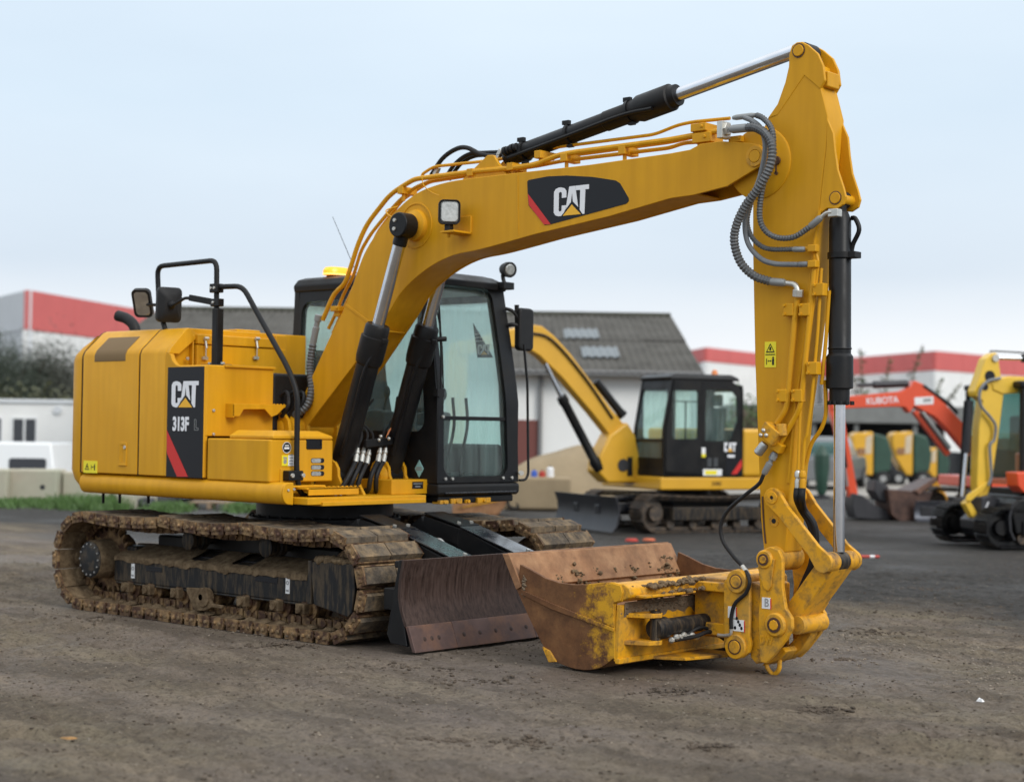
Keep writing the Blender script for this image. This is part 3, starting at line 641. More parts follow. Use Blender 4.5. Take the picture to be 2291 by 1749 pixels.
# deck and skirt
B().prism([(-1.75, -1.13), (1.06, -1.13), (1.06, .10), (.35, .26), (.35, 1.13), (-1.75, 1.13)], 'z', .955, 1.005).build('deck_frame', 'yellow', EX, bevel=.006)
B().box(.36, 1.0, .30, 1.2, .93, .984).build('cab_mount', 'black', EX, bevel=.01)
zs0 = .955; zs1 = 1.115
sk = [(YS+.10, zs0-.005)]+[(YS+.055-.06*math.cos(R(a)), (zs0+zs1)/2+(zs1-zs0)/2*math.sin(R(a))) for a in range(-80, 81, 16)]+[(YS+.10, zs1)]
B().prism(sk, 'x', XCW+.006, .90).build('side_skirt', 'yellow', EX, bevel=.006)
B().prism([(-p[0], p[1]) for p in sk], 'x', XCW+.006, .6).build('side_skirt', 'yellow', EX, bevel=.006)
en = B().prism(sk, 'x', .903, .915).build('skirt_end_cap', 'yellow', EX, bevel=.006)
bolts('cap_bolt', [(.915, YS+.045, 1.06), (.915, YS+.10, 1.066)], (1, 0, 0), .011, .01, 'zinc', en)
for px_ in (231, 268, 332):
    p = Y(px_, 1112, -1.0); B().cyl((p.x, -1.0, p.z-.05), (p.x, -1.0, .97), .012, n=8).build('drain_pipe', 'black', EX)
# counterweight: plan arc of the tail, rolled edges
def plan(inset):
    h = [(XCW-.004, 1.235), (-1.74, 1.232), (-1.82, 1.205), (-1.885, 1.15), (-1.93, 1.07), (-1.985, .9), (-2.04, .65), (-2.075, .35), (-2.09, 0)]
    q = [(v.x, v.y) for v in catmull([Vector((a, b_, 0)) for a, b_ in h], 3)]
    q = [(x+(inset if x < XCW-.05 else inset*max(0, (XCW-x)/.05)), y-inset*(.0+1.*min(1, y/.9))) for x, y in q]
    return [(min(x, XCW-.004), -y) for x, y in q]+[(min(x, XCW-.004), y) for x, y in q[::-1][1:]]
rings = []
for z, ins in ((.955, .16), (.965, .10), (1.0, .05), (1.06, .018), (1.14, 0), (2.05, .0), (2.10, .012), (2.16, .05), (2.23, .11), (2.26, .15), (2.27, .2)):
    rings.append([(x, y, z) for x, y in plan(ins)])
B().loft(rings).build('counterweight', 'yellow', EX, bevel=.008, smooth=40)
# engine cover with side door and panel
sec = [(YS+.012, 1.12), (YS+.012, 2.085), (YS+.03, 2.125), (YS+.20, 2.285), (YS+.25, 2.30), (.25, 2.30), (.25, 1.12)]
B().prism(sec, 'x', XCW+.012, xf1-.06).build('engine_cover', 'yellow', EX, bevel=.01)
skin = lambda o_: [(YS+o_, 1.122), (YS+o_, 2.085), (YS+.018+o_, 2.125), (YS+.188+o_, 2.285), (YS+.22+o_, 2.299)]
def skin_panel(name, x0, x1, par=EX):
    a = skin(0); c = [(y+.03, z-.004) for y, z in a]; c[0] = (c[0][0], a[0][1])
    return B().prism(a+c[::-1], 'x', x0, x1).build(name, 'yellow', par, bevel=.012, seg=3)
def gap(x0, x1):
    a = skin(.010); c = [(y+.02, z-.004) for y, z in a]; return B().prism(a+c[::-1], 'x', x0, x1).build('panel_gap', 'seam', EX)
gap(XCW-.004, XCW+.05); gap(xf0-.05, xf0+.05)
dr = skin_panel('side_door', XCW+.024, xf0-.011)
# vent grille patch on the door chamfer
vx0 = Y(212, 800, YS).x; vx1 = Y(281, 800, YS).x
B().prism([(YS-.003, 2.035), (YS-.003, 2.087), (YS+.016, 2.129), (YS+.135, 2.241), (YS+.14, 2.236), (YS+.03, 2.12), (YS+.01, 2.035)], 'x', vx0, vx1).build('vent_grille', 'hood_vent', dr, bevel=.004)
# latch
lp = Y(100+475/2.71, 540+1285/2.71, YS)
B().panel(rrect(lp.x-.05, lp.x+.05, lp.z-.09, lp.z+.09, .012), rrect(lp.x-.034, lp.x+.034, lp.z-.07, lp.z+.07, .01), lambda u, v, d: (u, YS-.006+d, v), .012).box(lp.x-.036, lp.x-.012, YS-.004, YS+.004, lp.z-.07, lp.z+.07).box(lp.x-.055, lp.x+.055, YS-.01, YS, lp.z-.098, lp.z-.086).build('door_latch', 'yellow', dr, bevel=.003)
B().cyl((lp.x+.03, YS-.012, lp.z+.05), (lp.x+.03, YS, lp.z+.05), .015).build('key_lock', 'zinc', dr, bevel=.002)
def warning(name, x0, x1, z0, z1, y, par, tall=False):
    w_ = B().box(x0, x1, y-.003, y+.001, z0, z1).build(name, 'yellow_sign', par)
    s_ = min(x1-x0, (z1-z0)*(.5 if tall else 1))*.8
    if tall: tc_ = ((x0+x1)/2, z1-(z1-z0)*.27); pc = ((x0+x1)/2, z0+(z1-z0)*.25)
    else: tc_ = (x0+(x1-x0)*.28, (z0+z1)/2); pc = (x0+(x1-x0)*.72, (z0+z1)/2)
    s_ = s_/2*(1 if tall else .78); b = B(); yy = y-.0045
    def tri(k): return [(tc_[0]-s_*k, tc_[1]-s_*.75*k), (tc_[0]+s_*k, tc_[1]-s_*.75*k), (tc_[0], tc_[1]+s_*k)]
    b.panel(tri(1), tri(.72), lambda u, v, d: (u, yy+d, v), .001, 12)
    b.box(tc_[0]-.006, tc_[0]+.006, yy, yy+.001, tc_[1]-s_*.35, tc_[1]+s_*.3)
    b.box(pc[0]-s_*.9, pc[0]-s_*.75, yy, yy+.001, pc[1]-s_*.7, pc[1]+s_*.5)
    b.prism([(pc[0]-s_*.6, pc[1]), (pc[0]-s_*.35, pc[1]+s_*.2), (pc[0]-s_*.35, pc[1]+s_*.06), (pc[0]+s_*.05, pc[1]+s_*.06), (pc[0]+s_*.05, pc[1]+s_*.2), (pc[0]+s_*.3, pc[1]), (pc[0]+s_*.05, pc[1]-s_*.2), (pc[0]+s_*.05, pc[1]-s_*.06), (pc[0]-s_*.35, pc[1]-s_*.06), (pc[0]-s_*.35, pc[1]-s_*.2)], 'y', yy, yy+.001)
    b.prism([(pc[0]+s_*.45, pc[1]-s_*.8), (pc[0]+s_*.85, pc[1]-s_*.8), (pc[0]+s_*.9, pc[1]+s_*.4), (pc[0]+s_*.4, pc[1]+s_*.4)], 'y', yy, yy+.001).cyl((pc[0]+s_*.65, yy, pc[1]+s_*.62), (pc[0]+s_*.65, yy+.001, pc[1]+s_*.62), s_*.2, n=10)
    if tall: b.box(x0+.006, x1-.006, yy, yy+.001, (z0+z1)/2-.003, (z0+z1)/2+.003)
    b.build('warning_symbol', 'decal_black', par); return w_
p0 = Y(187, 1057, YS); p1 = Y(218, 1031, YS)
warning('warning_label', p0.x, p1.x, p0.z, p1.z, YS, dr)
pn = skin_panel('side_panel', xf0+.011, xf1-.03)
# S-shaped shoulder down to the platform
e = .03
sh = [(xf1-.035, 1.122), (xfd-.006, 1.122), (xfd-.006, ztop-.006), (xf1+.16, ztop-.006), (xf1+.10, ztop+.005), (xf1+.055, ztop+.04), (xf1+.03, ztop+.09), (xf1+.01, 2.15), (xf1-.0, 2.25), (xf1-.02, 2.285), (xf1-.035, 2.29)]
B().prism([(x, min(z, 2.085)) for x, z in sh], 'y', YS, YS+.04).build('side_panel', 'yellow', EX, bevel=.008)
sk2 = skin(0)
b = B(); rr = []
for (y, z) in sk2[1:]:
    xk = xf1+.012-(.012 if z > 2.2 else 0)-(.02 if z > 2.28 else 0); rr.append((y, z, xk))
b.loft([[(xf1-.0301, y, z) for y, z, _ in rr]+[(xf1-.0301, rr[-1][0]+.1, rr[-1][1]-.06), (xf1-.0301, YS+.1, rr[0][1])], [(xk, y, z) for y, z, xk in rr]+[(xf1-.02, rr[-1][0]+.1, rr[-1][1]-.06), (xf1+.012, YS+.1, rr[0][1])]])
b.build('hood_shoulder', 'yellow', EX, bevel=.01)
# decal panel
def cat_logo(par, o, sw_, sh_, y, mats=('letter_white', 'letter_yellow', 'decal_black')):
    """wordmark on a plane y = const: o = lower left corner (x, z)"""
    def P(l): return [(o[0]+u*sw_, o[1]+v*sh_) for u, v in l]
    Cc = [(.36, .63), (.36, .86), (.30, .96), (.2, 1), (.14, 1), (.05, .96), (0, .86), (0, .14), (.05, .04), (.14, 0), (.22, 0), (.255, .03), (.33, .2), (.36, .26), (.36, .36), (.23, .36), (.23, .2), (.215, .17), (.185, .16), (.155, .17), (.14, .2), (.14, .8), (.155, .83), (.185, .84), (.215, .83), (.23, .8), (.23, .63)]
    A = [(.345, .22), (.44, 1), (.61, 1), (.70, .26), (.585, .42), (.55, .46), (.525, .8), (.49, .44), (.46, .40), (.40, .3)]
    T = [(.62, 1), (1.0, 1), (1.0, .84), (.90, .84), (.88, 0), (.83, 0), (.75, .16), (.755, .84), (.635, .84)]
    for nm, l in (('letter_c', Cc), ('letter_a', A), ('letter_t', T)):
        B().prism(P(l), 'y', y-.002, y).build(nm, mats[0], par, smooth=0)
    B().prism(P([(.215, -.005), (.835, -.005), (.525, .43)]), 'y', y-.0025, y).build('logo_triangle_border', mats[2], par, smooth=0)
    B().prism(P([(.265, 0), (.785, 0), (.525, .36)]), 'y', y-.004, y).build('logo_triangle', mats[1], par, smooth=0)
yd = YS-.003
zb_ = Y(416, 1068, YS).z
dc = B().box(xf1+.005, xfd-.012, yd, YS+.002, zb_, ztop-.015).build('decal', 'decal_black', EX, bevel=.002)
rp = XZ([(374, 962), (421, 1066), (397, 1066), (374, 1012)], YS)
B().prism([(max(x, xf1+.006), max(z, zb_+.002)) for x, z in rp], 'y', yd-.002, yd).build('red_stripe', 'red', dc, smooth=0)
a = Y(384, 911, yd); c = Y(445, 852, yd)
cat_logo(dc, (a.x, a.z), c.x-a.x, c.z-a.z, yd-.001)
a = Y(386, 962, yd); c = Y(430, 933, yd)
text('model_number', '313F', (c.z-a.z)*1.42, 'letter_white', frame4((a.x, yd-.0015, a.z), (1, 0, 0), (0, 0, 1)), dc, sx=.71, off=.006)
a = Y(435, 962, yd); c = Y(444, 938, yd); w_ = c.x-a.x; h_ = c.z-a.z
lo = [(0, 0), (1, 0), (1, .2), (.42, .2), (.42, 1), (0, 1)]; b = B()
for i in range(6):
    u0, v0 = lo[i]; u1, v1 = lo[(i+1) % 6]; b.bar((a.x+u0*w_, yd-.001, a.z+v0*h_), (a.x+u1*w_, yd-.001, a.z+v1*h_), .002, .004, (0, 0, 1) if v0 == v1 else (1, 0, 0))
b.build('letter_outline', 'sleeve', dc)
# upper box (battery / urea box) front face at x = 0
yr = X(616, 825, .0).y
ub = B().prism([(-.5, 1.44), (xfd, 1.44), (xfd, ztop), (-.5, ztop)], 'y', YS+.012, yr).build('storage_box', 'yellow', EX, bevel=.012, seg=3)
B().box(xfd-.02, xfd+.02, X(505, 822, 0).y, yr+.006, ztop-.014, ztop+.006).build('box_lid_lip', 'yellow', ub, bevel=.004)
bolts('box_bolt', [(xfd, X(480, 918, 0).y, X(480, 918, 0).z), (xfd, X(480, 971, 0).y, X(480, 971, 0).z)], (1, 0, 0), .013, .012, 'zinc', ub)
# step bracket bolted on the box front
a = X(508, 922, xfd+.02); c = X(640, 910, xfd+.12)
b = B(); z0 = X(508, 905, xfd).z
ya0 = a.y; ya1 = X(638, 905, xfd+.05).y
b.prism([(ya0, z0-.09), (ya0+.06, z0-.09), (ya0+.10, z0-.035), (ya1-.25, z0-.03), (ya1-.18, z0-.09), (ya1-.12, z0-.07), (ya1-.06, z0-.02), (ya1, z0), (ya0, z0)], 'x', xfd+.09, xfd+.10)
b.box(xfd, xfd+.10, ya0, ya1, z0-.004, z0+.008).box(xfd, xfd+.1, ya0, ya0+.008, z0-.1, z0)
for i in range(7): b.cyl((xfd+.05, ya1-.22+.035*i, z0+.008), (xfd+.05, ya1-.22+.035*i, z0+.016), .009, n=8)
b.build('upper_step', 'yellow', EX, bevel=.003)
# lower box with lid
xl = Y(606, 983, -1.2).x+.02; zl0 = Y(500, 1074, -1.22).z; zl1 = Y(470, 980, -1.22).z; yl = X(748, 985, xl).y
lb = B().prism(rrect(xfd+.008, xl, YS+.015, yl, .03), 'z', zl0, zl1).build('tool_box', 'yellow', EX, bevel=.012, seg=3)
b = B(); x0_ = Y(525, 976, -1.15).x
b.loft([[(x0_, YS+.04, zl1+.004), (xl+.005, YS+.04, zl1+.004), (xl+.005, yl-.02, zl1+.004), (x0_, yl-.02, zl1+.004)], [(x0_, YS+.04, zl1+.026), (xl+.005, YS+.04, zl1+.026), (xl+.005, yl-.02, zl1+.026), (x0_, yl-.02, zl1+.026)], [(x0_+.02, YS+.10, zl1+.066), (xl-.06, YS+.10, zl1+.066), (xl-.06, yl-.11, zl1+.066), (x0_+.02, yl-.11, zl1+.066)]])
b.build('box_lid', 'yellow', lb, bevel=.006)
# front of the lower box: handle pocket, lamp louvres, stickers
def onx(px, py): q = X(px, py, xl); return q.y, q.z
ya, za = onx(685, 1005); yb_, zb2 = onx(720, 982)
B().panel(rrect(ya, yb_, za, zb2, .012), rrect(ya+.014, yb_-.014, za+.02, zb2-.006, .008), lambda u, v, d: (xl+.006-d, u, v), .02).box(xl-.002, xl+.002, ya+.01, yb_-.01, za+.01, zb2-.005).build('handle_pocket', 'black', lb, bevel=.002)
for py_ in (1030, 1045, 1059):
    ya, za = onx(695.5, py_+5.5); yb_, zb2 = onx(725, py_-5.5); h_ = (zb2-za)
    sl_ = B().mat(0).prism(rrect(ya, yb_, za, zb2, h_/2-.001), 'x', xl-.002, xl+.003).build('louvre_slot', 'decal_black', lb)
    B().prism(rrect(ya+.003, yb_-.035, za+.002, zb2-.004, h_/2-.006), 'x', xl+.003, xl+.005).build('lamp_lens', 'lens', sl_)
y_, z_ = onx(641, 1001)
st = B().cyl((xl-.001, y_, z_), (xl+.003, y_, z_), .042, n=28).build('round_sticker', 'decal_black', lb)
B().hole_ring((xl+.002, y_, z_), (xl+.004, y_, z_), .042, .038).box(xl+.003, xl+.0042, y_-.024, y_+.024, z_-.012, z_+.004).box(xl+.003, xl+.0042, y_-.02, y_+.02, z_+.012, z_+.02).build('sticker_mark', 'white', lb)
ya, za = onx(630, 1042); yb_, zb2 = onx(658, 1018)
B().box(xl-.001, xl+.003, ya, (ya+yb_)/2, za, zb2).build('yellow_sticker', 'yellow_sign', lb)
B().box(xl-.001, xl+.003, (ya+yb_)/2, yb_, za, zb2).build('white_sticker', 'white', lb)
b = B()
for i in range(4): b.box(xl+.003, xl+.004, (ya+yb_)/2+.012, yb_-.012, za+.012+.022*i, za+.02+.022*i)
b.prism([(ya+.012, zb2-.012), (ya+.02, zb2-.04), (ya+.03, zb2-.02), (ya+.04, zb2-.045), (ya+.05, zb2-.015)], 'x', xl+.003, xl+.004).cyl((xl+.003, ya+.03, za+.03), (xl+.004, ya+.03, za+.03), .016, n=10)
b.build('sticker_mark', 'sticker_grey', lb)
# lower step in front of the box
zst = X(700, 1090, xl+.1).z
b = B(); y0_ = X(640, 1090, xl+.06).y; y1_ = X(795, 1090, xl+.16).y
b.box(xl+.02, xl+.20, y0_+.08, y1_, zst-.012, zst).box(xl+.188, xl+.20, y0_+.10, y1_, zst-.055, zst).box(xl-.02, xl+.10, y0_, y1_-.25, zst+.002, zst+.016)
for i in range(9): b.cyl((xl+.15, y0_+.3+.045*i, zst), (xl+.15, y0_+.3+.045*i, zst+.009), .011, n=8)
b.box(xl+.02, xl+.10, y0_+.42, y0_+.54, zst-.10, zst-.012)
stp = b.build('lower_step', 'yellow', EX, bevel=.003)
bolts('step_bolt', [(xl+.10, y0_+.455, zst-.06), (xl+.10, y0_+.505, zst-.06)], (1, 0, 0), .012, .01, 'zinc', stp)
# yellow housing seen over the platform, with latches
xb = -.48
ya, yb_ = X(441, 780, xb).y, X(641, 780, xb).y; zt_ = X(441, 747, xb).z
hs = B().box(-1.0, xb, ya, yb_, 1.7, zt_-.085).build('rear_housing', 'yellow', EX, bevel=.008)
B().box(-1.0, xb+.012, ya+.0, yb_-.12, zt_-.08, zt_).build('housing_lid', 'yellow', hs, bevel=.01)
B().box(-1.0, xb-.02, YS+.25, ya-.01, 1.7, zt_+.0).build('housing_side', 'yellow', hs, bevel=.01)
B().box(xb-.3, xb-.02, yb_-.10, yb_+.02, 1.7, zt_+.035).build('housing_duct', 'yellow', hs, bevel=.01)
B().box(-.9, xb-.1, yb_-.45, yb_-.2, zt_, zt_+.07).build('housing_bracket', 'yellow', hs, bevel=.01)
for px_ in (459, 573):
    p = X(px_, 770, xb+.015); b = B(); b.cyl(p+Vector((.0, 0, .05)), p+Vector((.02, 0, -.035)), .010, n=10).cyl(p+Vector((.015, -.02, .045)), p+Vector((.015, .02, .045)), .014, n=10).cyl(p+Vector((.012, 0, -.10)), p+Vector((.012, 0, -.035)), .006, n=8).box(p.x-.01, p.x+.012, p.y-.025, p.y+.025, p.z-.125, p.z-.10)
    b.build('lid_latch', 'zinc', hs, bevel=.002)
bolts('housing_bolt', [X(419, 802, xb-.02)], (1, 0, 0), .014, .012, 'zinc', hs)
# exhaust stub behind the hood
b = B(); b.tube([D(263, 706, 14.6), D(285, 714, 14.55), D(302, 735, 14.5), D(306, 790, 14.5)], .048, 14); b.build('exhaust_pipe', 'rubber', EX)

# ---------------------------------------------------------------- handrails and mirrors
rail = B()
q = lambda px, py, y=-1.1: Y(px, py, y)
xr = xl+.06
pp = [X(722, 1108, xl+.1), X(672, 1112, xr), X(663, 1055, xr), X(666, 880, xr)]
yrail = pp[3].y
pp += [Y(646, 826, yrail), Y(569, 688, yrail), Y(543, 640, yrail), Y(486, 642, yrail)]
rl = B().tube(fillet(pp, .09), .021, 12, sm=0).build('handrail', 'black', EX)
yp = yrail
px0 = Y(484, 806, yp)
pts = [Vector((px0.x, yp, ztop)), Y(485, 582, yp), Y(352, 596, yp-.0), Y(356, 690, yp), Y(370, 738, yp)]
B().tube(fillet(pts, .08), .021, 12, sm=0).build('hand_loop', 'black', EX)
B().box(px0.x-.03, px0.x+.035, yp-.03, yp+.04, ztop, Y(484, 690, yp).z).build('rail_post', 'black', EX, bevel=.01)
bs = B().box(px0.x-.12, px0.x+.12, yp-.06, yp+.06, ztop+.0, ztop+.012).build('post_base', 'black', EX, bevel=.003)
bolts('base_bolt', [(px0.x-.08, yp, ztop+.012), (px0.x+.08, yp, ztop+.012)], (0, 0, 1), .018, .016, 'zinc', bs)
cl = Y(484, 645, yp)
b = B(); b.box(cl.x-.045, cl.x+.05, yp-.035, yp+.035, cl.z-.035, cl.z+.035)
c2 = Y(484, 677, yp); b.box(c2.x-.04, c2.x+.06, yp-.03, yp+.03, c2.z-.03, c2.z+.03)
clp = b.build('rail_clamp', 'black', EX, bevel=.006)
bolts('clamp_bolt', [(cl.x-.02, yp-.035, cl.z), (cl.x+.022, yp-.035, cl.z), (c2.x, yp-.03, c2.z)], (0, -1, 0), .012, .012, 'zinc', clp)
pm = X(663, 1063, xr)
lc = B().box(xr-.05, xr+.026, pm.y-.09, pm.y+.05, pm.z-.04, pm.z+.035).build('lower_clamp', 'black', EX, bevel=.008)
bolts('clamp_bolt', [(xr+.026, pm.y-.065, pm.z), (xr+.026, pm.y+.04, pm.z)], (1, 0, 0), .018, .014, 'zinc', lc)
B().box(xr-.075, xr-.05, pm.y-.11, pm.y+.07, pm.z-.08, pm.z+.05).build('clamp_plate', 'yellow', EX, bevel=.006)
# rear mirror (dark back towards us) and front mirror showing its glass
def mirror(cx, cy, wpx, hpx, nvec, arm, gl, label):
    c = Y(cx, cy, yp+.02); n = Vector(nvec).normalized(); u = Vector((0, 0, 1)).cross(n).normalized(); v = n.cross(u)
    k = 13.9/FPX; W_, H_ = wpx*k, hpx*k
    f3 = lambda a, b_, d: c+u*a+v*b_+n*d
    ro = rrect(-W_/2, W_/2, -H_/2, H_/2, .04); ri = rrect(-W_/2+.02, W_/2-.02, -H_/2+.02, H_/2-.02, .03); rs = rrect(-W_/2+.05, W_/2-.05, -H_/2+.06, H_/2-.06, .03)
    b = B(); b.loft([[f3(*p, 0) for p in ri], [f3(*p, .008) for p in ro], [f3(*p, -.035) for p in ro], [f3(*p, -.07) for p in rs]])
    m_ = b.build('mirror', 'rubber', EX, bevel=.004, label=label)
    B().loft([[f3(*p, .001) for p in ri], [f3(*p, .006) for p in ri]]).build('mirror_glass', 'mirror', m_)
    B().tube(fillet([f3(0, 0, -.06)]+arm, .05), .013, 8, sm=0).sph(f3(0, 0, -.07), .035).build('mirror_arm', 'black', m_)
mirror(376, 682, 55, 76, (-.93, .25, .05), [Y(385, 684, yp-.03), Y(415, 666, yp-.02), Y(430, 668, yp), Y(484, 676, yp)], False, 'black mirror housing seen from behind')
mirror(318, 679, 42, 66, (.5, -.72, -.46), [Y(300, 660, yp+.12), Y(298, 668, yp+.1), Y(330, 682, yp+.05), Y(356, 682, yp)], True, 'tilted mirror reflecting the yellow bodywork')
b = B(); a = Y(425, 666, yp); c = Y(478, 676, yp); b.bar(a, c, .03, .05).build('mirror_bracket', 'black', EX, bevel=.006)
# ---------------------------------------------------------------- cab
CY0, CY1 = .27, 1.25; CXR = -.77
def cfx(z): return 1.015-.02*max(0, z-1.0) if z < 1.75 else 1.0-.165*(z-1.75)**1.15    # raked front
def cin(z): return .0 if z < 1.9 else .05*(z-1.9)                                         # sides lean in a little
CZ0, CZ1 = 1.09, 2.70
lw = B()
f3f = lambda y, z, d: (cfx(z)-d, y, z)
cab = B().prism([(CXR, .985), (1.0, .985), (1.03, 1.0), (1.03, 1.075), (1.0, 1.088), (CXR, 1.088)], 'y', CY0, CY1).build('cab', 'black', EX, bevel=.02)
B().box(1.03, 1.042, CY0+.07, CY1-.05, 1.005, 1.018).build('bumper_rib', 'black_gloss', cab, bevel=.005)
# front frame with rounded opening
ya = X(992, 940, 1.0).y; yb_ = X(1141, 1040, 1.0).y; za = X(1060, 1066, 1.02).z; zb2 = X(1030, 640, .86).z
inner = rrect(ya, yb_-.035, za, zb2, .10, 8)
inner = [(y-(.06*(z-za)/(zb2-za) if y > .9 else 0)-(.0), z) for y, z in inner]
outer = [(CY0, CZ0), (CY1, CZ0), (CY1-.035, CZ1), (CY0+.035, CZ1)]
B().panel(outer, inner, f3f, .07).build('front_frame', 'black', cab, bevel=.006, smooth=25)
xm = lambda z: cfx(z)-.03
def pane(name, poly, f3, par, m='glass', t=.006):
    B().loft([[f3(u, v, 0) for u, v in poly], [f3(u, v, t) for u, v in poly]]).build(name, m, par, smooth=20)
zm = X(1060, 936, 1.0).z
inn = [(y+(.012 if y < .8 else -.012)*-1, z) for y, z in inner]
up_ = [p for p in inn if p[1] > zm]; lo_ = [p for p in inn if p[1] < zm]
up_ = sorted(up_, key=lambda p: math.atan2(p[1]-2.0, p[0]-.75))
yl_, yr_ = ya-.012, yb_-.035+.012-.02
# split into horizontal strips so the panes follow the rake
def curved_pane(name, poly, mname, z0, z1, n=14):
    rows = []
    for i in range(n+1):
        z = z0+(z1-z0)*i/n; ys = []
        for k in range(len(poly)):
            (y1_, z1_), (y2_, z2_) = poly[k], poly[(k+1) % len(poly)]
            if (z1_-z)*(z2_-z) <= 0 and abs(z1_-z2_) > 1e-9: ys.append(y1_+(y2_-y1_)*(z-z1_)/(z2_-z1_))
        if len(ys) >= 2: rows.append((min(ys), max(ys), z))
    b = B(); rings = [[(xm(z), a, z), (xm(z), c, z), (xm(z)-.006, c, z), (xm(z)-.006, a, z)] for a, c, z in rows]
    b.loft(rings); return b.build(name, mname, cab, smooth=30)
zmin = min(p[1] for p in inn)+.002; zmax = max(p[1] for p in inn)-.002
curved_pane('windscreen', inn, 'glass_front', zm+.015, zmax)
curved_pane('lower_windscreen', inn, 'glass_wet', zmin, zm-.012)
B().box(xm(zm)-.015, xm(zm)+.02, ya-.02, yb_-.03, zm-.016, zm+.016).build('windscreen_bar', 'black', cab, bevel=.004)
bolts('frame_bolt', [(cfx(1.13), y, 1.125) for y in (CY0+.09, CY0+.17, CY1-.2, CY1-.09)]+[(cfx(1.9), CY1-.03, 1.7), (cfx(2.3), CY1-.05, 2.2), (cfx(1.5), CY0+.06, 1.62)], (1, 0, 0), .014, .014, 'zinc', cab)
# side frames
sideL = [(CXR, CZ0), (1.0, CZ0), (cfx(1.75), 1.75), (cfx(2.3), 2.3), (cfx(CZ1), CZ1), (CXR, CZ1)]
def side(y, sg, name, hole):
    f3 = lambda x, z, d: (x, y+sg*(d)-sg*0+sg*cin(z)*1., z)
    B().panel(sideL, hole, f3, .06).build(name, 'black', cab, bevel=.005, smooth=25)
zlo = 1.50
h1 = rrect(CXR+.10, .86, zlo, 2.60, .10, 7); h1 = [(min(x, cfx(z)-.10), z) for x, z in h1]
side(CY0, 1, 'side_frame', h1); side(CY1, -1, 'side_frame', [(x, z if z > 1.9 else z-.22) for x, z in h1])
f3a = lambda x, z, d: (x, CY0+.02+cin(z)+d, z); f3b = lambda x, z, d: (x, CY1-.02-cin(z)-d, z)
pane('side_window', h1, f3a, cab, 'glass_front'); pane('side_window', [(x, z if z > 1.9 else z-.22) for x, z in h1], f3b, cab, 'glass')
hL = [(x, z if z > 1.9 else z-.22) for x, z in h1]
B().add([f3b(x, z, .012) for x, z in hL], [list(range(len(hL)))]).build('condensation', 'condensation', cab, fix=False, smooth=0)
ys_ = CY1-.085
tr_ = XZ([(1058, 722), (1103, 800), (1068, 800)], ys_)
sk_ = B().prism(tr_, 'y', ys_, ys_+.004).build('window_sticker', 'decal_black', cab)
a_ = Y(1069, 794, ys_); c_ = Y(1098, 770, ys_); cat_logo(cab, (a_.x, a_.z), c_.x-a_.x, c_.z-a_.z, ys_-.002)
for k_ in range(3):
    a_ = Y(1063, 748+8*k_, ys_); c_ = Y(1074+5*k_, 746+8*k_, ys_); B().bar((a_.x, ys_-.002, a_.z), (c_.x, ys_-.002, c_.z), .002, .008).build('sticker_stripe', 'letter_white', cab)
xp = -.08
B().box(xp-.03, xp+.03, CY1-.10, CY1-.02, 1.3, 2.62).build('door_pillar', 'black', cab, bevel=.006)
B().box(-.11, -.05, CY0+.03, CY0+.07, zlo, 2.62).build('window_divider', 'black', cab, bevel=.006)
# rear frame
f3r = lambda y, z, d: (CXR+d, y, z)
hr_ = rrect(CY0+.10, CY1-.10, 1.75, 2.58, .06)
B().panel([(CY0, CZ0), (CY1, CZ0), (CY1-.035, CZ1), (CY0+.035, CZ1)], hr_, f3r, .06).build('rear_frame', 'black', cab, bevel=.005, smooth=25)
pane('rear_window', hr_, lambda y, z, d: (CXR+.02+d, y, z), cab, 'glass')
B().add([(CXR+.035, y, z) for y, z in hr_], [list(range(len(hr_)))]).build('condensation', 'condensation', cab, fix=False, smooth=0)
# roof
b = B(); rings = []
for z, i in ((2.685, .0), (2.74, -.006), (2.79, .02), (2.81, .07)):
    rings.append([(CXR+i, CY0+.025+i, z), (cfx(CZ1)-.05-i*1.6+.07*(z < 2.75), CY0+.025+i, z), (cfx(CZ1)-i*1.6+.05*(z < 2.75), CY0+.12+i, z), (cfx(CZ1)-i*1.6+.05*(z < 2.75), CY1-.12-i, z), (cfx(CZ1)-.05-i*1.6+.07*(z < 2.75), CY1-.025-i, z), (CXR+i, CY1-.025-i, z)])
B.loft(b, rings); b.build('cab_roof', 'black', cab, bevel=.012, seg=3)
B().box(CXR+.08, .72, CY0+.08, CY1-.08, 2.655, 2.68).build('headliner', 'headliner', cab)
B().box(CXR+.05, .96, CY0+.05, CY1-.05, 1.09, 1.12).build('cab_floor', 'trim', cab)
# lower right side panel sticker
p = Y(600+947/2.8, 560+1367/2.8, CY0); s_ = .052
dm = B().prism([(p.x-s_*.95, p.z), (p.x, p.z-s_*1.35), (p.x+s_*.95, p.z), (p.x, p.z+s_*1.35)], 'y', CY0-.004, CY0+.002).build('diamond_sticker', 'teal', cab, bevel=.002)
B().box(p.x-.03, p.x+.03, CY0-.006, CY0-.004, p.z+.004, p.z+.014).box(p.x-.036, p.x+.036, CY0-.006, CY0-.004, p.z-.012, p.z-.002).build('sticker_mark', 'sticker_grey', cab)
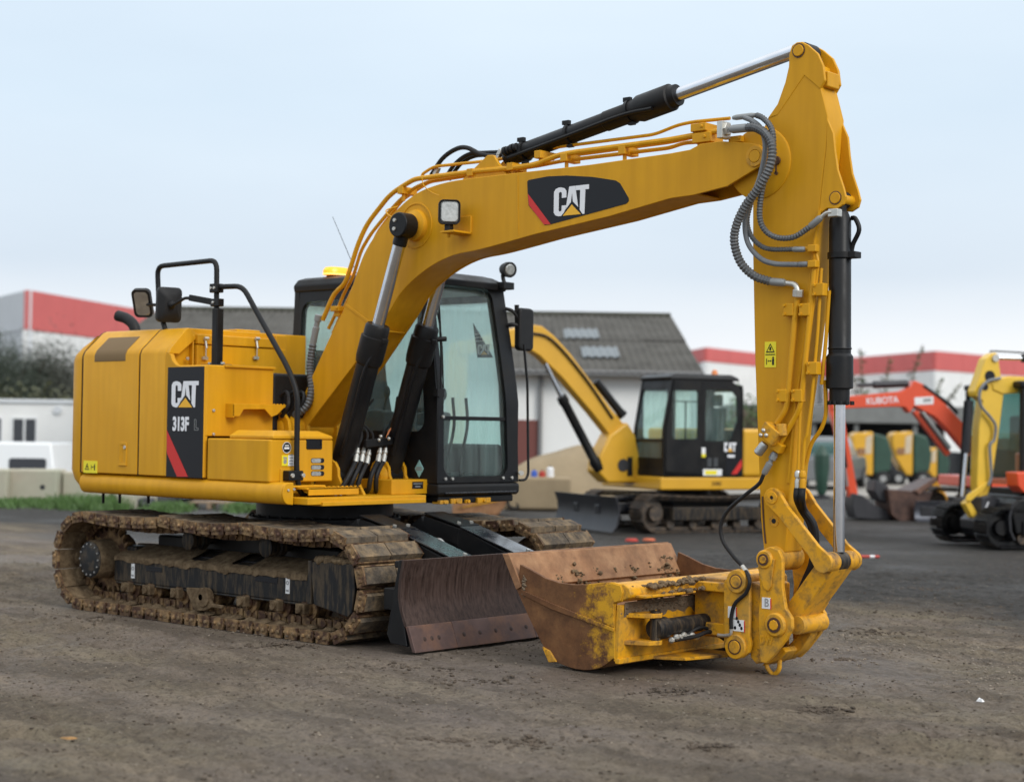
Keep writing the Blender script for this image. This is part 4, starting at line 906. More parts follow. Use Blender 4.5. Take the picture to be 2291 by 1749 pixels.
# interior: seat, consoles, monitor, levers
b = B(); b.prism(rrect(-.25, .25, .50, 1.02, .06), 'z', 1.42, 1.55)
b.loft([[(-.24+.02*k, .52+.02*abs(k-1), 1.55), (-.24+.02*k, 1.0-.02*abs(k-1), 1.55), (-.34-.03*k, 1.0-.03*k, 2.12), (-.34-.03*k, .52+.03*k, 2.12)] for k in (0, 4)])
b.prism(rrect(.62, .90, 2.14, 2.34, .05), 'x', -.46, -.37)
b.box(-.2, .2, .55, .97, 1.12, 1.42)
st = b.build('seat', 'seat', cab, bevel=.02)
for y0 in (.36, 1.04): B().prism([(-.3, 1.12), (.25, 1.12), (.3, 1.5), (.32, 1.66), (.2, 1.68), (-.3, 1.62)], 'y', y0, y0+.12).build('console', 'trim', cab, bevel=.02)
for y0 in (.42, 1.10): B().cyl((.24, y0, 1.66), (.27, y0, 1.78), .012).sph((.275, y0, 1.82), .028, .028, .055).build('joystick', 'rubber', cab)
b = B(); b.obox((.62, .42, 1.78), .04, .26, .19, Matrix.Rotation(R(-30), 3, 'Z')).cyl((.6, .42, 1.5), (.61, .42, 1.75), .016)
b.build('monitor', 'trim', cab, bevel=.01)
b = B()
for y0 in (.68, .84): b.tube([(.72, y0, 1.13), (.74, y0, 1.3), (.80, y0, 1.55), (.78, y0, 1.78)], .013, 8).box(.68, .82, y0-.05, y0+.05, 1.14, 1.17)
b.build('travel_lever', 'rubber', cab)
B().prism([(-.7, 1.7), (-.5, 1.7), (-.45, 2.1), (-.7, 2.2)], 'y', .4, 1.12).build('rear_shelf', 'trim', cab, bevel=.02)
B().box(.3, .9, .95, 1.18, 1.12, 1.40).build('side_console', 'trim', cab, bevel=.03)
# wiper on the front pillar
p = lambda px, py: X(px, py, cfx(1.9)+.05)
B().tube([p(986, 880), p(987, 800), p(983, 700), p(979, 660)], .009, 8).tube([p(992, 868), p(988, 760), p(977, 690)], .006, 6).box(*(lambda c: (c.x-.03, c.x+.02, c.y-.04, c.y+.04, c.z-.03, c.z+.03))(p(983, 878))).build('wiper', 'rubber', cab)
B().cyl(X(968, 760, 1.0), X(998, 758, 1.05), .02, n=12).build('wiper_stop', 'rubber', cab)
# beacon, antenna, work light
pb = Vector((-.44, .50, 2.83)); 
bc = B().lathe((pb.x, pb.y, 2.805), (pb.x, pb.y, 2.83), [(0, .10), (1, .095)]).box(pb.x-.33, pb.x+.02, pb.y-.05, pb.y+.05, 2.806, 2.818).build('beacon_base', 'black', cab)
def elong(z, k): return [(pb.x+.085*k*math.cos(R(a)), pb.y+.15*k*math.sin(R(a)), z) for a in range(0, 360, 15)]
B().loft([elong(2.831, 1), elong(2.87, 1), elong(2.895, .86), elong(2.90, .7)]).build('beacon', 'amber', bc)
B().loft([elong(2.8312, 1.004), elong(2.842, 1.006)]).build('beacon_glow', 'amber_core', bc)
B().cyl((-.30, .62, 2.81), Vector((-.30, .62, 2.81))+(D(733, 500, 13.6)-D(772, 592, 13.5)).normalized()*.62, .0035, .002, n=6).build('antenna', 'rubber', cab)
p = X(1131, 608, .92)
wl = B().box(p.x-.05, p.x+.05, p.y-.07, p.y+.06, p.z-.15, p.z-.09).tube([p+Vector((-.01, 0, -.1)), p+Vector((-.03, .0, -.03)), p], .018, 8).build('work_light', 'black', cab, bevel=.006)
ldir = Vector((.93, -.28, -.12)).normalized(); p = p+Vector((0, .03, .02))
B().lathe(p-ldir*.085, p+ldir*.035, [(0, .02), (.2, .05), (.6, .064), (1, .066)], 20).build('lamp_housing', 'rubber', wl)
B().lathe(p+ldir*.034, p+ldir*.042, [(0, .048), (1, .04)], 20).build('lamp_lens', 'lens', wl)
# left mirror and grab rail on the far front pillar
pc = X(1180, 737, 1.0)
mr = B().prism(rrect(pc.y-.095, pc.y+.09, pc.z-.18, pc.z+.18, .04), 'x', pc.x-.07, pc.x+.0).build('mirror', 'rubber', cab, bevel=.02, label='black door mirror beside the windscreen')
B().prism(rrect(pc.y-.07, pc.y+.07, pc.z-.15, pc.z+.15, .03), 'x', pc.x-.076, pc.x-.072).build('mirror_glass', 'mirror', mr)
b = B(); a = X(1158, 690, .95)
b.tube([X(1130, 690, .9), X(1148, 697, .95), X(1165, 724, .97)], .014, 8).tube([X(1156, 682, .95), X(1158, 730, .95), X(1170, 740, .98)], .02, 8).tube([X(1135, 728, .9), X(1150, 726, .95), X(1172, 735, .98)], .018, 8)
b.build('mirror_arm', 'rubber', mr)
B().tube(fillet([X(1172, 770, 1.0), X(1180, 860, 1.0), X(1182, 1060, 1.02), X(1176, 1073, 1.02), X(1162, 1074, 1.02)], .06), .011, 8, sm=0).build('grab_rail', 'black', cab)
B().cyl(X(1165, 1058, 1.0), X(1167, 1058, 1.05), .02, n=12).build('rail_bolt', 'zinc', cab)
# ---------------------------------------------------------------- boom
BH = .165; YB = YC-BH; YBL = YC+BH
upper_px = [(655, 930), (671, 938), (735, 760), (775, 678), (800, 605), (820, 557), (855, 505), (890, 467), (924, 438), (959, 420), (1019, 404), (1138, 389), (1317, 369), (1500, 343), (1543, 335), (1567, 322), (1613, 316), (1677, 320)]
lower_px = [(1697, 380), (1627, 417), (1550, 437), (1500, 444), (1364, 484), (1198, 524), (1079, 557), (1015, 571), (965, 595), (920, 630), (890, 665), (865, 707), (795, 812), (684, 956)]
U_ = XZ(upper_px, YB); L_ = XZ(lower_px, YB)
pe = Y(1690, 350, YB); fo = Y(641, 958, -.40)
foot = [(fo.x+.10*math.cos(R(a)), fo.z+.10*math.sin(R(a))) for a in (-60, -90, -120, -150, 180, 150, 120)]
nose = [(pe.x+.075*math.cos(R(a)), pe.z+.075*math.sin(R(a))) for a in (70, 35, 0, -35, -65)]
L2 = [p for p in L_ if p[0] < pe.x-.02]
Uv = [p for p in U_ if p[0] > fo.x+.06]
def smooth_poly(P, k=3): return [(v.x, v.y) for v in catmull([Vector((a, b, 0)) for a, b in P], k)]
nose_cut = 3.86
up_s = smooth_poly(Uv[:10], 4)+Uv[10:]
lo_s = L2[:4]+smooth_poly(L2[4:12], 4)+L2[12:]
prof = up_s+nose+lo_s+foot
bx = B().prism([p for p in prof], 'y', YB, YB+.022).prism(prof, 'y', YBL-.022, YBL)
# top and bottom plates between the side plates (set in a few mm)
def strip(P, off, x_end):
    Q = [Vector((x, 0, z)) for x, z in P if x < x_end]; b0 = []; b1 = []
    for i, p in enumerate(Q):
        d = (Q[min(i+1, len(Q)-1)]-Q[max(i-1, 0)]).normalized(); n = Vector((-d.z, 0, d.x))*off; b0.append((p.x+n.x*.3, p.z+n.z*.3)); b1.append((p.x+n.x, p.z+n.z))
    bx.prism(b0+b1[::-1], 'y', YB+.010, YBL-.010)
strip(up_s, -.02, 4.06); strip(lo_s[::-1], .02, 4.0)
BM = bx.build('boom', 'yellow', EX, bevel=.005, smooth=22)
B().box(4.02, 4.05, YB+.012, YBL-.012, pe.z-.11, pe.z+.08).build('nose_plate', 'yellow', BM)
def boss(px, y, r, h, par, m='yellow', name='boss'):
    p = Y(*px, y); return B().lathe((p.x, y+.01, p.z), (p.x, y-h, p.z), [(0, r), (.5, r), (1, r*.93)], 36).build(name, m, par)
# reinforcing ring and weld seams
rp = Y(930, 505, YB)
B().hole_ring((rp.x, YB+.004, rp.z), (rp.x, YB-.006, rp.z), .175, .162, 48).build('weld_ring', 'yellow', BM, bevel=.003)
B().lathe((rp.x, YB+.01, rp.z), (rp.x, YB-.11, rp.z), [(0, .125), (.35, .115), (.5, .075), (1, .07)], 32).build('cylinder_boss', 'yellow', BM)
B().lathe((rp.x, YBL-.01, rp.z), (rp.x, YBL+.11, rp.z), [(0, .125), (.35, .115), (.5, .075), (1, .07)], 32).build('cylinder_boss', 'yellow', BM)
a = Y(773, 682, YB); c = Y(838, 730, YB); B().bar((a.x, YB-.001, a.z), (c.x, YB-.001, c.z), .008, .022).build('weld_seam', 'yellow', BM, bevel=.003)
a = Y(1158, 389, YB); c = Y(1160, 533, YB); B().bar((a.x, YB-.0005, a.z-.01), (c.x, YB-.0005, c.z+.02), .005, .008, (1, 0, 0)).build('weld_seam', 'yellow', BM)
c1 = [Y(859, 737, YB), Y(907, 742, YBL)]
B().bar(c1[0]+Vector((.0, .02, -.012)), c1[1]+Vector((0, -.02, -.012)), .03, .012).build('weld_seam', 'yellow', BM, bevel=.004)
# foot boss and pin
B().lathe((fo.x, -.43, fo.z), (fo.x, .19, fo.z), [(0, .085), (.02, .105), (.08, .105), (.1, .095), (.9, .095), (.92, .105), (.98, .105), (1, .085)], 36).build('boom_foot', 'yellow', BM, smooth=30)
for yy in (-.47, -.27, .05, .24):
    B().prism([(fo.x-.14, 1.0), (fo.x+.2, 1.0), (fo.x+.12, 1.3)]+[(fo.x+.13*math.cos(R(t)), fo.z+.13*math.sin(R(t))) for t in (0, 30, 60, 90, 120, 150, 180)]+[(fo.x-.14, 1.3)], 'y', yy-.016, yy+.016).build('boom_bracket', 'yellow', EX, bevel=.006)
fp = B().lathe((fo.x, -.49, fo.z), (fo.x, -.50, fo.z), [(0, .075), (1, .06)], 30).build('foot_pin', 'yellow', EX)
# nose pin
ppn = B().hole_ring((pe.x, YB+.002, pe.z), (pe.x, YB-.012, pe.z), .066, .042, 36).build('nose_boss', 'yellow_dusty', BM, bevel=.003)
B().cyl((pe.x, YBL+.03, pe.z), (pe.x, YB-.014, pe.z), .04, n=30).build('stick_pin', 'yellow', BM, bevel=.004)
# boom decal
dp = XZ([(1180, 407), (1183, 403), (1225, 395), (1269, 393), (1325, 396), (1378, 404), (1388, 411), (1407, 444), (1407, 450), (1402, 456), (1318, 479), (1233, 502), (1219, 504), (1183, 460), (1181, 433)], YB)
bd = B().prism(dp, 'y', YB-.003, YB+.002).build('decal', 'decal_black', BM, bevel=.001)
rp_ = XZ([(1181.5, 434), (1183.5, 459), (1217, 502.5), (1232, 502), ], YB-.003)
B().prism(rp_, 'y', YB-.005, YB-.003).build('red_stripe', 'red', bd, smooth=0)
a = Y(1239, 489, YB-.003); c = Y(1318, 402, YB-.003)
zc_ = Y(1235, 422, YB).z
cat_logo(bd, (a.x, a.z+.012), (c.x-a.x), (zc_-a.z-.012)*1.0, YB-.003)
# boom work light
p = Y(1005, 475, YB-.14); ld = Vector((.72, -.66, -.05)).normalized()
u = Vector((0, 0, 1)).cross(ld).normalized(); v = ld.cross(u)
f3l = lambda a, b_, d: p+u*a+v*b_+ld*d
ro = rrect(-.08, .08, -.09, .09, .035); ri = rrect(-.066, .066, -.076, .076, .028); rb_ = rrect(-.05, .05, -.06, .06, .03)
wl2 = B().loft([[f3l(a*1, b_, .03) for a, b_ in ri], [f3l(a, b_, .045) for a, b_ in ro], [f3l(a, b_, -.03) for a, b_ in ro], [f3l(a, b_, -.10) for a, b_ in rb_]]).obox(p-v*.115, .05, .05, .05).build('work_light', 'rubber', BM, bevel=.006)
B().loft([[f3l(a, b_, .031) for a, b_ in ri], [f3l(a*.9, b_*.9, .042) for a, b_ in ri]]).build('lamp_lens', 'lens', wl2)
B().box(p.x-.04, p.x+.10, p.y-.05, YB, p.z-.155, p.z-.14).box(p.x-.04, p.x+.10, YB-.015, YB, p.z-.15, p.z-.02).cyl((p.x, p.y, p.z-.185), (p.x, p.y, p.z-.13), .012, n=6).build('lamp_bracket', 'yellow', BM, bevel=.003)
B().tube([Y(983, 438, YB-.08), Y(965, 430, YB-.03), Y(948, 415, YB-.004), Y(944, 396, YB+.0)], .004, 6).build('lamp_cable', 'yellow', BM)
B().tube([Y(885, 490, YB-.2), Y(868, 480, YB-.15), Y(865, 470, YB-.1), Y(890, 462, YB-.02)], .005, 6).build('lamp_cable', 'yellow', BM)

# ---------------------------------------------------------------- boom cylinders
T_ = Vector((1.285, 0, 3.05)); F_ = Vector((.60, 0, 1.14))
for yy, lab in ((-.41, 1), (.135, 2)):
    t = Vector((T_.x if lab == 1 else 1.262, yy, T_.z)); f = Vector((F_.x, yy, F_.z)); d = (t-f).normalized(); Lc = (t-f).length
    g = Y(838, 722, yy) if lab == 1 else Y(951, 726, yy)
    gl_ = (g-f).dot(d)
    b = B(); b.lathe(f, f+d*gl_, [(0, .085), (.04, .088), (.74, .088), (.745, .094), (.75, .1), (.79, .108), (.92, .108), (.925, .097), (.985, .095), (1, .085)], 30)
    b.cyl(f-Vector((0, .07, 0)), f+Vector((0, .07, 0)), .10, n=24)
    bc_ = b.build('boom_cylinder', 'black', EX, smooth=30)
    e_ = d.cross(Vector((0, 1, 0)))
    cw = f+d*(gl_-.10)
    B().obox(cw, .23, .05, .04, Matrix((Vector((0, 1, 0)).cross(d), Vector((0, 1, 0)), d)).transposed()).build('gland_lug', 'black', bc_, bevel=.008)
    B().cyl(f+d*(gl_-.02), t-d*.08, .048, n=28).build('piston_rod', 'chrome', bc_)
    rh = B().cyl(t-Vector((0, .075, 0)), t+Vector((0, .06, 0)), .095, n=30).cyl(t-d*.16, t-d*.05, .055, n=20).build('rod_eye', 'black', bc_, bevel=.012)
    if lab == 1: bolts('cap_bolt', [t+Vector((-.025, -.075, .035)), t+Vector((-.03, -.075, -.03))], (0, -1, 0), .016, .012, 'zinc', bc_)
    B().tube([f+d*.18+Vector((.06, -.08, 0)), f+d*.5+Vector((.07, -.085, .0)), f+d*(gl_-.35)+Vector((.07, -.08, 0)), f+d*(gl_-.18)+Vector((.10, -.02, 0))], .014, 8).build('oil_pipe', 'black', bc_)
# lugs that carry the cylinders
for yy in (-.50, -.32, .045, .225):
    B().prism([(.40, .99), (.82, .99), (.74, 1.10)]+[(F_.x+.11*math.cos(R(a_)), F_.z+.03+.11*math.sin(R(a_))) for a_ in (-10, 20, 50, 80, 110, 140, 170, 190)]+[(.44, 1.08)], 'y', yy-.014, yy+.014).build('cylinder_lug', 'yellow', EX, bevel=.006)
B().lathe((F_.x, .03, F_.z), (F_.x, -.01, F_.z), [(0, .10), (.5, .085), (1, .06)], 28).build('cylinder_pin', 'yellow', EX)
# nameplate box beside the cab
a = X(876, 1108, .9); c = X(953, 1072, .9)
nb = B().box(.55, .9, a.y, CY0+.02, 1.005, c.z).build('frame_box', 'yellow', EX, bevel=.006)
q0 = X(922, 1093, .9); q1 = X(946, 1077, .9)
B().box(.899, .904, q0.y, q1.y, q0.z, q1.z).build('nameplate', 'decal_black', nb)
B().box(.904, .905, q0.y+.01, q1.y-.01, q0.z+.035, q0.z+.043).box(.904, .905, q0.y+.03, q1.y-.03, q0.z+.012, q0.z+.022).build('nameplate_text', 'sleeve', nb)
B().box(.6, 1.08, -1.0, .08, .945, .975).build('front_deck', 'yellow', EX, bevel=.004)
for i, (y_, w_) in enumerate(((.30, .10), (.43, .13), (.60, .05), (.74, .16))): B().box(.93, 1.02, y_, y_+w_, .925, .955+.012*(i % 2)).cyl((1.0, y_+w_*.5, .942), (1.035, y_+w_*.5, .942), .016, n=10).build('hinge_bracket', 'yellow_dusty', EX, bevel=.004)
# hose bundle in front of the boom foot
B().bar((.80, -.32, 1.40), (.66, .34, 1.44), .03, .06).build('hose_rack', 'black', EX, bevel=.006)
for i, (x1, y1) in enumerate(((801, 1018), (814, 1018), (826, 1022), (851, 1018), (863, 1018))):
    dx = .74; p = X(x1, y1-15, dx); q2 = X(x1-5, y1+12, dx+.03); p3 = X(x1-20, y1+45, dx+.06); p4 = X(x1-42+i*5, y1+78, dx+.02); p5 = X(x1-70+i*12, y1+78, dx-.15)
    hz = B().tube([q2, p3, p4, p5], .019, 10).build('hose', 'rubber', EX)
    B().lathe(p, q2+(q2-p)*.15, [(0, .014), (.18, .014), (.2, .021), (.38, .021), (.4, .015), (.5, .015), (.52, .022), (1, .022)], 12).build('hose_fitting', 'zinc', hz)
    B().tube([p, X(x1+8, y1-50, dx-.05), X(x1+(-20 if i < 3 else 30), y1-85, dx-.2), X(x1+(10 if i < 3 else 38), y1-130, dx-.12)], .010, 8).build('hose', 'rubber', EX)
for px_, py_ in ((852, 976), (848, 984), (870, 981)): B().sph(X(px_, py_, .79), .014).build('grease_nipple', 'zinc', EX)
B().tube([X(862, 985, .7), X(872, 962, .7), X(888, 945, .7), (X(895, 953, .7)), X(893, 965, .7)], .006, 6).build('cable_tie', 'orange_tie', EX)
for i in range(4): B().tube([Vector((.02, -.5+.07*i, 1.60)), Vector((.10, -.5+.08*i, 1.70+.02*i)), Vector((.02, -.46+.08*i, 1.80)), Vector((-.1, -.5+.06*i, 1.72))], .016, 8).build('hose', 'rubber', EX)
B().box(-.4, -.03, -.55, .22, 1.02, 1.95).build('valve_bank', 'black', EX, bevel=.03)

# ---------------------------------------------------------------- pipes and hoses on the boom
def PP(l, y): return [Y(a, b_, y) for a, b_ in l]
YP = YB+.05
B().tube(fillet(PP([(722, 716), (747, 657), (772, 635), (783, 603), (802, 543), (822, 500), (872, 436), (905, 414), (927, 401), (1060, 384), (1138, 377), (1197, 369), (1248, 348), (1278, 342), (1500, 313), (1543, 305), (1610, 293)], YP), .08), .019, 10, sm=0).build('hydraulic_pipe', 'yellow', BM)
B().tube(fillet(PP([(943, 398), (946, 389), (970, 373), (1120, 357), (1168, 341), (1212, 334), (1465, 301), (1517, 280), (1550, 273), (1633, 265)], YP+.10), .06), .012, 8, sm=0).build('hydraulic_pipe', 'yellow', BM)
B().tube(fillet(PP([(735, 735), (752, 700), (770, 655), (790, 620), (808, 560), (830, 523), (865, 480), (892, 450), (927, 420), (965, 404), (1080, 388), (1200, 372), (1260, 360), (1500, 331), (1530, 320), (1560, 318), (1600, 312)], YP+.05), .06), .014, 8, sm=0).build('hydraulic_pipe', 'yellow', BM)
B().tube(fillet(PP([(745, 745), (765, 700), (800, 625), (845, 520), (900, 447), (960, 407), (1100, 385), (1180, 350), (1300, 345), (1500, 318), (1560, 305)], YP+.16), .06), .014, 8, sm=0).build('hydraulic_pipe', 'yellow', BM)
for px_, py_ in ((905, 425), (1212, 345), (1060, 385), (1150, 372), (1270, 352), (1400, 336)):
    p = Y(px_, py_, YP+.03); B().box(p.x-.03, p.x+.03, YP-.02, YP+.14, p.z-.035, p.z+.02).box(p.x-.012, p.x+.012, YP+.01, YP+.03, p.z-.09, p.z).build('pipe_clamp', 'yellow', BM, bevel=.004)
for px_, py_, s_ in ((755, 690, .04), (1575, 308, .06), (1568, 285, .05), (1650, 312, .04)):
    p = Y(px_, py_, YP); B().box(p.x-s_*1.2, p.x+s_*1.2, YP-.035, YP+.12, p.z-s_*.6, p.z+s_*.45).box(p.x-s_*.8, p.x+s_*.8, YP-.01, YP+.1, p.z-s_*1.6, p.z).cyl((p.x+.03, YP-.045, p.z), (p.x+.03, YP, p.z), .012, n=6).build('pipe_bracket', 'yellow', BM, bevel=.005)
# lower return hose
f0 = Y(709, 725, YP-.02); f1 = Y(700, 770, YP-.02)
hz = B().tube([f1, Y(694, 820, YP-.03), Y(697, 870, YP-.05), Y(688, 905, YP-.08), Y(665, 925, YP-.12), Y(640, 928, YP-.13), Y(612, 915, YP-.1)], .030, 12, 8, rib=.10, ribpitch=.026).build('spiral_hose', 'hose_rib', BM)
B().lathe(f0+(f0-f1)*.45, f1, [(0, .03), (.2, .03), (.22, .022), (.4, .022), (.42, .028), (1, .027)], 14).build('hose_fitting', 'sleeve', hz)
# black hoses to the stick cylinder base
for k, l in enumerate(([(965, 392), (990, 355), (1020, 334), (1045, 331), (1075, 345), (1105, 349), (1130, 344)], [(995, 400), (1020, 365), (1050, 345), (1085, 342), (1140, 340)], [(1005, 402), (1030, 368), (1060, 350), (1100, 346)])):
    B().tube(PP(l, YC+.02+.04*k), .016 if k else .018, 10, 6).build('hose', 'rubber', BM)
for px_, py_ in ((977, 383), (1118, 344)):
    p = Y(px_, py_, YC+.02); B().bar(p+Vector((-.02, 0, -.03)), p+Vector((.02, 0, .03)), .035, .035).build('hose_fitting', 'zinc', BM, bevel=.006)

# ---------------------------------------------------------------- stick cylinder
a = Y(1140, 352, YC); g = Y(1519, 227, YC); e_ = Y(1786, 113, YC); d = (e_-a).normalized(); Lg = (g-a).dot(d)
b = B(); b.lathe(a-d*.03, a+d*Lg, [(0, .05), (.03, .066), (.60, .066), (.605, .072), (.615, .072), (.72, .072), (.78, .082), (.80, .094), (.965, .094), (.97, .08), (1, .075)], 30)
sc = b.build('stick_cylinder', 'black', EX, smooth=25)
B().cyl(a+d*(Lg-.02), e_-d*.02, .046, n=28).build('piston_rod', 'chrome', sc)
for t in (.10, .38, .74):
    p = a+d*(Lg*t); B().hole_ring(p-d*.012, p+d*.012, .078 if t < .7 else .088, .05, 24).obox(p+Vector((-.02, -.02, .085)), .06, .03, .03).obox(p+Vector((.02, -.02, -.085)), .05, .03, .02).build('band_clamp', 'black', sc)
B().tube([a+d*.05+Vector((0, -.075, -.03)), a+d*.6+Vector((0, -.08, -.03)), a+d*(Lg*.72)+Vector((0, -.09, -.03)), a+d*(Lg*.9)+Vector((0, -.09, -.06))], .014, 8).build('oil_pipe', 'black', sc)
lugp = Y(1113, 366, YC)
for yy in (YC-.10, YC+.10): B().prism([(lugp.x-.26, 3.375), (lugp.x+.20, 3.375), (lugp.x+.11, 3.47), (lugp.x+.06, 3.535), (lugp.x, 3.54), (lugp.x-.06, 3.50)], 'y', yy-.015, yy+.015).build('cylinder_lug', 'yellow', BM, bevel=.006)
b = B()
for i in range(4):
    p = a+d*(.02+.035*i)+Vector((0, -.07, .03)); b.cyl(p-d*.012, p+d*.012, .034-.004*(i % 2), n=12)
b.build('hose_manifold', 'rubber', sc)

# ---------------------------------------------------------------- stick
YSR, YSL = -.22, -.02
body = XZ([(1717, 267), (1806, 143), (1815, 139), (1823, 143), (1852, 260), (1848, 330), (1838, 420), (1825, 560), (1812, 700), (1800, 800), (1783, 917), (1768, 1080), (1761, 1180), (1757, 1235), (1709, 1235), (1702, 1160), (1689, 810), (1684, 560), (1684, 450), (1692, 370), (1705, 295)], YSR)
SK = B().prism(body, 'y', YSR, YSL).build('stick', 'yellow', EX, bevel=.007)
pi_ = Y(1785, 113, YSR-.015)
lug = XZ([(1716, 268), (1740, 233), (1757, 185), (1765, 150), (1766, 122), (1772, 103), (1783, 95), (1795, 94), (1808, 101), (1830, 120), (1842, 147), (1846, 165), (1835, 175), (1823, 141), (1815, 137), (1806, 141)], YSR-.006)
wide = XZ([(1717, 266), (1740, 233), (1757, 185), (1765, 150), (1766, 122), (1772, 103), (1783, 95), (1795, 94), (1808, 101), (1830, 120), (1842, 147), (1846, 180), (1835, 200), (1800, 170), (1740, 258)], YSR)
for y0 in (YSR-.004, YSL-.021): B().prism(wide, 'y', y0, y0+.025).build('top_lug', 'yellow', SK, bevel=.006)
c_ = Y(1838, 165, YSR); B().box(c_.x-.05, c_.x+.03, YSR+.03, YSL-.03, c_.z-.08, c_.z+.02).build('lug_web', 'yellow', SK, bevel=.01)
B().hole_ring((pi_.x, YSR-.003, pi_.z), (pi_.x, YSR-.008, pi_.z), .046, .036, 30).build('pin_ring', 'pin_rust', SK)
B().cyl((pi_.x, YSL+.02, pi_.z), (pi_.x, YSR-.016, pi_.z), .037, n=28).build('pin', 'yellow', SK, bevel=.004)
B().hole_ring((pi_.x, YC-.06, pi_.z), (pi_.x, YC+.06, pi_.z), .062, .03, 26).build('rod_eye', 'black', sc)
# round joint plate behind the boom nose
jp = Y(1698, 365, YSR-.01)
B().lathe((jp.x, YSR+.005, jp.z), (jp.x, YSR-.012, jp.z), [(0, .235), (.6, .232), (1, .222)], 48).build('joint_plate', 'yellow', SK)
b = B(); p = Y(1738, 360, YSR-.02); b.cyl(p, p+Vector((.0, -.02, 0)), .03, n=10).cyl(p+Vector((0, 0, -.08)), p+Vector((0, -.012, -.08)), .012, n=8).bar(p+Vector((0, -.008, 0)), p+Vector((0, -.008, -.08)), .008, .008, (1, 0, 0)); b.build('grease_mark', 'pin_rust', SK)
# lugs for the bucket cylinder
lg = XZ([(1850, 265), (1864, 298), (1868, 340), (1874, 380), (1887, 420), (1892, 440), (1887, 457), (1872, 467), (1850, 466), (1832, 480), (1838, 420), (1848, 330)], YSR)
for y0 in (YSR, YSL-.022): B().prism(lg, 'y', y0, y0+.022).build('cylinder_lug', 'yellow', SK, bevel=.005)
pk = Y(1869, 443, YSR)
B().cyl((pk.x, YSL+.01, pk.z), (pk.x, YSR-.008, pk.z), .036, n=26).build('pin', 'yellow', SK, bevel=.004)
B().hole_ring((pk.x, YSR+.001, pk.z), (pk.x, YSR-.003, pk.z), .043, .036, 26).build('pin_ring', 'pin_rust', SK)
# edge rib down the front face and pipes on the side
ed = [Y(a_, b_, YSR) for a_, b_ in ((1838, 470), (1825, 560), (1812, 700), (1800, 800), (1783, 917), (1768, 1080))]
B().tube([p+Vector((-.012, -.004, 0)) for p in ed], .012, 8).build('edge_rib', 'yellow', SK)
p0 = Y(1711, 822, YSR); p1 = Y(1737, 764, YSR); warning('warning_label', p0.x, p1.x, p0.z, p1.z, YSR, SK, True)
YQ = YSR-.035
pipe = lambda l, r, y=YQ: B().tube(fillet(PP(l, y), .07), r, 10, sm=0).build('hydraulic_pipe', 'yellow', SK)
pipe([(1784, 668), (1779, 706), (1764, 874), (1761, 912), (1738, 948)], .019)
pipe([(1823, 592), (1814, 685), (1795, 874), (1789, 917), (1757, 972), (1745, 994)], .017)
pipe([(1820, 557), (1831, 580), (1829, 610), (1815, 720), (1805, 800), (1790, 925), (1786, 1050)], .010, YQ+.01)
pipe([(1838, 600), (1830, 740), (1822, 830), (1815, 905), (1805, 975), (1800, 985), (1796, 1050)], .010, YQ+.02)
pipe([(1855, 650), (1848, 760), (1838, 860)], .012, YQ+.06)
pipe([(1846, 850), (1848, 900), (1848, 930), (1838, 960), (1815, 990), (1803, 1040)], .013, YQ+.10)
for px_, py_, n_ in ((1769, 693, 1), (1805, 693, 1), (1754, 885, 1), (1788, 885, 1), (1836, 648, 1), (1822, 824, 1)):
    p = Y(px_, py_, YQ); cb = B().box(p.x-.045, p.x+.03, YQ-.022, YSR, p.z-.04, p.z+.04).build('pipe_clamp', 'yellow', SK, bevel=.006)
    for k in (-1, 1): B().cyl((p.x-.033, YQ-.022, p.z+.028*k), (p.x-.033, YQ-.032, p.z+.028*k), .010, n=6).build('clamp_bolt', 'yellow', cb)
# valve block, filter and connectors
p = Y(1727, 970, YQ-.03); rot = Matrix.Rotation(R(35), 3, 'Y')
vb = B().obox(p, .13, .09, .10, rot).cyl(p+rot @ Vector((.07, 0, .03)), p+rot @ Vector((.02, 0, .09)), .035, n=8).build('valve_block', 'yellow_dusty', SK, bevel=.008)
q0 = Y(1712, 992, YQ-.05); q1 = Y(1694, 1016, YQ-.06); B().lathe(q0, q1, [(0, .025), (.2, .03), (.9, .03), (1, .02)], 16).build('filter', 'steel', vb)
for k in range(3): B().sph(p+Vector((-.05+.02*k, -.05, -.01+.03*(k % 2))), .014).build('block_bolt', 'zinc', vb)
p = Y(1742, 1000, YQ); B().obox(p, .07, .06, .06, Matrix.Rotation(R(30), 3, 'Y')).build('pipe_union', 'yellow', SK, bevel=.006)
B().lathe(Y(1735, 1012, YQ), Y(1708, 1062, YQ-.02), [(0, .018), (.1, .024), (.3, .024), (.32, .015), (.45, .015), (.47, .022), (.9, .02), (1, .012)], 14).build('hose_fitting', 'sleeve', SK)
B().tube(PP([(1708, 1062), (1698, 1082), (1671, 1104), (1630, 1140), (1613, 1174), (1617, 1209), (1640, 1243), (1662, 1268)], YQ-.05)+PP([(1677, 1297), (1669, 1326), (1645, 1349), (1636, 1380), (1636, 1406)], -.36), .0125, 10, 8).build('hose', 'rubber', SK)
B().lathe(Y(1660, 1265, YQ-.06), Y(1676, 1288, YQ-.06), [(0, .014), (.5, .018), (1, .014)], 10).build('hose_fitting', 'zinc', SK)
B().tube(PP([(1636, 1406), (1634, 1418), (1620, 1421), (1606, 1420)], -.36), .011, 8).build('hose_fitting', 'zinc', SK)
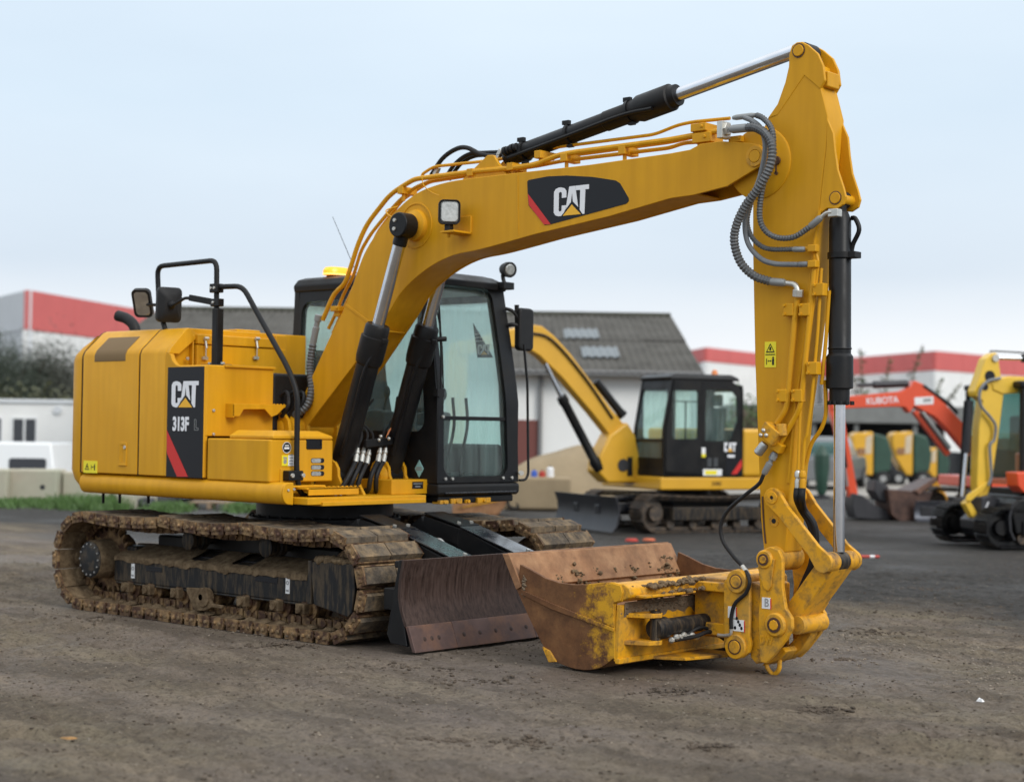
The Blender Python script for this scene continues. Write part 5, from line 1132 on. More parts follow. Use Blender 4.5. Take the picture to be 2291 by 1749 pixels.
for k, px_ in enumerate((1785, 1796)):
    B().lathe(Y(px_, 1052, YQ), Y(px_-1, 1095, YQ), [(0, .012), (.1, .02), (.35, .02), (.4, .013), (.55, .018), (1, .018)], 12).build('hose_fitting', 'zinc' if k == 0 else 'yellow', SK)
    B().tube([Y(px_-1, 1092, YQ), Y(px_-2, 1115, YQ), Y(1793+6*k, 1140, YC-.03), Y(1815+8*k, 1180, YC), Y(1818+4*k, 1250, YC), Y(1800, 1300, YC), Y(1775, 1360, YC)], .022, 10).build('hose', 'rubber', SK)
# hoses over the joint
def hose(l, r, m, rib=0, y0=YB-.03, y1=YSR-.06, bulge=.10, pitch=.02):
    n = len(l); pts = [Y(a_, b_, y0+(y1-y0)*i/(n-1)-bulge*math.sin(math.pi*i/(n-1))) for i, (a_, b_) in enumerate(l)]
    return B().tube(pts, r, 10, 8, rib=rib, ribpitch=pitch).build('spiral_hose' if rib else 'hose', m, SK, smooth=0 if rib else 35)
hose([(1672, 286), (1690, 286), (1713, 300), (1727, 327), (1724, 367), (1702, 413), (1668, 460), (1648, 503), (1643, 543), (1657, 587), (1687, 617), (1724, 630)], .027, 'hose_rib', .11, pitch=.022)
hose([(1692, 258), (1706, 264), (1723, 282), (1730, 307), (1727, 347), (1713, 393), (1703, 437), (1700, 487), (1713, 517), (1740, 532), (1777, 530), (1813, 507)], .018, 'hose_rib', .11, bulge=.06, pitch=.019)
hose([(1706, 330), (1700, 400), (1682, 450), (1672, 490), (1677, 520), (1693, 543), (1720, 557), (1775, 558)], .0155, 'hose_rib', .11, y0=YSR-.02, bulge=.04, pitch=.018)
hose([(1665, 263), (1685, 272), (1703, 290), (1712, 330), (1702, 390), (1682, 445), (1667, 493), (1673, 543), (1700, 577), (1733, 590), (1785, 592)], .017, 'hose_grey', bulge=.03)
fit = lambda l, y, r, m='sleeve': B().lathe(Y(*l[0], y), Y(*l[1], y), [(0, r*.7), (.15, r), (.85, r), (1, r*.75)], 14).build('hose_fitting', m, SK)
fit(((1634, 290), (1675, 286)), YB-.03, .028); fit(((1722, 630), (1757, 633)), YSR-.06, .026); fit(((1811, 509), (1837, 486)), YSR-.06, .022); fit(((1773, 558), (1802, 558)), YSR-.06, .018); fit(((1785, 592), (1808, 591)), YSR-.06, .018, 'hose_grey'); fit(((1640, 264), (1690, 258)), YB-.02, .018)
B().tube(fillet(PP([(1755, 633), (1780, 636), (1786, 655)], YSR-.05), .05), .018, 12, sm=0).build('pipe_elbow', 'zinc', SK)
B().cyl(Y(1786, 648, YSR-.05), Y(1785, 664, YSR-.045), .036, n=6).build('hex_nut', 'zinc', SK, bevel=.003)
B().tube(fillet(PP([(1835, 488), (1850, 476), (1862, 475)], YSR-.05), .05), .014, 10, sm=0).build('pipe_elbow', 'zinc', SK)
p = Y(1868, 477, YSR-.03); B().obox(p, .07, .06, .05).build('port_block', 'zinc', SK, bevel=.006)
for py_ in (556, 591):
    p = Y(1820, py_, YSR-.05); B().obox(p, .06, .05, .045).cyl(p+Vector((-.03, 0, 0)), p+Vector((-.07, 0, 0)), .015, n=6).build('pipe_union', 'yellow', SK, bevel=.006)
p = Y(1622, 290, YB-.03); B().cyl(p+Vector((-.035, 0, 0)), p+Vector((.03, 0, 0)), .045, n=6).box(p.x-.03, p.x+.012, p.y-.05, p.y+.05, p.z-.06, p.z+.05).build('flange', 'zinc', SK, bevel=.004)

# ---------------------------------------------------------------- bucket cylinder and linkage
t = Y(1880, 447, YC); g = Y(1881, 905, YC); bt = Y(1877, 1252, YC); d = (bt-t).normalized(); L0 = (g-t).dot(d)
b = B(); b.lathe(t+d*.08, t+d*L0, [(0, .05), (.04, .068), (.70, .07), (.71, .076), (.715, .07), (.735, .07), (.75, .083), (.76, .084), (.915, .084), (.92, .063), (1, .063)], 32).cyl(t-Vector((0, .05, 0)), t+Vector((0, .05, 0)), .055, n=24).cyl(t, t+d*.14, .04, n=16)
bcy = b.build('bucket_cylinder', 'black', EX, smooth=28)
B().cyl(t+d*(L0-.02), bt-d*.05, .036, n=28).build('piston_rod', 'chrome', bcy)
for py_ in (572,):
    p = Y(1880, py_, YC); B().hole_ring(p-d*.02, p+d*.02, .08, .06, 28).box(p.x+.06, p.x+.12, p.y-.03, p.y+.05, p.z-.02, p.z+.02).build('band_clamp', 'black', bcy, bevel=.004)
B().tube(PP([(1905, 488), (1914, 490), (1922, 515), (1908, 548), (1904, 575)], YC+.03), .015, 10).build('oil_pipe', 'black', bcy)
bolts('gland_bolt', [g+Vector((.075*math.cos(2*math.pi*i/12), .075*math.sin(2*math.pi*i/12), .018)) for i in range(12)], (0, 0, -1), .009, .02, 'rubber', bcy)
jr = Y(1846, 1258, YC-.155)                 # rod-end pin axis
ax_ = Vector((jr.x, YC, jr.z))
b = B(); b.mat(0).hole_ring(ax_-Vector((0, .155, 0)), ax_-Vector((0, .06, 0)), .062, .034, 28).hole_ring(ax_+Vector((0, .06, 0)), ax_+Vector((0, .155, 0)), .062, .034, 28).mat(1).cyl(ax_-Vector((0, .058, 0)), ax_+Vector((0, .058, 0)), .06, n=28).mat(2).cyl(ax_-Vector((0, .16, 0)), ax_+Vector((0, .16, 0)), .036, n=24)
b.build('rod_end_pin', ['yellow_worn', 'black_mud', 'pin_rust'], bcy, bevel=.005)
def linkbar(P, Q, r0, r1, wmid, y0, y1, name, par, m='yellow_dusty'):
    P = Vector((P.x, 0, P.z)); Q = Vector((Q.x, 0, Q.z)); d_ = (Q-P).normalized(); n_ = Vector((-d_.z, 0, d_.x)); a0 = math.degrees(math.atan2(n_.z, n_.x))
    pts = [(P.x+r0*math.cos(R(a0+t_)), P.z+r0*math.sin(R(a0+t_))) for t_ in (0, 30, 60, 90, 120, 150, 180)]
    Lk = (Q-P).length
    pts += [tuple((P+d_*(Lk*.2)-n_*wmid)[i] for i in (0, 2)), tuple((P+d_*(Lk*.82)-n_*wmid)[i] for i in (0, 2))]
    pts += [(Q.x+r1*math.cos(R(a0+t_)), Q.z+r1*math.sin(R(a0+t_))) for t_ in (180, 210, 240, 270, 300, 330, 360)]
    pts += [tuple((P+d_*(Lk*.82)+n_*wmid)[i] for i in (0, 2)), tuple((P+d_*(Lk*.2)+n_*wmid)[i] for i in (0, 2))]
    return B().prism(pts, 'y', y0, y1).build(name, m, par, bevel=.006)
tp = Y(1727, 1113, -.31)
for y0 in (-.31, .035): 
    lk = linkbar(tp, jr, .062, .065, .047, y0, y0+.035, 'idler_link', EX)
    if y0 < 0:
        B().hole_ring((tp.x, y0+.001, tp.z), (tp.x, y0-.008, tp.z), .040, .012, 24).build('link_pin', 'yellow_dusty', lk, bevel=.003)
        B().cyl((tp.x, y0+.002, tp.z), (tp.x, y0-.002, tp.z), .013, n=12).build('pin_hole', 'decal_black', lk)
B().cyl((tp.x, -.28, tp.z), (tp.x, .04, tp.z), .045, n=24).build('link_shaft', 'yellow_dusty', EX)
lp = Y(1737, 1397, -.33)
pl_ = linkbar(Vector((jr.x, 0, jr.z)), lp, .058, .07, .058, -.245, .005, 'power_link', EX)
# stick end boss and stick pin in the coupler
sp = Y(1713, 1251, -.33)
B().lathe((sp.x, YSR-.03, sp.z), (sp.x, YSL+.03, sp.z), [(0, .075), (.05, .08), (.95, .08), (1, .075)], 30).build('stick_end', 'yellow_dusty', SK)
p = Y(1732, 1165, YSR); B().cyl(p+Vector((0, .004, 0)), p-Vector((0, .004, 0)), .035, n=20).build('worn_patch', 'yellow_worn', SK); B().cyl(p, p-Vector((0, .006, 0)), .016, n=12).build('pin_hole', 'decal_black', SK)
B().tube(PP([(1706, 1110), (1709, 1170), (1713, 1215)], YSR-.002), .006, 6).build('grease_mark', 'pin_rust', SK)
# ---------------------------------------------------------------- quick coupler
cpx = [(1699, 1243), (1704, 1230), (1723, 1222), (1741, 1230), (1750, 1249), (1750, 1311), (1757, 1360), (1771, 1383), (1772, 1406), (1760, 1429), (1731, 1466), (1713, 1484), (1700, 1481), (1697, 1420), (1696, 1374), (1700, 1317), (1697, 1283)]
YK = -.335
cp = XZ(cpx, YK)
CP = B().prism(cp, 'y', YK, YK+.035).prism(cp, 'y', YC+(YC-YK)-.035, YC+(YC-YK)).build('quick_coupler', 'yellow_dusty', EX, bevel=.008)
B().prism(XZ([(1676, 1300), (1700, 1310), (1699, 1480), (1690, 1486), (1676, 1470)], YK+.03), 'y', YK+.04, YC+(YC-YK)-.04).build('coupler_body', 'yellow_worn', CP, bevel=.01)
lf = XZ([(1697, 1268), (1703, 1250), (1735, 1250), (1729, 1290), (1727, 1312), (1720, 1322), (1710, 1315), (1704, 1295)], YK)
B().prism(lf, 'y', YK-.012, YK).build('lock_cover', 'yellow_dusty', CP, bevel=.005)
for q_, r_ in ((sp, .052), (lp, .066)):
    B().lathe((q_.x, YK+.005, q_.z), (q_.x, YK-.022, q_.z), [(0, r_*1.15), (.6, r_*1.15), (1, r_)], 30).build('pin_boss', 'yellow_dusty', CP)
    B().hole_ring((q_.x, YK-.02, q_.z), (q_.x, YK-.028, q_.z), r_*.72, r_*.5, 26).build('pin_ring', 'pin_rust', CP)
    B().cyl((q_.x, YC+(YC-YK), q_.z), (q_.x, YK-.034, q_.z), r_*.5, n=8).build('pin', 'yellow_worn', CP, bevel=.004)
B().cyl((lp.x+.1, YC-.14, lp.z+.0), (lp.x+.1, YC+.16, lp.z), .058, n=24).build('link_tube', 'yellow_dusty', CP)
a = Y(1705, 1360, YK); c = Y(1724, 1337, YK)
st = B().box(a.x, c.x, YK-.003, YK+.001, a.z, c.z).build('letter_sticker', 'white', CP)
text('letter_b', 'B', (c.z-a.z)*1.05, 'sticker_grey', frame4((a.x+.018, YK-.0045, a.z+.014), (1, 0, 0), (0, 0, 1)), CP, sx=.85, off=.001)
B().box(c.x, c.x+.006, YK-.0035, YK+.001, a.z-.002, c.z-.005).build('sticker_edge', 'red', CP)
a = Y(1702, 1418, YK); text('raised_letters', 'DW', .075, 'yellow_dusty', frame4((a.x-.005, YK-.001, a.z-.06), (1, 0, 0), (0, 0, 1)), CP, sx=.7, ext=.003, off=.003)
# rear hook, ears and lifting eye
hk = XZ([(1800, 1290), (1812, 1300), (1848, 1330), (1850, 1350), (1840, 1365), (1815, 1370), (1790, 1375), (1775, 1360)], .05)
B().prism(hk, 'y', .04, .075).build('coupler_ear', 'yellow_dusty', CP, bevel=.006)
hk = XZ([(1822, 1378), (1829, 1390), (1824, 1420), (1805, 1450), (1775, 1473), (1752, 1478), (1735, 1475), (1745, 1455), (1775, 1440), (1800, 1415), (1812, 1390)], .0)
B().prism(hk, 'y', -.06, .03).build('coupler_hook', 'yellow_dusty', CP, bevel=.008)
hk = XZ([(1731, 1466), (1760, 1445), (1768, 1455), (1752, 1475), (1712, 1488)], -.15)
B().prism(hk, 'y', -.2, .0).build('coupler_toe', 'yellow_dusty', CP, bevel=.01)
ce_ = Y(1729, 1495, -.18); b = B(); b.tube([ce_+Vector((-.05, 0, .06)), ce_+Vector((-.04, 0, .0)), ce_+Vector((.005, 0, -.035)), ce_+Vector((.045, 0, .0)), ce_+Vector((.05, 0, .06))], .015, 10); b.build('lifting_eye', 'yellow_dusty', CP)

# ---------------------------------------------------------------- bucket
YN, YF = -1.0, .79
BK = None
shell_o = XZ([(1130, 1240), (1157, 1322), (1190, 1395), (1228, 1465), (1262, 1488), (1305, 1499), (1345, 1492), (1372, 1472)], YN)
shell_o = smooth_poly(shell_o[1:], 3); lip = Y(1130, 1240, YN)
shell_o = [(lip.x, lip.z)]+[(x, max(z, .012)) for x, z in shell_o]
xe = shell_o[-1][0]+.03; ztb = Y(1374, 1345, YN).z
def offs(P, t):
    r_ = []
    for i, p in enumerate(P):
        a_ = Vector(P[max(i-1, 0)]); c = Vector(P[min(i+1, len(P)-1)]); d_ = (c-a_).normalized(); r_.append((p[0]-d_.y*t, p[1]+d_.x*t))
    return r_
inn_ = offs(shell_o, .028)
BK = B().prism(shell_o+inn_[::-1], 'y', YN+.001, YF-.001).build('bucket', 'rust', EX, bevel=.004, smooth=40)
lp0 = shell_o[0]; lp1 = shell_o[4]; dl = (Vector(lp1)-Vector(lp0)).normalized(); nl = Vector((-dl.y, dl.x))
le = [Vector(lp0)-dl*.012-nl*.012, Vector(lp0)+dl*.25-nl*.012, Vector(lp0)+dl*.25+nl*.04, Vector(lp0)+dl*.02+nl*.04]
B().prism([tuple(v_) for v_ in le], 'y', YN-.012, YF+.012).build('cutting_edge', 'rust', BK, bevel=.004)
# side plates, top edge sweeping down to the back
stop_ = XZ([(1163, 1262), (1190, 1276), (1220, 1293), (1250, 1303), (1280, 1307), (1310, 1307), (1345, 1303), (1372, 1302), (1390, 1308), (1396, 1325), (1392, 1345), (1376, 1350), (1375, 1476)], YN)
outline = [p for p in shell_o if p[0] >= 2.9]
sp_ = stop_+[(x, z) for x, z in outline[::-1]]
for y0, nm in ((YN, 0), (YF-.025, 1)): B().prism(sp_, 'y', y0, y0+.025).build('side_plate', 'bucket_side', BK, bevel=.004)
# yellow painted rear third of the side, with worn edge: wedge reinforcement
wp = XZ([(1330, 1312), (1372, 1304), (1390, 1310), (1394, 1326), (1390, 1343), (1374, 1348), (1374, 1402), (1352, 1392), (1322, 1372), (1325, 1340)], YN)
B().prism(wp, 'y', YN-.010, YN+.001).build('side_cheek', 'bucket_side', BK, bevel=.003)
wp = XZ([(1168, 1318), (1240, 1350), (1374, 1404), (1374, 1412), (1236, 1362), (1172, 1330)], YN)
B().prism(wp, 'y', YN-.014, YN+.001).build('side_rib', 'bucket_side', BK, bevel=.003)
# back plate and rolled top beam
zb0 = Y(1375, 1472, YN).z
B().prism([(xe-.03, zb0-.02), (xe, zb0-.02), (xe+.02, ztb-.02), (xe-.01, ztb-.02)], 'y', YN+.004, YF-.004).build('back_plate', 'yellow_dusty', BK, bevel=.003)
B().prism([(xe-.02, zb0-.035), (xe+.015, zb0-.035), (xe+.015, zb0+.0), (xe-.02, zb0)], 'y', YN+.002, YF-.002).build('back_rail', 'yellow_dusty', BK, bevel=.006)
tb = [(xe-.11, ztb+.085), (xe-.04, ztb+.115), (xe+.04, ztb+.115), (xe+.085, ztb+.09), (xe+.10, ztb+.05), (xe+.09, ztb+.03), (xe+.02, ztb), (xe-.05, ztb), (xe-.06, ztb+.06)]
B().prism(tb, 'y', YN+.003, YF-.003).build('top_beam', 'yellow_dusty', BK, bevel=.01)
B().box(xe+.09, xe+.17, YN+.06, YC-.28, ztb+.03, ztb+.045).build('beam_flange', 'yellow_worn', BK, bevel=.003)
rnd = random.Random(5)
def crust(cx, cy, cz, ex, ey, ez, n, s0, s1):
    b = B()
    for i in range(n):
        g = rnd.gauss; r_ = s0+(s1-s0)*rnd.random()**2
        b.sph((cx+ex*max(-2, min(2, g(0, .5))), cy+ey*max(-2, min(2, g(0, .5))), cz+ez*max(-2, min(2, g(0, .5)))), r_*(.7+.7*rnd.random()), r_*(.7+.8*rnd.random()), r_*(.5+.5*rnd.random()), 6, 4)
    b.v = [tuple(Vector(v)+noise.noise_vector(Vector(v)*60)*.006) for v in b.v]
    return b
for k in range(5): crust(xe+.07+.02*rnd.random(), YN+.24+.15*k, ztb+.105-.02*rnd.random(), .06, .10, .008, 46, .006, .024).build('caked_mud', 'mud', BK, smooth=60)['kind'] = 'stuff'
crust(xe+.16, YN+.6, ztb+.052, .02, .3, .006, 60, .005, .018).build('caked_mud', 'mud', BK, smooth=60)['kind'] = 'stuff'
for k in range(8):                      # clods of earth stuck on the inside of the lip
    yk = YN+.2+k*(YF-YN-.35)/7; base_ = Vector(lp0)+dl*(.2+.04*rnd.random())+nl*.03; big = 1.9 if k == 7 else .8+.4*rnd.random()
    crust(base_.x-nl.x*.012, yk, base_.y-nl.y*.012, .022*big, .055*big, .05*big, int(70*big), .004, .017).build('earth_clod', 'mud', BK, smooth=60)['kind'] = 'stuff'
crust(shell_o[1][0]+.06, YN+.0, Y(1160, 1300, YN).z-.02, .012, .008, .08, 60, .005, .014).build('mud_clod', 'mud_drip', BK, smooth=60)
B().prism([(x, max(.006, z)) for x, z in XZ([(1214, 1445), (1229, 1481), (1247, 1480), (1232, 1455)], YN)], 'y', YN-.012, YN+.15).build('wear_shoe', 'yellow_worn', BK, bevel=.006)
# recess with mud, tilt cylinder
for k in range(4):
    cr_ = crust(xe+.012, YN+.16+.17*k, ztb-.05+.012*(k % 2), .012, .11, .035, 70, .006, .022); cr_.build('caked_mud', 'mud_drip', BK, smooth=60)['kind'] = 'stuff'
b = B(); nn_ = 40
rows = [[(xe+.012+.014*(ztb-.02-z)/.3, YN+.04+(YC+.2-YN-.04)*i/nn_, z) for z in (ztb-.004, ztb-.06, ztb-.10-.05*noise.noise((i*.35, 3, 1))-.03*noise.noise((i*1.1, 1, 1)))] for i in range(nn_+1)]
rows = [[(p_[0]+.012, p_[1], p_[2]) for p_ in r_[:2]]+[r_[2]] for r_ in rows]
b.add([p_ for r_ in rows for p_ in r_], [[i*3+k, (i+1)*3+k, (i+1)*3+k+1, i*3+k+1] for i in range(nn_) for k in range(2)]).build('dried_mud', 'mud_drip', BK, fix=False, smooth=60)
cz = X(1510, 1400, xe+.13).z; cy0 = X(1462, 1400, xe+.13).y; cy1 = X(1600, 1390, xe+.15).y
tc_ = B().lathe((xe+.13, cy0, cz), (xe+.13, cy1+.15, cz+.005), [(0, .06), (.04, .07), (.14, .07), (.16, .055), (.7, .055), (.72, .065), (1, .065)], 24).build('tilt_cylinder', 'black_mud', BK, smooth=30)
for dz in (-.085, .085): B().prism([(xe, cy0-.14), (xe+.15, cy0-.07), (xe+.18, cy0+.02), (xe+.15, cy0+.07), (xe, cy0+.06)], 'z', cz+dz-.014, cz+dz+.014).build('cylinder_lug', 'yellow_worn', BK, bevel=.005)
B().cyl((xe+.13, cy0+.02, cz-.1), (xe+.13, cy0+.02, cz+.11), .035, n=18).build('pin', 'black_mud', BK)
b = B()
for k in range(7): b.sph((xe+.17+.02*rnd.random(), cy0+.12+.045*k+.02*rnd.random(), cz-.085+.03*rnd.random()), .022, .025, .02, 8, 5)
b.build('hose_fitting', 'zinc', BK); b = B()
b.tube([(xe+.17, cy0+.15, cz-.08), (xe+.2, cy0+.35, cz-.07), (xe+.22, cy0+.5, cz-.05), (xe+.25, cy1+.0, cz-.12)], .014, 8).tube([(xe+.16, cy0+.3, cz-.06), (xe+.19, cy0+.45, cz-.02), (xe+.2, cy1, cz-.1)], .012, 8).build('hose', 'rubber', BK)
B().prism([(xe, cy0+.15), (xe+.2, cy0+.25), (xe+.3, cy1-.02), (xe+.3, cy1+.06), (xe, cy1+.06)], 'z', cz-.215, cz-.195).build('guard_shelf', 'yellow_worn', BK, bevel=.004)
# ears with the two coupler pins
YE = -.345
ep = XZ([(1619, 1300), (1648, 1272), (1662, 1276), (1676, 1296), (1677, 1320), (1676, 1420), (1680, 1440), (1675, 1460), (1660, 1472), (1640, 1464), (1619, 1447)], YE)
for y0 in (YE, YC+(YC-YE)-.03): B().prism(ep, 'y', y0, y0+.03).build('bucket_ear', 'yellow_dusty', BK, bevel=.006)
ex0 = min(p[0] for p in ep)
B().box(xe-.01, ex0+.06, YE+.04, YC+(YC-YE)-.04, .22, .30).box(xe-.01, ex0+.06, YE+.04, YC+(YC-YE)-.04, .50, .56).box(xe+.05, ex0+.08, YE+.1, YC+.1, .2, .58).build('tilt_frame', 'yellow_worn', BK, bevel=.008)
for px_, py_, r_ in ((1650, 1300, .075), (1647, 1446, .078)):
    q_ = Y(px_, py_, YE); B().lathe((q_.x, YE+.005, q_.z), (q_.x, YE-.018, q_.z), [(0, r_), (.7, r_), (1, r_*.93)], 30).build('pin_boss', 'yellow_dusty', BK)
    B().hole_ring((q_.x, YE-.017, q_.z), (q_.x, YE-.022, q_.z), r_*.62, r_*.52, 26).build('pin_ring', 'pin_rust', BK)
    B().cyl((q_.x, YC+(YC-YE), q_.z), (q_.x, YE-.026, q_.z), r_*.52, n=26).build('pin', 'yellow_dusty', BK, bevel=.004)
a = Y(1639, 1410, YE); c = Y(1665, 1387, YE); B().box(a.x, c.x, YE-.003, YE+.001, a.z, c.z).build('white_sticker', 'white', BK)
b = B()
for k in range(5): b.sph((a.x+.02+.012*k, YE-.003, a.z+.02+.02*((k*3) % 4)), .010, .001, .012, 8, 4)
b.build('sticker_mark', 'decal_black', BK); B().box(c.x, c.x+.006, YE-.003, YE+.001, a.z-.003, c.z-.004).build('sticker_edge', 'red', BK)
a = Y(1629, 1381, YE); c = Y(1647, 1357, YE); B().box(a.x, c.x, YE-.003, YE+.001, a.z, c.z).build('white_sticker', 'white', BK); B().box(c.x, c.x+.006, YE-.003, YE+.001, a.z-.003, c.z-.004).build('sticker_edge', 'red', BK)
# ================================================================ BACKGROUND MACHINES
mat('yellow2', (.66, .35, .02), .4, var=.06, vs_=2, coat=.2)
mat('yellow_lemon', (.76, .475, .04), .42, var=.05, vs_=3, coat=.15)
mat('orange', (.72, .075, .02), .38, var=.06, vs_=3, coat=.3)
mat('steel_dark', (.045, .045, .05), .45, metal=.4, var=.2, vs_=4)
mat('blade_grey', (.11, .115, .135), .35, metal=.55, var=.2, vs_=3)
mat('blade_dark', (.03, .03, .034), .42, metal=.4, var=.25, vs_=3)
mat('green', (.02, .06, .04), .5, var=.15, vs_=3)
mat('cream', (.55, .45, .32), .6, var=.1, vs_=6)
mat('rust_dark', (.06, .032, .026), .5, metal=.3, var=.3, vs_=5, c2=(.12, .065, .045), amt=.4, ds=5)
mat('link_steel', (.055, .045, .038), .6, metal=.3, var=.3, vs_=12, c2=(.16, .11, .07), amt=.35, ds=10)
RG = math.atan2(rt.y, rt.x)                 # heading of "image right" on the ground
def base(px, py): return Z(px, py, 0.)
_shoe = {}
def crawler(root, xr, xf, rad, wid, yc, pitch, frame='black_mud', zc=None, m='link_steel'):
    zc = zc or rad+.0; Lr = xf-xr; P_ = math.pi*(rad-.03); T = 2*Lr+2*P_; n = int(T/pitch); rb = rad-.03
    key = (wid, round(T/n, 3))
    if key not in _shoe:
        h_ = T/n/2; b = B().box(-h_+.006, h_-.006, -wid/2, wid/2, 0, .012)
        for k in (-.6, 0, .6): b.prism([(h_*k-.012, .012), (h_*k+.012, .012), (h_*k+.006, .03), (h_*k-.006, .03)], 'y', -wid/2, wid/2)
        o = b.build('track_shoe', m, None); _shoe[key] = o.data; bpy.data.objects.remove(o)
    b = B(); ring = []
    for i in range(40):
        s = T*i/40; ring.append(s)
    def path(s):
        s %= T
        if s < Lr: return xf-s, zc-rb, -90
        s -= Lr
        if s < P_: a = -90-180*s/P_; return xr+rb*math.cos(R(a)), zc+rb*math.sin(R(a)), a
        s -= P_
        if s < Lr: return xr+s, zc+rb-.03*math.sin(math.pi*s/Lr), 90
        s -= Lr; a = 90-180*s/P_; return xf+rb*math.cos(R(a)), zc+rb*math.sin(R(a)), a
    pts = [path(T*i/60) for i in range(60)]
    o_ = [(x-.01*math.cos(R(a)), z-.01*math.sin(R(a))) for x, z, a in pts]; i_ = [(x-.06*math.cos(R(a)), z-.06*math.sin(R(a))) for x, z, a in pts]
    b.loft([[(x, yc-.07, z) for x, z in i_], [(x, yc-.07, z) for x, z in o_], [(x, yc+.07, z) for x, z in o_], [(x, yc+.07, z) for x, z in i_], [(x, yc-.07, z) for x, z in i_]], cap=False)
    tr = b.build('track', m, root)
    for i in range(n):
        x, z, a = path(i*T/n); ca, sa = math.cos(R(a)), math.sin(R(a)); o = bpy.data.objects.new('track_shoe', _shoe[key]); col.objects.link(o); o.parent = tr
        o.matrix_local = Matrix(((sa, 0, ca, x), (0, 1, 0, yc), (-ca, 0, sa, z), (0, 0, 0, 1)))
    B().box(xr+.3, xf-.28, yc-wid*.48, yc+wid*.48, zc-.11, zc+.10).build('track_frame', frame, root, bevel=.02)
    for x, r_ in ((xr, rad-.1), (xf, rad-.1)): B().lathe((x, yc-.08, zc), (x, yc+wid*.3, zc), [(0, r_), (.5, r_), (.55, r_*.6), (1, r_*.55)], 24).build('idler_wheel', m, root)
    k = max(3, int(Lr/.4))
    for i in range(k): x = xr+.3+(Lr-.6)*i/(k-1); B().cyl((x, yc-.1, .13), (x, yc+.12, .13), .07, n=14).build('track_roller', 'link_steel', root)

# ---------------------------------------------------------------- second yellow excavator, side on, boom to the left
E2 = thing('excavator', 'mid-size yellow excavator with black cab and dark blade standing behind the main machine', 'excavator', base(1527, 1182), RG+math.pi+R(24)); E2.scale = (.925, .925, .98)
for s in (-1, 1): crawler(E2, -1.15, 1.12, .30, .45, s*.93, .135)
B().box(-.6, .6, -.75, .75, .28, .5).cyl((0, 0, .5), (0, 0, .68), .45).build('car_body', 'black', E2, bevel=.02)
B().prism([(-1.22, -.9), (-.9, -1.1), (1.0, -1.1), (1.05, -.2), (1.05, 1.1), (-.95, 1.1), (-1.25, .9), (-1.32, 0)], 'z', .66, .86).build('deck_frame', 'yellow2', E2, bevel=.03)
B().prism([(-1.30, -.9), (-1.0, -1.12), (.1, -1.12), (.1, .02), (-.5, .02), (-.5, 1.12), (-1.0, 1.12), (-1.32, .85), (-1.42, 0)], 'z', .865, 1.62).build('engine_cover', 'yellow2', E2, bevel=.06, seg=3)
B().box(.1, 1.02, -1.1, -.45, .865, 1.3).build('tool_box', 'yellow2', E2, bevel=.04)
# cab
y0, y1 = .06, 1.10
cb = B().prism([(-.50, .87), (.98, .87), (1.0, 1.15), (.98, .95)], 'y', y0, y1).build('cab', 'black', E2)
fx = lambda z: 1.0 if z < 1.6 else 1.0-.2*(z-1.6)
def sidep(y, sg, nm):
    outer = [(-.5, .87), (1.0, .87), (1.0, 1.6), (.86, 2.36), (-.35, 2.36), (-.5, 2.2)]
    B().panel(outer, [(.36, 1.45), (.88, 1.45), (.80, 2.18), (.36, 2.18)], lambda u, v, d: (u, y+sg*d, v), .05, 24).build('door_frame', 'black', cb)
o1 = [(.30, .87), (1.0, .87), (1.0, 1.6), (.86, 2.36), (.30, 2.36)]; i1 = rrect(.36, .84, 1.45, 2.2, .05)
o2 = [(-.5, .87), (.299, .87), (.299, 2.36), (-.28, 2.36), (-.42, 2.28), (-.5, 2.1)]; i2 = [(-.40, 1.75), (-.25, 1.42), (.22, 1.42), (.22, 2.22), (-.28, 2.22), (-.38, 2.12)]
for y, sg in ((y1, -1), (y0, 1)):
    for o_, i_, nm in ((o1, i1, 'door'), (o2, i2, 'rear_side_frame')):
        dd = B().panel(o_, i_, lambda u, v, d: (u, y+sg*d, v), .05, 24).build(nm, 'black', cb, bevel=.006)
        B().loft([[(u, y+sg*.02, v) for u, v in i_], [(u, y+sg*.026, v) for u, v in i_]]).build('window', 'glass', cb)
        if nm == 'door' and sg < 0: B().box(.36, .84, y-.04, y-.012, 2.02, 2.035).box(.58, .592, y-.04, y-.012, 1.45, 2.02).build('window_bar', 'black', cb)
fo_ = [(y0, .87), (y1, .87), (y1, 2.36), (y0, 2.36)]
for zz0, zz1 in ((.95, 1.42), (1.46, 2.26)):
    pass
B().panel(fo_, rrect(y0+.07, y1-.07, .98, 2.22, .06), lambda u, v, d: (fx(v)-d, u, v), .05, 40).build('front_frame', 'black', cb)
g_ = rrect(y0+.06, y1-.06, .97, 2.23, .06)
for z0_, z1_ in ((.98, 1.40), (1.44, 1.6), (1.6, 2.22)): B().loft([[(fx(z)-.02, y0+.06, z), (fx(z)-.02, y1-.06, z), (fx(z)-.026, y1-.06, z), (fx(z)-.026, y0+.06, z)] for z in (z0_, z1_)]).build('windscreen', 'glass', cb)
B().box(fx(1.42)-.03, fx(1.42)+.005, y0+.06, y1-.06, 1.40, 1.44).build('windscreen_bar', 'black', cb)
B().panel([(y0, .87), (y1, .87), (y1, 2.3), (y0, 2.3)], rrect(y0+.1, y1-.1, 1.6, 2.2, .05), lambda u, v, d: (-.5+d+.15*max(0, v-2.2), u, v), .04, 24).build('rear_frame', 'black', cb)
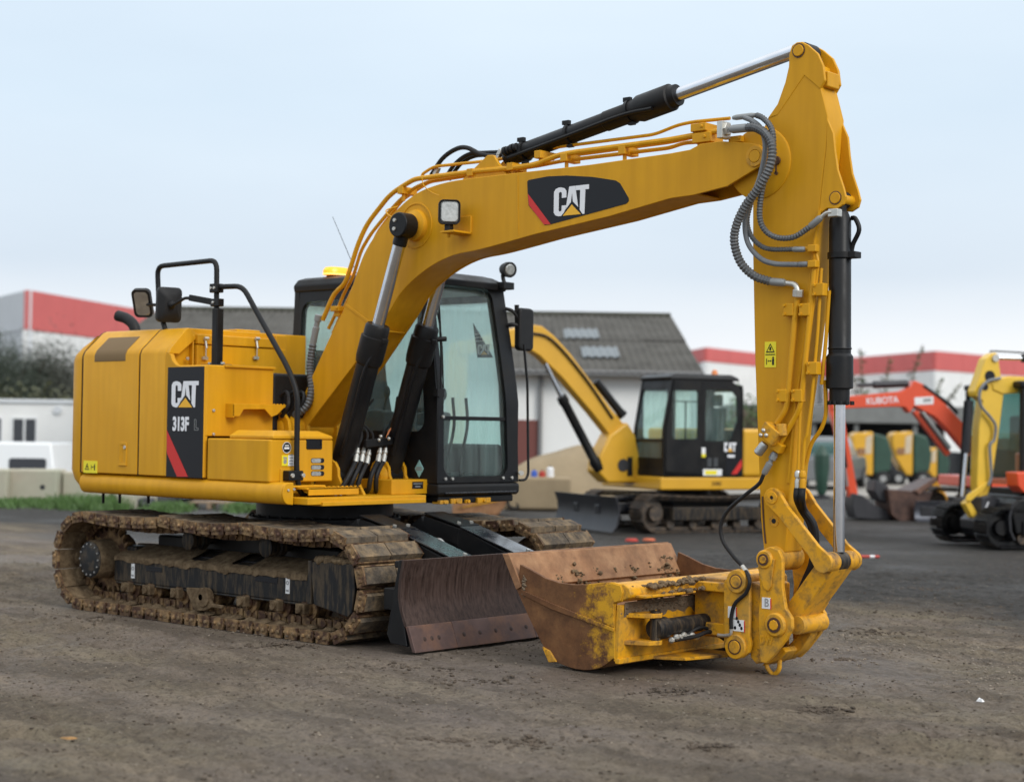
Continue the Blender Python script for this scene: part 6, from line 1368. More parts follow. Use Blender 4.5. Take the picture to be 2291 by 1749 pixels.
B().loft([[(-.42, y0-.01, 2.36), (.88, y0-.01, 2.36), (.88, y1+.01, 2.36), (-.42, y1+.01, 2.36)], [(-.42, y0-.01, 2.40), (.92, y0-.01, 2.40), (.92, y1+.01, 2.40), (-.42, y1+.01, 2.40)], [(-.32, y0+.08, 2.46), (.78, y0+.08, 2.46), (.78, y1-.08, 2.46), (-.32, y1-.08, 2.46)]]).build('cab_roof', 'black', cb, bevel=.02)
B().lathe((-.12, .8, 2.45), (-.12, .8, 2.54), [(0, .06), (.6, .05), (1, .03)], 14).build('beacon', 'orange_tie', cb)
b = B().prism(rrect(-.25, .2, .35, .82, .06), 'z', 1.2, 1.34).prism([(-.30, 1.3), (-.16, 1.3), (-.26, 1.95), (-.38, 1.95)], 'y', .36, .8).prism(rrect(.46, .7, 1.97, 2.16, .05), 'x', -.36, -.27)
b.build('seat', 'seat', cb, bevel=.02)
dy = y1+.003
cat2 = thing  # (no extra thing: stickers are parts)
for nm, m_, x0, x1, z0, z1 in (('white_sticker', 'white', .22, .29, 1.22, 1.32), ('yellow_sticker', 'yellow_sign', .22, .29, 1.17, 1.22), ('vent_grille', 'trim', .10, .18, 1.02, 1.16), ('vent_grille', 'trim', -.02, .06, 1.02, 1.16), ('white_sticker', 'white', -.10, .26, .885, .985), ('yellow_sticker', 'yellow_sign', 0.0, .22, .90, .965)):
    B().box(x0, x1, dy-.004+(.002 if m_ == 'yellow_sign' else 0), dy+.002+(.002 if m_ == 'yellow_sign' else 0), z0, z1).build(nm, m_, cb)
cvp = B().box(-.49, -.18, 1.101, 1.105, .9, 1.4).build('decal', 'decal_black', E2)
for nm, l in (('letter_c', [(-.62, 1.42), (-.62, 1.28), (-.70, 1.28), (-.70, 1.32), (-.66, 1.32), (-.66, 1.38), (-.70, 1.38), (-.70, 1.42)]), ('letter_a', [(-.72, 1.28), (-.745, 1.42), (-.785, 1.42), (-.81, 1.28), (-.775, 1.28), (-.765, 1.34), (-.755, 1.28)]), ('letter_t', [(-.80, 1.42), (-.91, 1.42), (-.91, 1.385), (-.875, 1.385), (-.875, 1.28), (-.84, 1.28), (-.84, 1.385), (-.80, 1.385)])):
    B().prism([(x*.8+.36, z-.02) for x, z in l], 'y', 1.106, 1.109).build(nm, 'letter_white', E2)
B().prism([(-.20, 1.26), (-.296, 1.26), (-.248, 1.32)], 'y', 1.110, 1.113).build('logo_triangle', 'letter_yellow', E2); B().box(-.34, -.2, 1.106, 1.109, 1.17, 1.21).build('model_number', 'letter_white', E2)
B().prism([(-.48, 1.15), (-.48, 1.02), (-.38, .91), (-.28, .91)], 'y', 1.106, 1.109).build('red_stripe', 'red', E2)
text('model_number', '308E', .09, 'decal_black', frame4((.1, 1.103, .73), (-1, 0, 0), (0, 0, 1)), E2, sx=1.1)
# boom, arm, cylinders
bp_ = [(1.16, 1.60), (1.3, 1.2), (1.5, 1.5), (1.83, 1.84), (2.38, 2.37), (2.80, 2.70), (3.0, 2.80), (3.3, 2.82), (4.2, 2.66), (4.23, 2.84), (3.3, 3.10), (2.95, 3.18), (2.76, 3.16), (2.54, 3.02), (2.25, 2.76), (1.86, 2.34), (1.48, 1.92)]
B().prism(bp_, 'y', -.12, .14).build('boom', 'yellow2', E2, bevel=.02)
B().prism([(.92, .74), (1.55, .74), (1.76, .92), (1.72, 1.15), (1.52, 1.5), (1.2, 1.7), (1.05, 1.5), (.95, 1.1)], 'y', -.2, .22).build('swing_post', 'yellow2', E2, bevel=.04)
B().cyl((1.28, .20, 1.02), (1.28, .235, 1.02), .10, n=18).build('post_pin', 'steel_dark', E2); B().box(1.1, 1.2, .221, .226, .85, 1.15).build('post_slot', 'black', E2)
b = B().mat(0).lathe((1.70, .18, .94), (2.42, .18, 2.08), [(0, .075), (.12, .10), (.16, .075), (.9, .075), (.92, .09), (1, .085)], 18).mat(1).cyl((2.42, .18, 2.08), (2.72, .18, 2.58), .038); b.build('boom_cylinder', ['black', 'chrome'], E2)
B().lathe((1.70, .0, 2.34), (1.18, .0, 1.80), [(0, .07), (.85, .07), (1, .09)], 16).build('arm_cylinder', 'black', E2)
B().prism([(4.05, 2.9), (4.3, 2.85), (4.4, 2.65), (4.35, 1.2), (4.2, .9), (4.1, .95), (4.05, 2.5)], 'y', -.08, .1).build('arm', 'yellow2', E2, bevel=.015)
B().tube([(1.45, .16, 1.75), (2.0, .17, 2.4), (2.6, .17, 2.95), (3.0, .17, 3.05)], .02, 8).build('hose', 'rubber', E2)
# blade
bp2 = [(1.90, .56), (1.84, .42), (1.83, .28), (1.87, .12), (1.95, .02)]
B().prism(bp2+[(x-.035, z) for x, z in bp2[::-1]], 'y', -1.13, 1.13).build('dozer_blade', 'blade_dark', E2, bevel=.005)
for y in (-.4, .4): B().bar((.7, y, .42), (1.85, y, .34), .16, .14).build('blade_arm', 'black_gloss', E2, bevel=.01)
B().bar((.75, 0, .55), (1.6, 0, .46), .3, .05).build('blade_cover', 'black_gloss', E2, bevel=.01)

# ---------------------------------------------------------------- orange excavator behind the bucket cylinder, boom to the left
E3 = thing('excavator', 'orange excavator with long boom and brown bucket parked beyond the stick', 'excavator', base(2262, 1163), RG+math.pi+R(8))
k3 = base(2262, 1163); D3 = (k3-CAM).dot(fw); sc3 = FPX/D3
lx = lambda px: (2262-px)/sc3/math.cos(R(8)); lz = lambda py: (1163-py)/sc3
def P3(l): return [(lx(a), lz(b_)) for a, b_ in l]
for s in (-1, 1): crawler(E3, -1.1, 1.1, .29, .4, s*.8, .14)
B().box(-.6, .6, -.7, .7, .3, .62).build('car_body', 'black', E3, bevel=.02)
B().prism([(-1.2, -.8), (-.9, -1), (1.0, -1), (1.0, 1), (-.9, 1), (-1.2, .8)], 'z', .60, .80).build('deck_frame', 'orange', E3, bevel=.03)
B().prism([(-1.2, -.8), (-.9, -1), (0, -1), (0, 0), (-.5, 0), (-.5, 1), (-.9, 1), (-1.2, .8)], 'z', .805, 1.5).build('engine_cover', 'orange', E3, bevel=.05)
cb3 = B().box(-.5, .9, .0, 1.0, .805, .86).build('cab', 'black', E3)
for a_, b_, c_, d_, e1, e2 in ((-.5, -.42, 0, 1, .86, 2.35), (.82, .9, 0, .07, .86, 2.35), (.82, .9, .93, 1, .86, 2.35), (.2, .27, .93, 1, .86, 2.35), (-.5, .9, .93, 1, .86, 1.3), (-.5, .9, 0, .07, .86, 1.3)): B().box(a_, b_, c_, d_, e1, e2).build('cab_pillar', 'black', cb3, bevel=.01)
B().box(-.52, .93, -.02, 1.02, 2.35, 2.45).build('cab_roof', 'black', cb3, bevel=.03)
for y in (.03, .97): B().box(-.42, .82, y-.003, y+.003, 1.3, 2.35).build('window', 'glass_dark', cb3)
for x in (-.46, .86): B().box(x-.003, x+.003, .07, .93, .9, 2.35).build('window', 'glass_dark', cb3)
B().box(-.3, .2, .3, .75, .9, 1.9).build('seat', 'seat', cb3, bevel=.05)
B().prism(P3([(2190, 1062), (2150, 1010), (2110, 965), (2078, 935), (2030, 912), (2020, 928), (2010, 915), (1990, 914), (1885, 919), (1843, 923), (1840, 900), (1890, 892), (2000, 880), (2022, 868), (2030, 855), (2048, 862), (2075, 885), (2100, 905), (2150, 955), (2200, 1030)]), 'y', -.12, .12).build('boom', 'orange', E3, bevel=.015)
B().prism(P3([(1843, 880), (1866, 896), (1872, 940), (1906, 1112), (1888, 1118), (1852, 960), (1838, 920)]), 'y', -.09, .09).build('arm', 'orange', E3, bevel=.012)
B().prism(P3([(2030, 925), (2040, 920), (2118, 1012), (2110, 1022)]), 'y', -.07, .07).build('boom_cylinder', 'orange', E3, bevel=.01)
b = B(); q = P3([(2048, 925), (2112, 1005)]); b.cyl((q[0][0], .1, q[0][1]), (q[1][0], .1, q[1][1]), .05, n=14); b.build('boom_cylinder_rod', 'steel', E3)
q = P3([(1905, 868), (2020, 862)]); B().lathe((q[0][0], 0, q[0][1]), (q[1][0], 0, q[1][1]), [(0, .04), (.3, .04), (.32, .07), (1, .07)], 14).build('arm_cylinder', 'steel_dark', E3)
q = P3([(2050, 870), (2110, 910), (2130, 930)]); B().tube([(x, .1, z+.03) for x, z in q], .035, 8).build('hose', 'rubber', E3)
q = P3([(1858, 960), (1872, 1050), (1878, 1090)]); b = B(); b.mat(0).cyl((q[0][0], .13, q[0][1]), (q[1][0], .13, q[1][1]), .06, n=14).mat(1).cyl((q[1][0], .13, q[1][1]), (q[2][0], .13, q[2][1]), .03, n=12).build('bucket_cylinder', ['black', 'steel'], E3)
q = P3([(1920, 910)])[0]; text('boom_lettering', 'KUBOTA', .165, 'letter_white', frame4((q[0], .124, q[1]), (-math.cos(R(4)), 0, math.sin(R(4))), (math.sin(R(4)), 0, math.cos(R(4)))), E3, sx=.92, off=.002)
q = P3([(2031, 910), (2074, 907), (2073, 890), (2030, 893)]); B().prism(q, 'y', .12, .124).build('white_plate', 'white', E3)
q = P3([(2050, 903), (2068, 901), (2068, 894), (2050, 896)]); B().prism(q, 'y', .124, .127).build('plate_lettering', 'sticker_grey', E3)
B().prism(P3([(1888, 1105), (1910, 1110), (1935, 1130), (1990, 1150), (1985, 1163), (1930, 1163), (1893, 1160), (1885, 1135)]), 'y', -.2, .25).build('coupler', 'steel_dark', E3, bevel=.02)
B().prism(P3([(1955, 1095), (2010, 1098), (2070, 1070), (2066, 1078), (2035, 1104), (2058, 1098), (2045, 1140), (2015, 1163), (1985, 1167), (1965, 1150)]), 'y', -.3, .45).build('bucket', 'rust_dark', E3, bevel=.012)
B().prism(P3([(1935, 1075), (1965, 1090), (1975, 1130), (1945, 1120), (1932, 1100)]), 'y', -.15, .3).build('bucket_ear', 'steel_dark', E3, bevel=.02)
q = P3([(2025, 1105), (2066, 1072), (2062, 1066), (2015, 1098)]); B().prism(q, 'y', .46, .5).build('bucket_side_cutter', 'rust_edge', E3, bevel=.006)

# ---------------------------------------------------------------- lemon yellow mini excavator at the right edge, facing left
E4 = thing('excavator', 'lemon yellow excavator arm with dark tracks at the right edge, front nearest', 'excavator', base(2330, 1218), RG+math.pi+R(14))
k4 = base(2330, 1218); D4 = (k4-CAM).dot(fw); sc4 = FPX/D4
def P4(l): return [((2330-a)/sc4/math.cos(R(14)), (1218-b_)/sc4) for a, b_ in l]
for s in (-1, 1): crawler(E4, -.8, 1.05, .28, .36, s*.62, .13, 'black', m='black')
B().box(-.5, .6, -.5, .5, .25, .55).build('car_body', 'black', E4, bevel=.02)
B().box(-.9, .75, -.75, .75, .55, .72).build('deck_frame', 'steel_dark', E4, bevel=.03)
B().prism(P4([(2260, 1128), (2230, 1135), (2245, 1182), (2300, 1195), (2380, 1195), (2380, 1128)]), 'y', .80, .86).build('track_guard', 'orange', E4, bevel=.02)
B().box(-.9, .0, -.75, .75, .725, 1.3).build('engine_cover', 'orange', E4, bevel=.05)
B().prism(P4([(2197, 1054), (2300, 1050), (2300, 1098), (2215, 1098), (2201, 1084)]), 'y', .48, .78).build('front_cover', 'orange', E4, bevel=.02)
B().prism(P4([(2186, 1130), (2205, 1112), (2310, 1104), (2310, 1185), (2200, 1188)]), 'y', -.7, .76).build('front_frame', 'black', E4, bevel=.03)
cb4 = B().box(-.35, .62, -.5, .5, .725, .80).build('cab', 'black', E4)
for x in (-.32, .58):
    for y in (-.46, .46): B().box(x-.04, x+.04, y-.04, y+.04, .8, 2.2).build('cab_pillar', 'black', cb4, bevel=.01)
B().box(-.4, .66, -.53, .53, 2.2, 2.3).build('cab_roof', 'black', cb4, bevel=.03)
B().box(-.28, .54, .455, .465, .85, 2.2).build('window', 'glass_dark', cb4); B().box(.575, .585, -.42, .42, .85, 2.2).build('windscreen', 'glass_dark', cb4)
B().box(-.25, .15, -.25, .25, .8, 1.75).build('seat', 'seat', cb4, bevel=.05)
B().prism(P4([(2400, 850), (2330, 847), (2220, 845), (2195, 850), (2180, 862), (2182, 876), (2205, 885), (2240, 882), (2330, 880), (2420, 900), (2420, 1010), (2450, 1010), (2455, 890)]), 'y', .1, .32).build('boom', 'yellow_lemon', E4, bevel=.02)
B().prism(P4([(2180, 797), (2190, 793), (2196, 800), (2200, 830), (2210, 880), (2200, 960), (2184, 1070), (2174, 1106), (2152, 1112), (2148, 1080), (2152, 960), (2160, 900), (2143, 890), (2140, 880), (2155, 840), (2166, 808)]), 'y', .10, .30).build('arm', 'yellow_lemon', E4, bevel=.015)
B().cyl((P4([(2188, 806)])[0][0], .08, P4([(2188, 806)])[0][1]), (P4([(2188, 806)])[0][0], .33, P4([(2188, 806)])[0][1]), .05, n=16).build('arm_pin', 'zinc', E4)
for px_, py_, r_ in ((2176, 846, .08), (2165, 870, .05)):
    q = P4([(px_, py_)])[0]; B().cyl((q[0], .30, q[1]), (q[0], .305, q[1]), r_, n=18).build('arm_hole', 'decal_black', E4)
q = P4([(2190, 804), (2262, 804), (2330, 803)]); b = B(); b.mat(0).cyl((q[0][0], .2, q[0][1]), (q[1][0], .2, q[1][1]), .03).mat(1).cyl((q[1][0], .2, q[1][1]), (q[2][0], .2, q[2][1]), .06).build('arm_cylinder', ['chrome', 'black'], E4)
q = P4([(2183, 792), (2196, 790), (2300, 793)]); B().tube([(x, .22, z) for x, z in q], .012, 6).build('hose', 'rubber', E4)
q = P4([(2138, 900), (2130, 1015), (2122, 1110)]); b = B(); b.mat(0).lathe((q[0][0], .2, q[0][1]), (q[1][0], .2, q[1][1]), [(0, .055), (.95, .055), (1, .045)], 16).mat(1).cyl((q[1][0], .2, q[1][1]), (q[2][0], .2, q[2][1]), .03, n=12).build('bucket_cylinder', ['steel_dark', 'chrome'], E4)
B().bar((q[0][0]+.06, .2, q[0][1]), (q[2][0]+.0, .14, q[2][1]), .05, .05).build('cylinder_guard', 'black', E4, bevel=.01)
q = P4([(2196, 850), (2165, 858), (2148, 880), (2150, 910), (2172, 935), (2185, 955), (2182, 985), (2172, 1000), (2176, 1060), (2170, 1085)]); B().tube([(x, .36, z) for x, z in q], .022, 8).build('hose', 'hose_grey', E4)
B().prism(P4([(2170, 1075), (2172, 1085), (2130, 1120), (2118, 1118), (2122, 1106)]), 'y', .31, .34).build('link', 'yellow_lemon', E4, bevel=.01)
B().prism(P4([(2130, 1116), (2150, 1145), (2140, 1158), (2120, 1125)]), 'y', .16, .3).build('link', 'yellow_lemon', E4, bevel=.01)
B().prism(P4([(2150, 1110), (2172, 1105), (2195, 1115), (2188, 1180), (2160, 1185), (2135, 1180), (2132, 1160), (2150, 1145)]), 'y', .0, .4).build('coupler', 'steel_dark', E4, bevel=.02)
q = P4([(2152, 1148)])[0]; B().cyl((q[0], .40, q[1]), (q[0], .41, q[1]), .03, n=14).build('coupler_pin', 'zinc', E4)
q = P4([(2165, 1120), (2155, 1140)]); B().bar((q[0][0], .41, q[0][1]), (q[1][0], .41, q[1][1]), .01, .04, (0, 1, 0)).build('white_sticker', 'white', E4)
bq = P4([(2185, 1120), (2178, 1150), (2180, 1180), (2190, 1200)]); B().prism(bq+[(x-.04, z) for x, z in bq[::-1]], 'y', -.8, .8).build('dozer_blade', 'blade_dark', E4, bevel=.006)
B().bar((bq[1][0], 0, bq[1][1]), (.4, 0, .35), .9, .12).build('blade_arm', 'steel_dark', E4, bevel=.02)
q = P4([(2272, 1172)])[0]; B().box(q[0]-.03, q[0]+.03, .805, .81, q[1]-.06, q[1]+.06).build('yellow_sticker', 'yellow_sign', E4)

# ---------------------------------------------------------------- grey dozer blade and yellow bucket lying beyond the orange machine's bucket
p = base(2085, 1166); o = thing('dozer_blade', 'grey steel dozer blade on the ground left of the lemon yellow arm', 'dozer blade', p, RG+R(6))
dp_ = [(-.02, .36), (.05, .25), (.06, .14), (.03, .04), (-.03, 0)]
B().prism([(a_, b_) for a_, b_ in dp_]+[(a_+.04, b_) for a_, b_ in dp_[::-1]], 'x', -.30, .58).build('mouldboard', 'blade_grey', o, bevel=.004)
B().box(-.30, .58, -.045, -.0, 0, .06).build('cutting_edge', 'blade_grey', o, bevel=.004); B().box(-.2, .48, .04, .14, .08, .26).build('rear_frame', 'blade_dark', o, bevel=.01)
p = base(2080, 1142); o = thing('excavator_bucket', 'yellow bucket standing tilted behind the grey dozer blade', 'bucket', p, RG)
B().prism([(-.42, .28), (-.12, .62), (-.02, .66), (.08, .60), (.32, .25), (.36, .12), (-.25, .08)], 'y', -.3, .35).build('bucket_shell', 'yellow_worn', o, bevel=.02)
B().prism([(-.3, .3), (0, .62), (.06, .55), (.22, .2)], 'y', -.325, -.302).build('side_plate', 'yellow_worn', o, bevel=.004)
B().box(-.3, .3, -.3, .3, 0, .09).build('bucket_lip', 'rust_edge', o, bevel=.006)

# ---------------------------------------------------------------- three small yellow and green site dumpers
def dumper(px, py, k, lab):
    p = base(px, py); o = thing('site_dumper', lab, 'dumper', p, RG, 'small dumpers parked in a row'); s = k
    B().prism([(-.36*s, 1.35*s), (-.26*s, 1.42*s), (-.05*s, 1.40*s), (.10*s, 1.45*s), (.18*s, 1.42*s), (.18*s, .28*s), (-.0*s, .28*s), (-.28*s, .72*s), (-.38*s, 1.1*s)], 'y', -.35*s, .35*s).build('skip', 'yellow2', o, bevel=.05*s, seg=3)
    B().prism([(-.05*s, .84*s), (.12*s, .86*s), (.15*s, 1.36*s), (-.02*s, 1.3*s)], 'y', -.362*s, -.352*s).build('skip_panel', 'cream', o, bevel=.01)
    B().prism(rrect(-.26*s, -.04*s, .82*s, 1.0*s, .05*s), 'y', -.37*s, -.353*s).build('skip_recess', 'rust', o, bevel=.01)
    B().prism([(.185*s, .3*s), (.62*s, .4*s), (.68*s, .85*s), (.55*s, 1.3*s), (.3*s, 1.38*s), (.185*s, 1.38*s)], 'y', -.38*s, .38*s).build('engine_hood', 'green', o, bevel=.06*s, seg=3)
    B().box(-.3*s, .6*s, -.3*s, .3*s, .2*s, .34*s).build('chassis', 'black', o, bevel=.02)
    for x in (-.22*s, .42*s):
        for y in (-.36*s, .36*s):
            w_ = B().lathe((x, y-.09*s, .2*s), (x, y+.09*s, .2*s), [(0, .14*s), (.1, .2*s), (.9, .2*s), (1, .14*s)], 20).build('wheel', 'rubber', o)
            B().cyl((x, y-.095*s, .2*s), (x, y+.095*s, .2*s), .09*s, n=16).build('rim', 'steel', w_)
dumper(1932, 1086, 1.12, 'yellow and green dumper next to the shiny cylinder rod, left of three')
dumper(2020, 1086, 1.14, 'yellow and green dumper in the middle of three under the orange boom')
dumper(2081, 1082, .8, 'smallest yellow and green dumper, right of three, above the yellow bucket')

# ---------------------------------------------------------------- grey estate car and green parasol between stick and cylinder
p = base(1846, 1094); o = thing('parked_car', 'grey estate car seen between the stick and the orange boom', 'car', p, RG+R(70))
mat('car_grey', (.23, .24, .25), .3, metal=.4, coat=.6)
B().loft([[(x, y*w_, z) for y, z in ((-.85, .3), (.85, .3), (.88, .6), (.86, .85), (-.86, .85), (-.88, .6))] for x, w_, z_ in ((-2.1, .9, 0), (-2.0, 1, 0), (1.8, 1, 0), (2.1, .88, 0)) for z in (0,)] if False else [[(x, y*w_, z) for y, z in ((-.85, .28), (.85, .28), (.88, .6), (.84, .9), (-.84, .9), (-.88, .6))] for x, w_ in ((-2.1, .9), (-1.98, 1), (1.8, 1), (2.1, .86))]).build('body', 'car_grey', o, bevel=.05)
B().loft([[(-2.0, -.8, .9), (-2.0, .8, .9), (-1.75, .62, 1.45), (-1.75, -.62, 1.45)], [(.9, -.8, .9), (.9, .8, .9), (.2, .62, 1.45), (.2, -.62, 1.45)]]).build('roof', 'car_grey', o, bevel=.05)
B().box(-2.02, -1.95, -.6, .6, 1.0, 1.32).build('rear_window', 'glass_dark', o); 
for y in (-.75, .75): B().box(-2.1, -2.0, y-.08, y+.08, .72, .9).build('tail_light', 'red', o, bevel=.02)
for x in (-1.35, 1.3):
    for y in (-.8, .8): w_ = B().lathe((x, y-.1, .31), (x, y+.1, .31), [(0, .25), (.1, .31), (.9, .31), (1, .25)], 20).build('wheel', 'rubber', o); B().cyl((x, y-.105, .31), (x, y+.105, .31), .19, n=16).build('rim', 'steel', w_)
p = base(1838, 1112); o = thing('parasol', 'dark green folded parasol standing between the stick and the cylinder rod', 'parasol', p)
kk = (p-CAM).dot(fw)/FPX
B().lathe((0, 0, 5*kk), (0, 0, 116*kk), [(0, .05), (.02, .10), (.12, .13), (.55, .19), (.8, .19), (.93, .12), (1, .04)], 10).build('canopy', 'green', o, smooth=20)
B().cyl((0, 0, 0), (0, 0, 30*kk), .03, n=10).build('pole', 'green', o); B().cyl((0, 0, 0), (0, 0, .05), .2, n=20).build('foot', 'steel_dark', o)
# open-sided store behind
mat('fascia', (.16, .165, .16), .6, var=.15, vs_=2.); mat('dark_wall', (.03, .032, .036), .8, var=.2, vs_=1.)
p = D(1950, 1072, 62); p.z = 0; o = thing('open_store', 'grey flat-roofed open store behind the dumpers', 'building', p, RG)
B().box(-5.2, 3.9, -.3, 4, 1.95, 2.6).build('fascia', 'fascia', o, bevel=.03); B().box(-5, 3.7, 3.8, 4, 0, 1.95).build('back_wall', 'dark_wall', o)
for x in (-4.9, -2.2, -.6, 1.6, 3.6): B().box(x-.08, x+.08, -.1, .06, 0, 1.95).build('post', 'fascia', o)
B().box(-5, 3.7, .3, 3.7, .02, .9).build('stacked_goods', 'dark_wall', o, bevel=.1)
p = D(1600, 1000, 66); p.z = 0; o = thing('box_van', 'white-roofed dark trailer behind the black cab, half hidden by the stick', 'trailer', p, RG)
B().box(.4, 4.5, 0, 2, .6, 2.1).build('box_body', 'dark_wall', o, bevel=.05); B().box(.4, 4.5, -.02, 2.02, 2.1, 2.5).build('roof', 'white', o, bevel=.06)
for x in (1.0, 3.9): B().cyl((x, -.02, .45), (x, .3, .45), .45, n=20).build('wheel', 'rubber', o)
# ================================================================ BUILDINGS
mat('render_white', (.80, .80, .78), .85, var=.05, vs_=.8)
mat('clad_red', (.62, .13, .12), .6, var=.05, vs_=.5)  # distance haze put into the red as a whitish tint
mat('clad_grey', (.62, .64, .66), .6, var=.05, vs_=.5)
mat('roof_cement', (.072, .068, .060), .9, spec=.15, var=.25, vs_=.9, c2=(.115, .11, .10), amt=.42, ds=1.3, dsharp=.2, bump=.2, bs=30)
mat('roof_moss', (.075, .075, .06), .95, var=.3, vs_=2)
mat('rooflight', (.15, .17, .18), .5)
mat('gutter', (.20, .20, .20), .5)
mat('door_brown', (.16, .05, .04), .6)
mat('concrete', (.42, .37, .29), .9, var=.14, vs_=1.5, c2=(.34, .37, .28), amt=.34, ds=1.2, dsharp=.22, bump=.3, bs=12)
mat('window_dark', (.05, .055, .065), .15)
mat('sand', (.29, .225, .14), .95, var=.15, vs_=1.2, bump=.5, bs=12)
mat('van_white', (.78, .79, .79), .3, coat=.5)
mat('wood', (.24, .17, .11), .8, var=.2, vs_=5)
mat('tub_blue', (.20, .45, .62), .4); mat('tub_teal', (.35, .62, .68), .4); mat('tub_lilac', (.45, .48, .62), .4)
mat('red_plastic', (.45, .045, .03), .5); mat('orange_plastic', (.52, .13, .055), .5); mat('blue_plastic', (.05, .12, .5), .4)
# grey shed with corrugated roof
RD, ED = 46., 38.
r0 = D(227, 691, RD); r1 = D(1440, 708, RD); zr = (r0.z+r1.z)/2
e0 = D(186, 813, ED); e1 = D(1572, 832, ED); ze = (e0.z+e1.z)/2
og = Vector(((e0.x+e1.x)/2, (e0.y+e1.y)/2, 0)); ux = Vector((e1.x-e0.x, e1.y-e0.y, 0)); LEN = ux.length; ux.normalize(); hd = math.atan2(ux.y, ux.x); uy = Vector((-ux.y, ux.x, 0))
SH = thing('shed', 'long low shed with grey corrugated roof and white wall behind the excavators', 'building', og, hd)
half = LEN/2-.0; run = ((r0+r1)/2-og).dot(uy)
wl_ = B().prism([(.25, 0), (.25, ze-.08), (run, zr-.12), (2*run-.25, ze-.08), (2*run-.25, 0)], 'x', -half+.25, half-.25).build('wall', 'render_white', SH)
pit = .18; nrib = int(LEN/pit)                       # corrugated sheets, sheet by sheet
sl_len = math.hypot(run, zr-ze)
def sheet(x0, x1, t0, t1, m, nm, lift=0.):
    n = max(2, int((x1-x0)/pit*6)); pts = []
    for i in range(n+1):
        x = x0+(x1-x0)*i/n; pts.append((x, .02*math.sin(2*math.pi*x/pit)+lift))
    nz_ = Vector((0, -(zr-ze), run)).normalized()
    def at_(x, h_, t): y = run*t-.12*(1-t)*(t < .01); return (x, run*t+nz_.y*h_, ze+(zr-ze)*t+nz_.z*h_)
    b = B(); b.loft([[at_(x, h_, t0) for x, h_ in pts], [at_(x, h_, t1) for x, h_ in pts]], cap=False, closed=False)
    b.loft([[at_(x, h_-.02, t0) for x, h_ in pts], [at_(x, h_-.02, t1) for x, h_ in pts]], cap=False, closed=False)
    return b.build(nm, m, SH, fix=False, smooth=50)
ns = 13; rl_at = {(10, 1), (11, 0)}
for i in range(ns):
    xa = -half+LEN*i/ns; xb_ = -half+LEN*(i+1)/ns
    for j in range(2): sheet(xa, xb_+.03, -.03 if j == 0 else .5, .53 if j == 0 else 1.0, 'roof_cement', 'roof_sheet', .006*((i+j) % 2)+.02*j)
sp_x = lambda px, py, t: ((D(px, py, ED+(RD-ED)*t)-og).dot(ux))
for px_, py_, t_ in ((1300, 757, .60), (1342, 800, .27)):
    x = sp_x(px_, py_, t_); dt = .085; sheet(x-.45, x+.45, t_-dt, t_+dt, 'rooflight', 'rooflight', .05)
B().box(-half, half, run-.2, run+.2, zr-.03, zr+.10).build('ridge_cap', 'roof_moss', SH, bevel=.03)
B().prism([(-.05, ze-.02), (2*run+.05, ze-.02), (run, zr)], 'x', -half-.02, half+.02) if False else None
nz_ = Vector((0, (zr-ze), run)).normalized()
B().loft([[(-half, run, zr+.0), (half, run, zr+.0), (half, run, zr-.03), (-half, run, zr-.03)], [(-half, 2*run+.1, ze-.02), (half, 2*run+.1, ze-.02), (half, 2*run+.1, ze-.05), (-half, 2*run+.1, ze-.05)]]).build('rear_slope', 'roof_cement', SH)
B().box(-half, half, -.22, -.06, ze-.13, ze-.0).build('gutter', 'gutter', SH, bevel=.02)
x = sp_x(1178, 980, 0); B().box(x-.45, x+.3, .20, .26, 0, 1.75).build('door', 'door_brown', SH, bevel=.01)
x = sp_x(1190, 900, 0); B().cyl((x+.2, .16, 0), (x+.2, .16, ze-.1), .05, n=10).build('downpipe', 'gutter', SH)
# red and white warehouses
def warehouse(name_label, c_px, c_y, Dc, lpx, ly, Dl, rpx, ry, Dr, yband, left_mat, h=None):
    c = D(c_px, c_y, Dc); l = D(lpx, ly, Dl); r_ = D(rpx, ry, Dr); zt = c.z; zb = D(c_px, yband, Dc).z
    o = thing('warehouse', name_label, 'building', (c.x, c.y, 0))
    l2 = (l-c).xy; r2 = (r_-c).xy; far = l2+r2
    def wall(a_, b_, m, nm, z0, z1, off=0):
        a_ = Vector((a_[0], a_[1])); b_ = Vector((b_[0], b_[1])); d_ = (b_-a_).normalized(); n_ = Vector((d_.y, -d_.x))*off
        L_ = (b_-a_).length; k = max(1, int(L_/5)); 
        for i in range(k):
            p_ = a_+(b_-a_)*(i/k)+n_; q_ = a_+(b_-a_)*((i+1)/k)-d_*.04+n_; t_ = Vector((d_.y, -d_.x))*-.3
            B().loft([[(p_.x, p_.y, z), (q_.x, q_.y, z), (q_.x+t_.x, q_.y+t_.y, z), (p_.x+t_.x, p_.y+t_.y, z)] for z in (z0, z1)]).build(nm, m, o)
    wall((0, 0), r2, 'render_white', 'wall_panel', 0, zb); wall((0, 0), r2, 'clad_red', 'red_panel', zb+.03, zt, .06)
    wall(l2, (0, 0), 'render_white' if left_mat == 'clad_red' else left_mat, 'wall_panel', 0, zb); wall(l2, (0, 0), left_mat if left_mat == 'clad_grey' else 'clad_red', 'red_panel', zb+.03, zt, .06)
    B().prism([tuple(v_*.998) for v_ in (Vector((0, 0)), r2, far, l2)], 'z', zt-.5, zt-.3).build('roof', 'clad_grey', o)
    return o
warehouse('red and white warehouse at the far left behind the trees', 63, 649, 100, -140, 690, 121, 420, 700, 124, 738, 'clad_grey')
warehouse('red and white warehouse seen over the small black cab', 1580, 777, 150, 1440, 806, 178, 1900, 812, 180, 809, 'clad_red')
warehouse('red and white warehouse at the far right behind the orange boom', 2092, 785, 150, 1840, 803, 172, 2420, 818, 172, 829, 'clad_red')
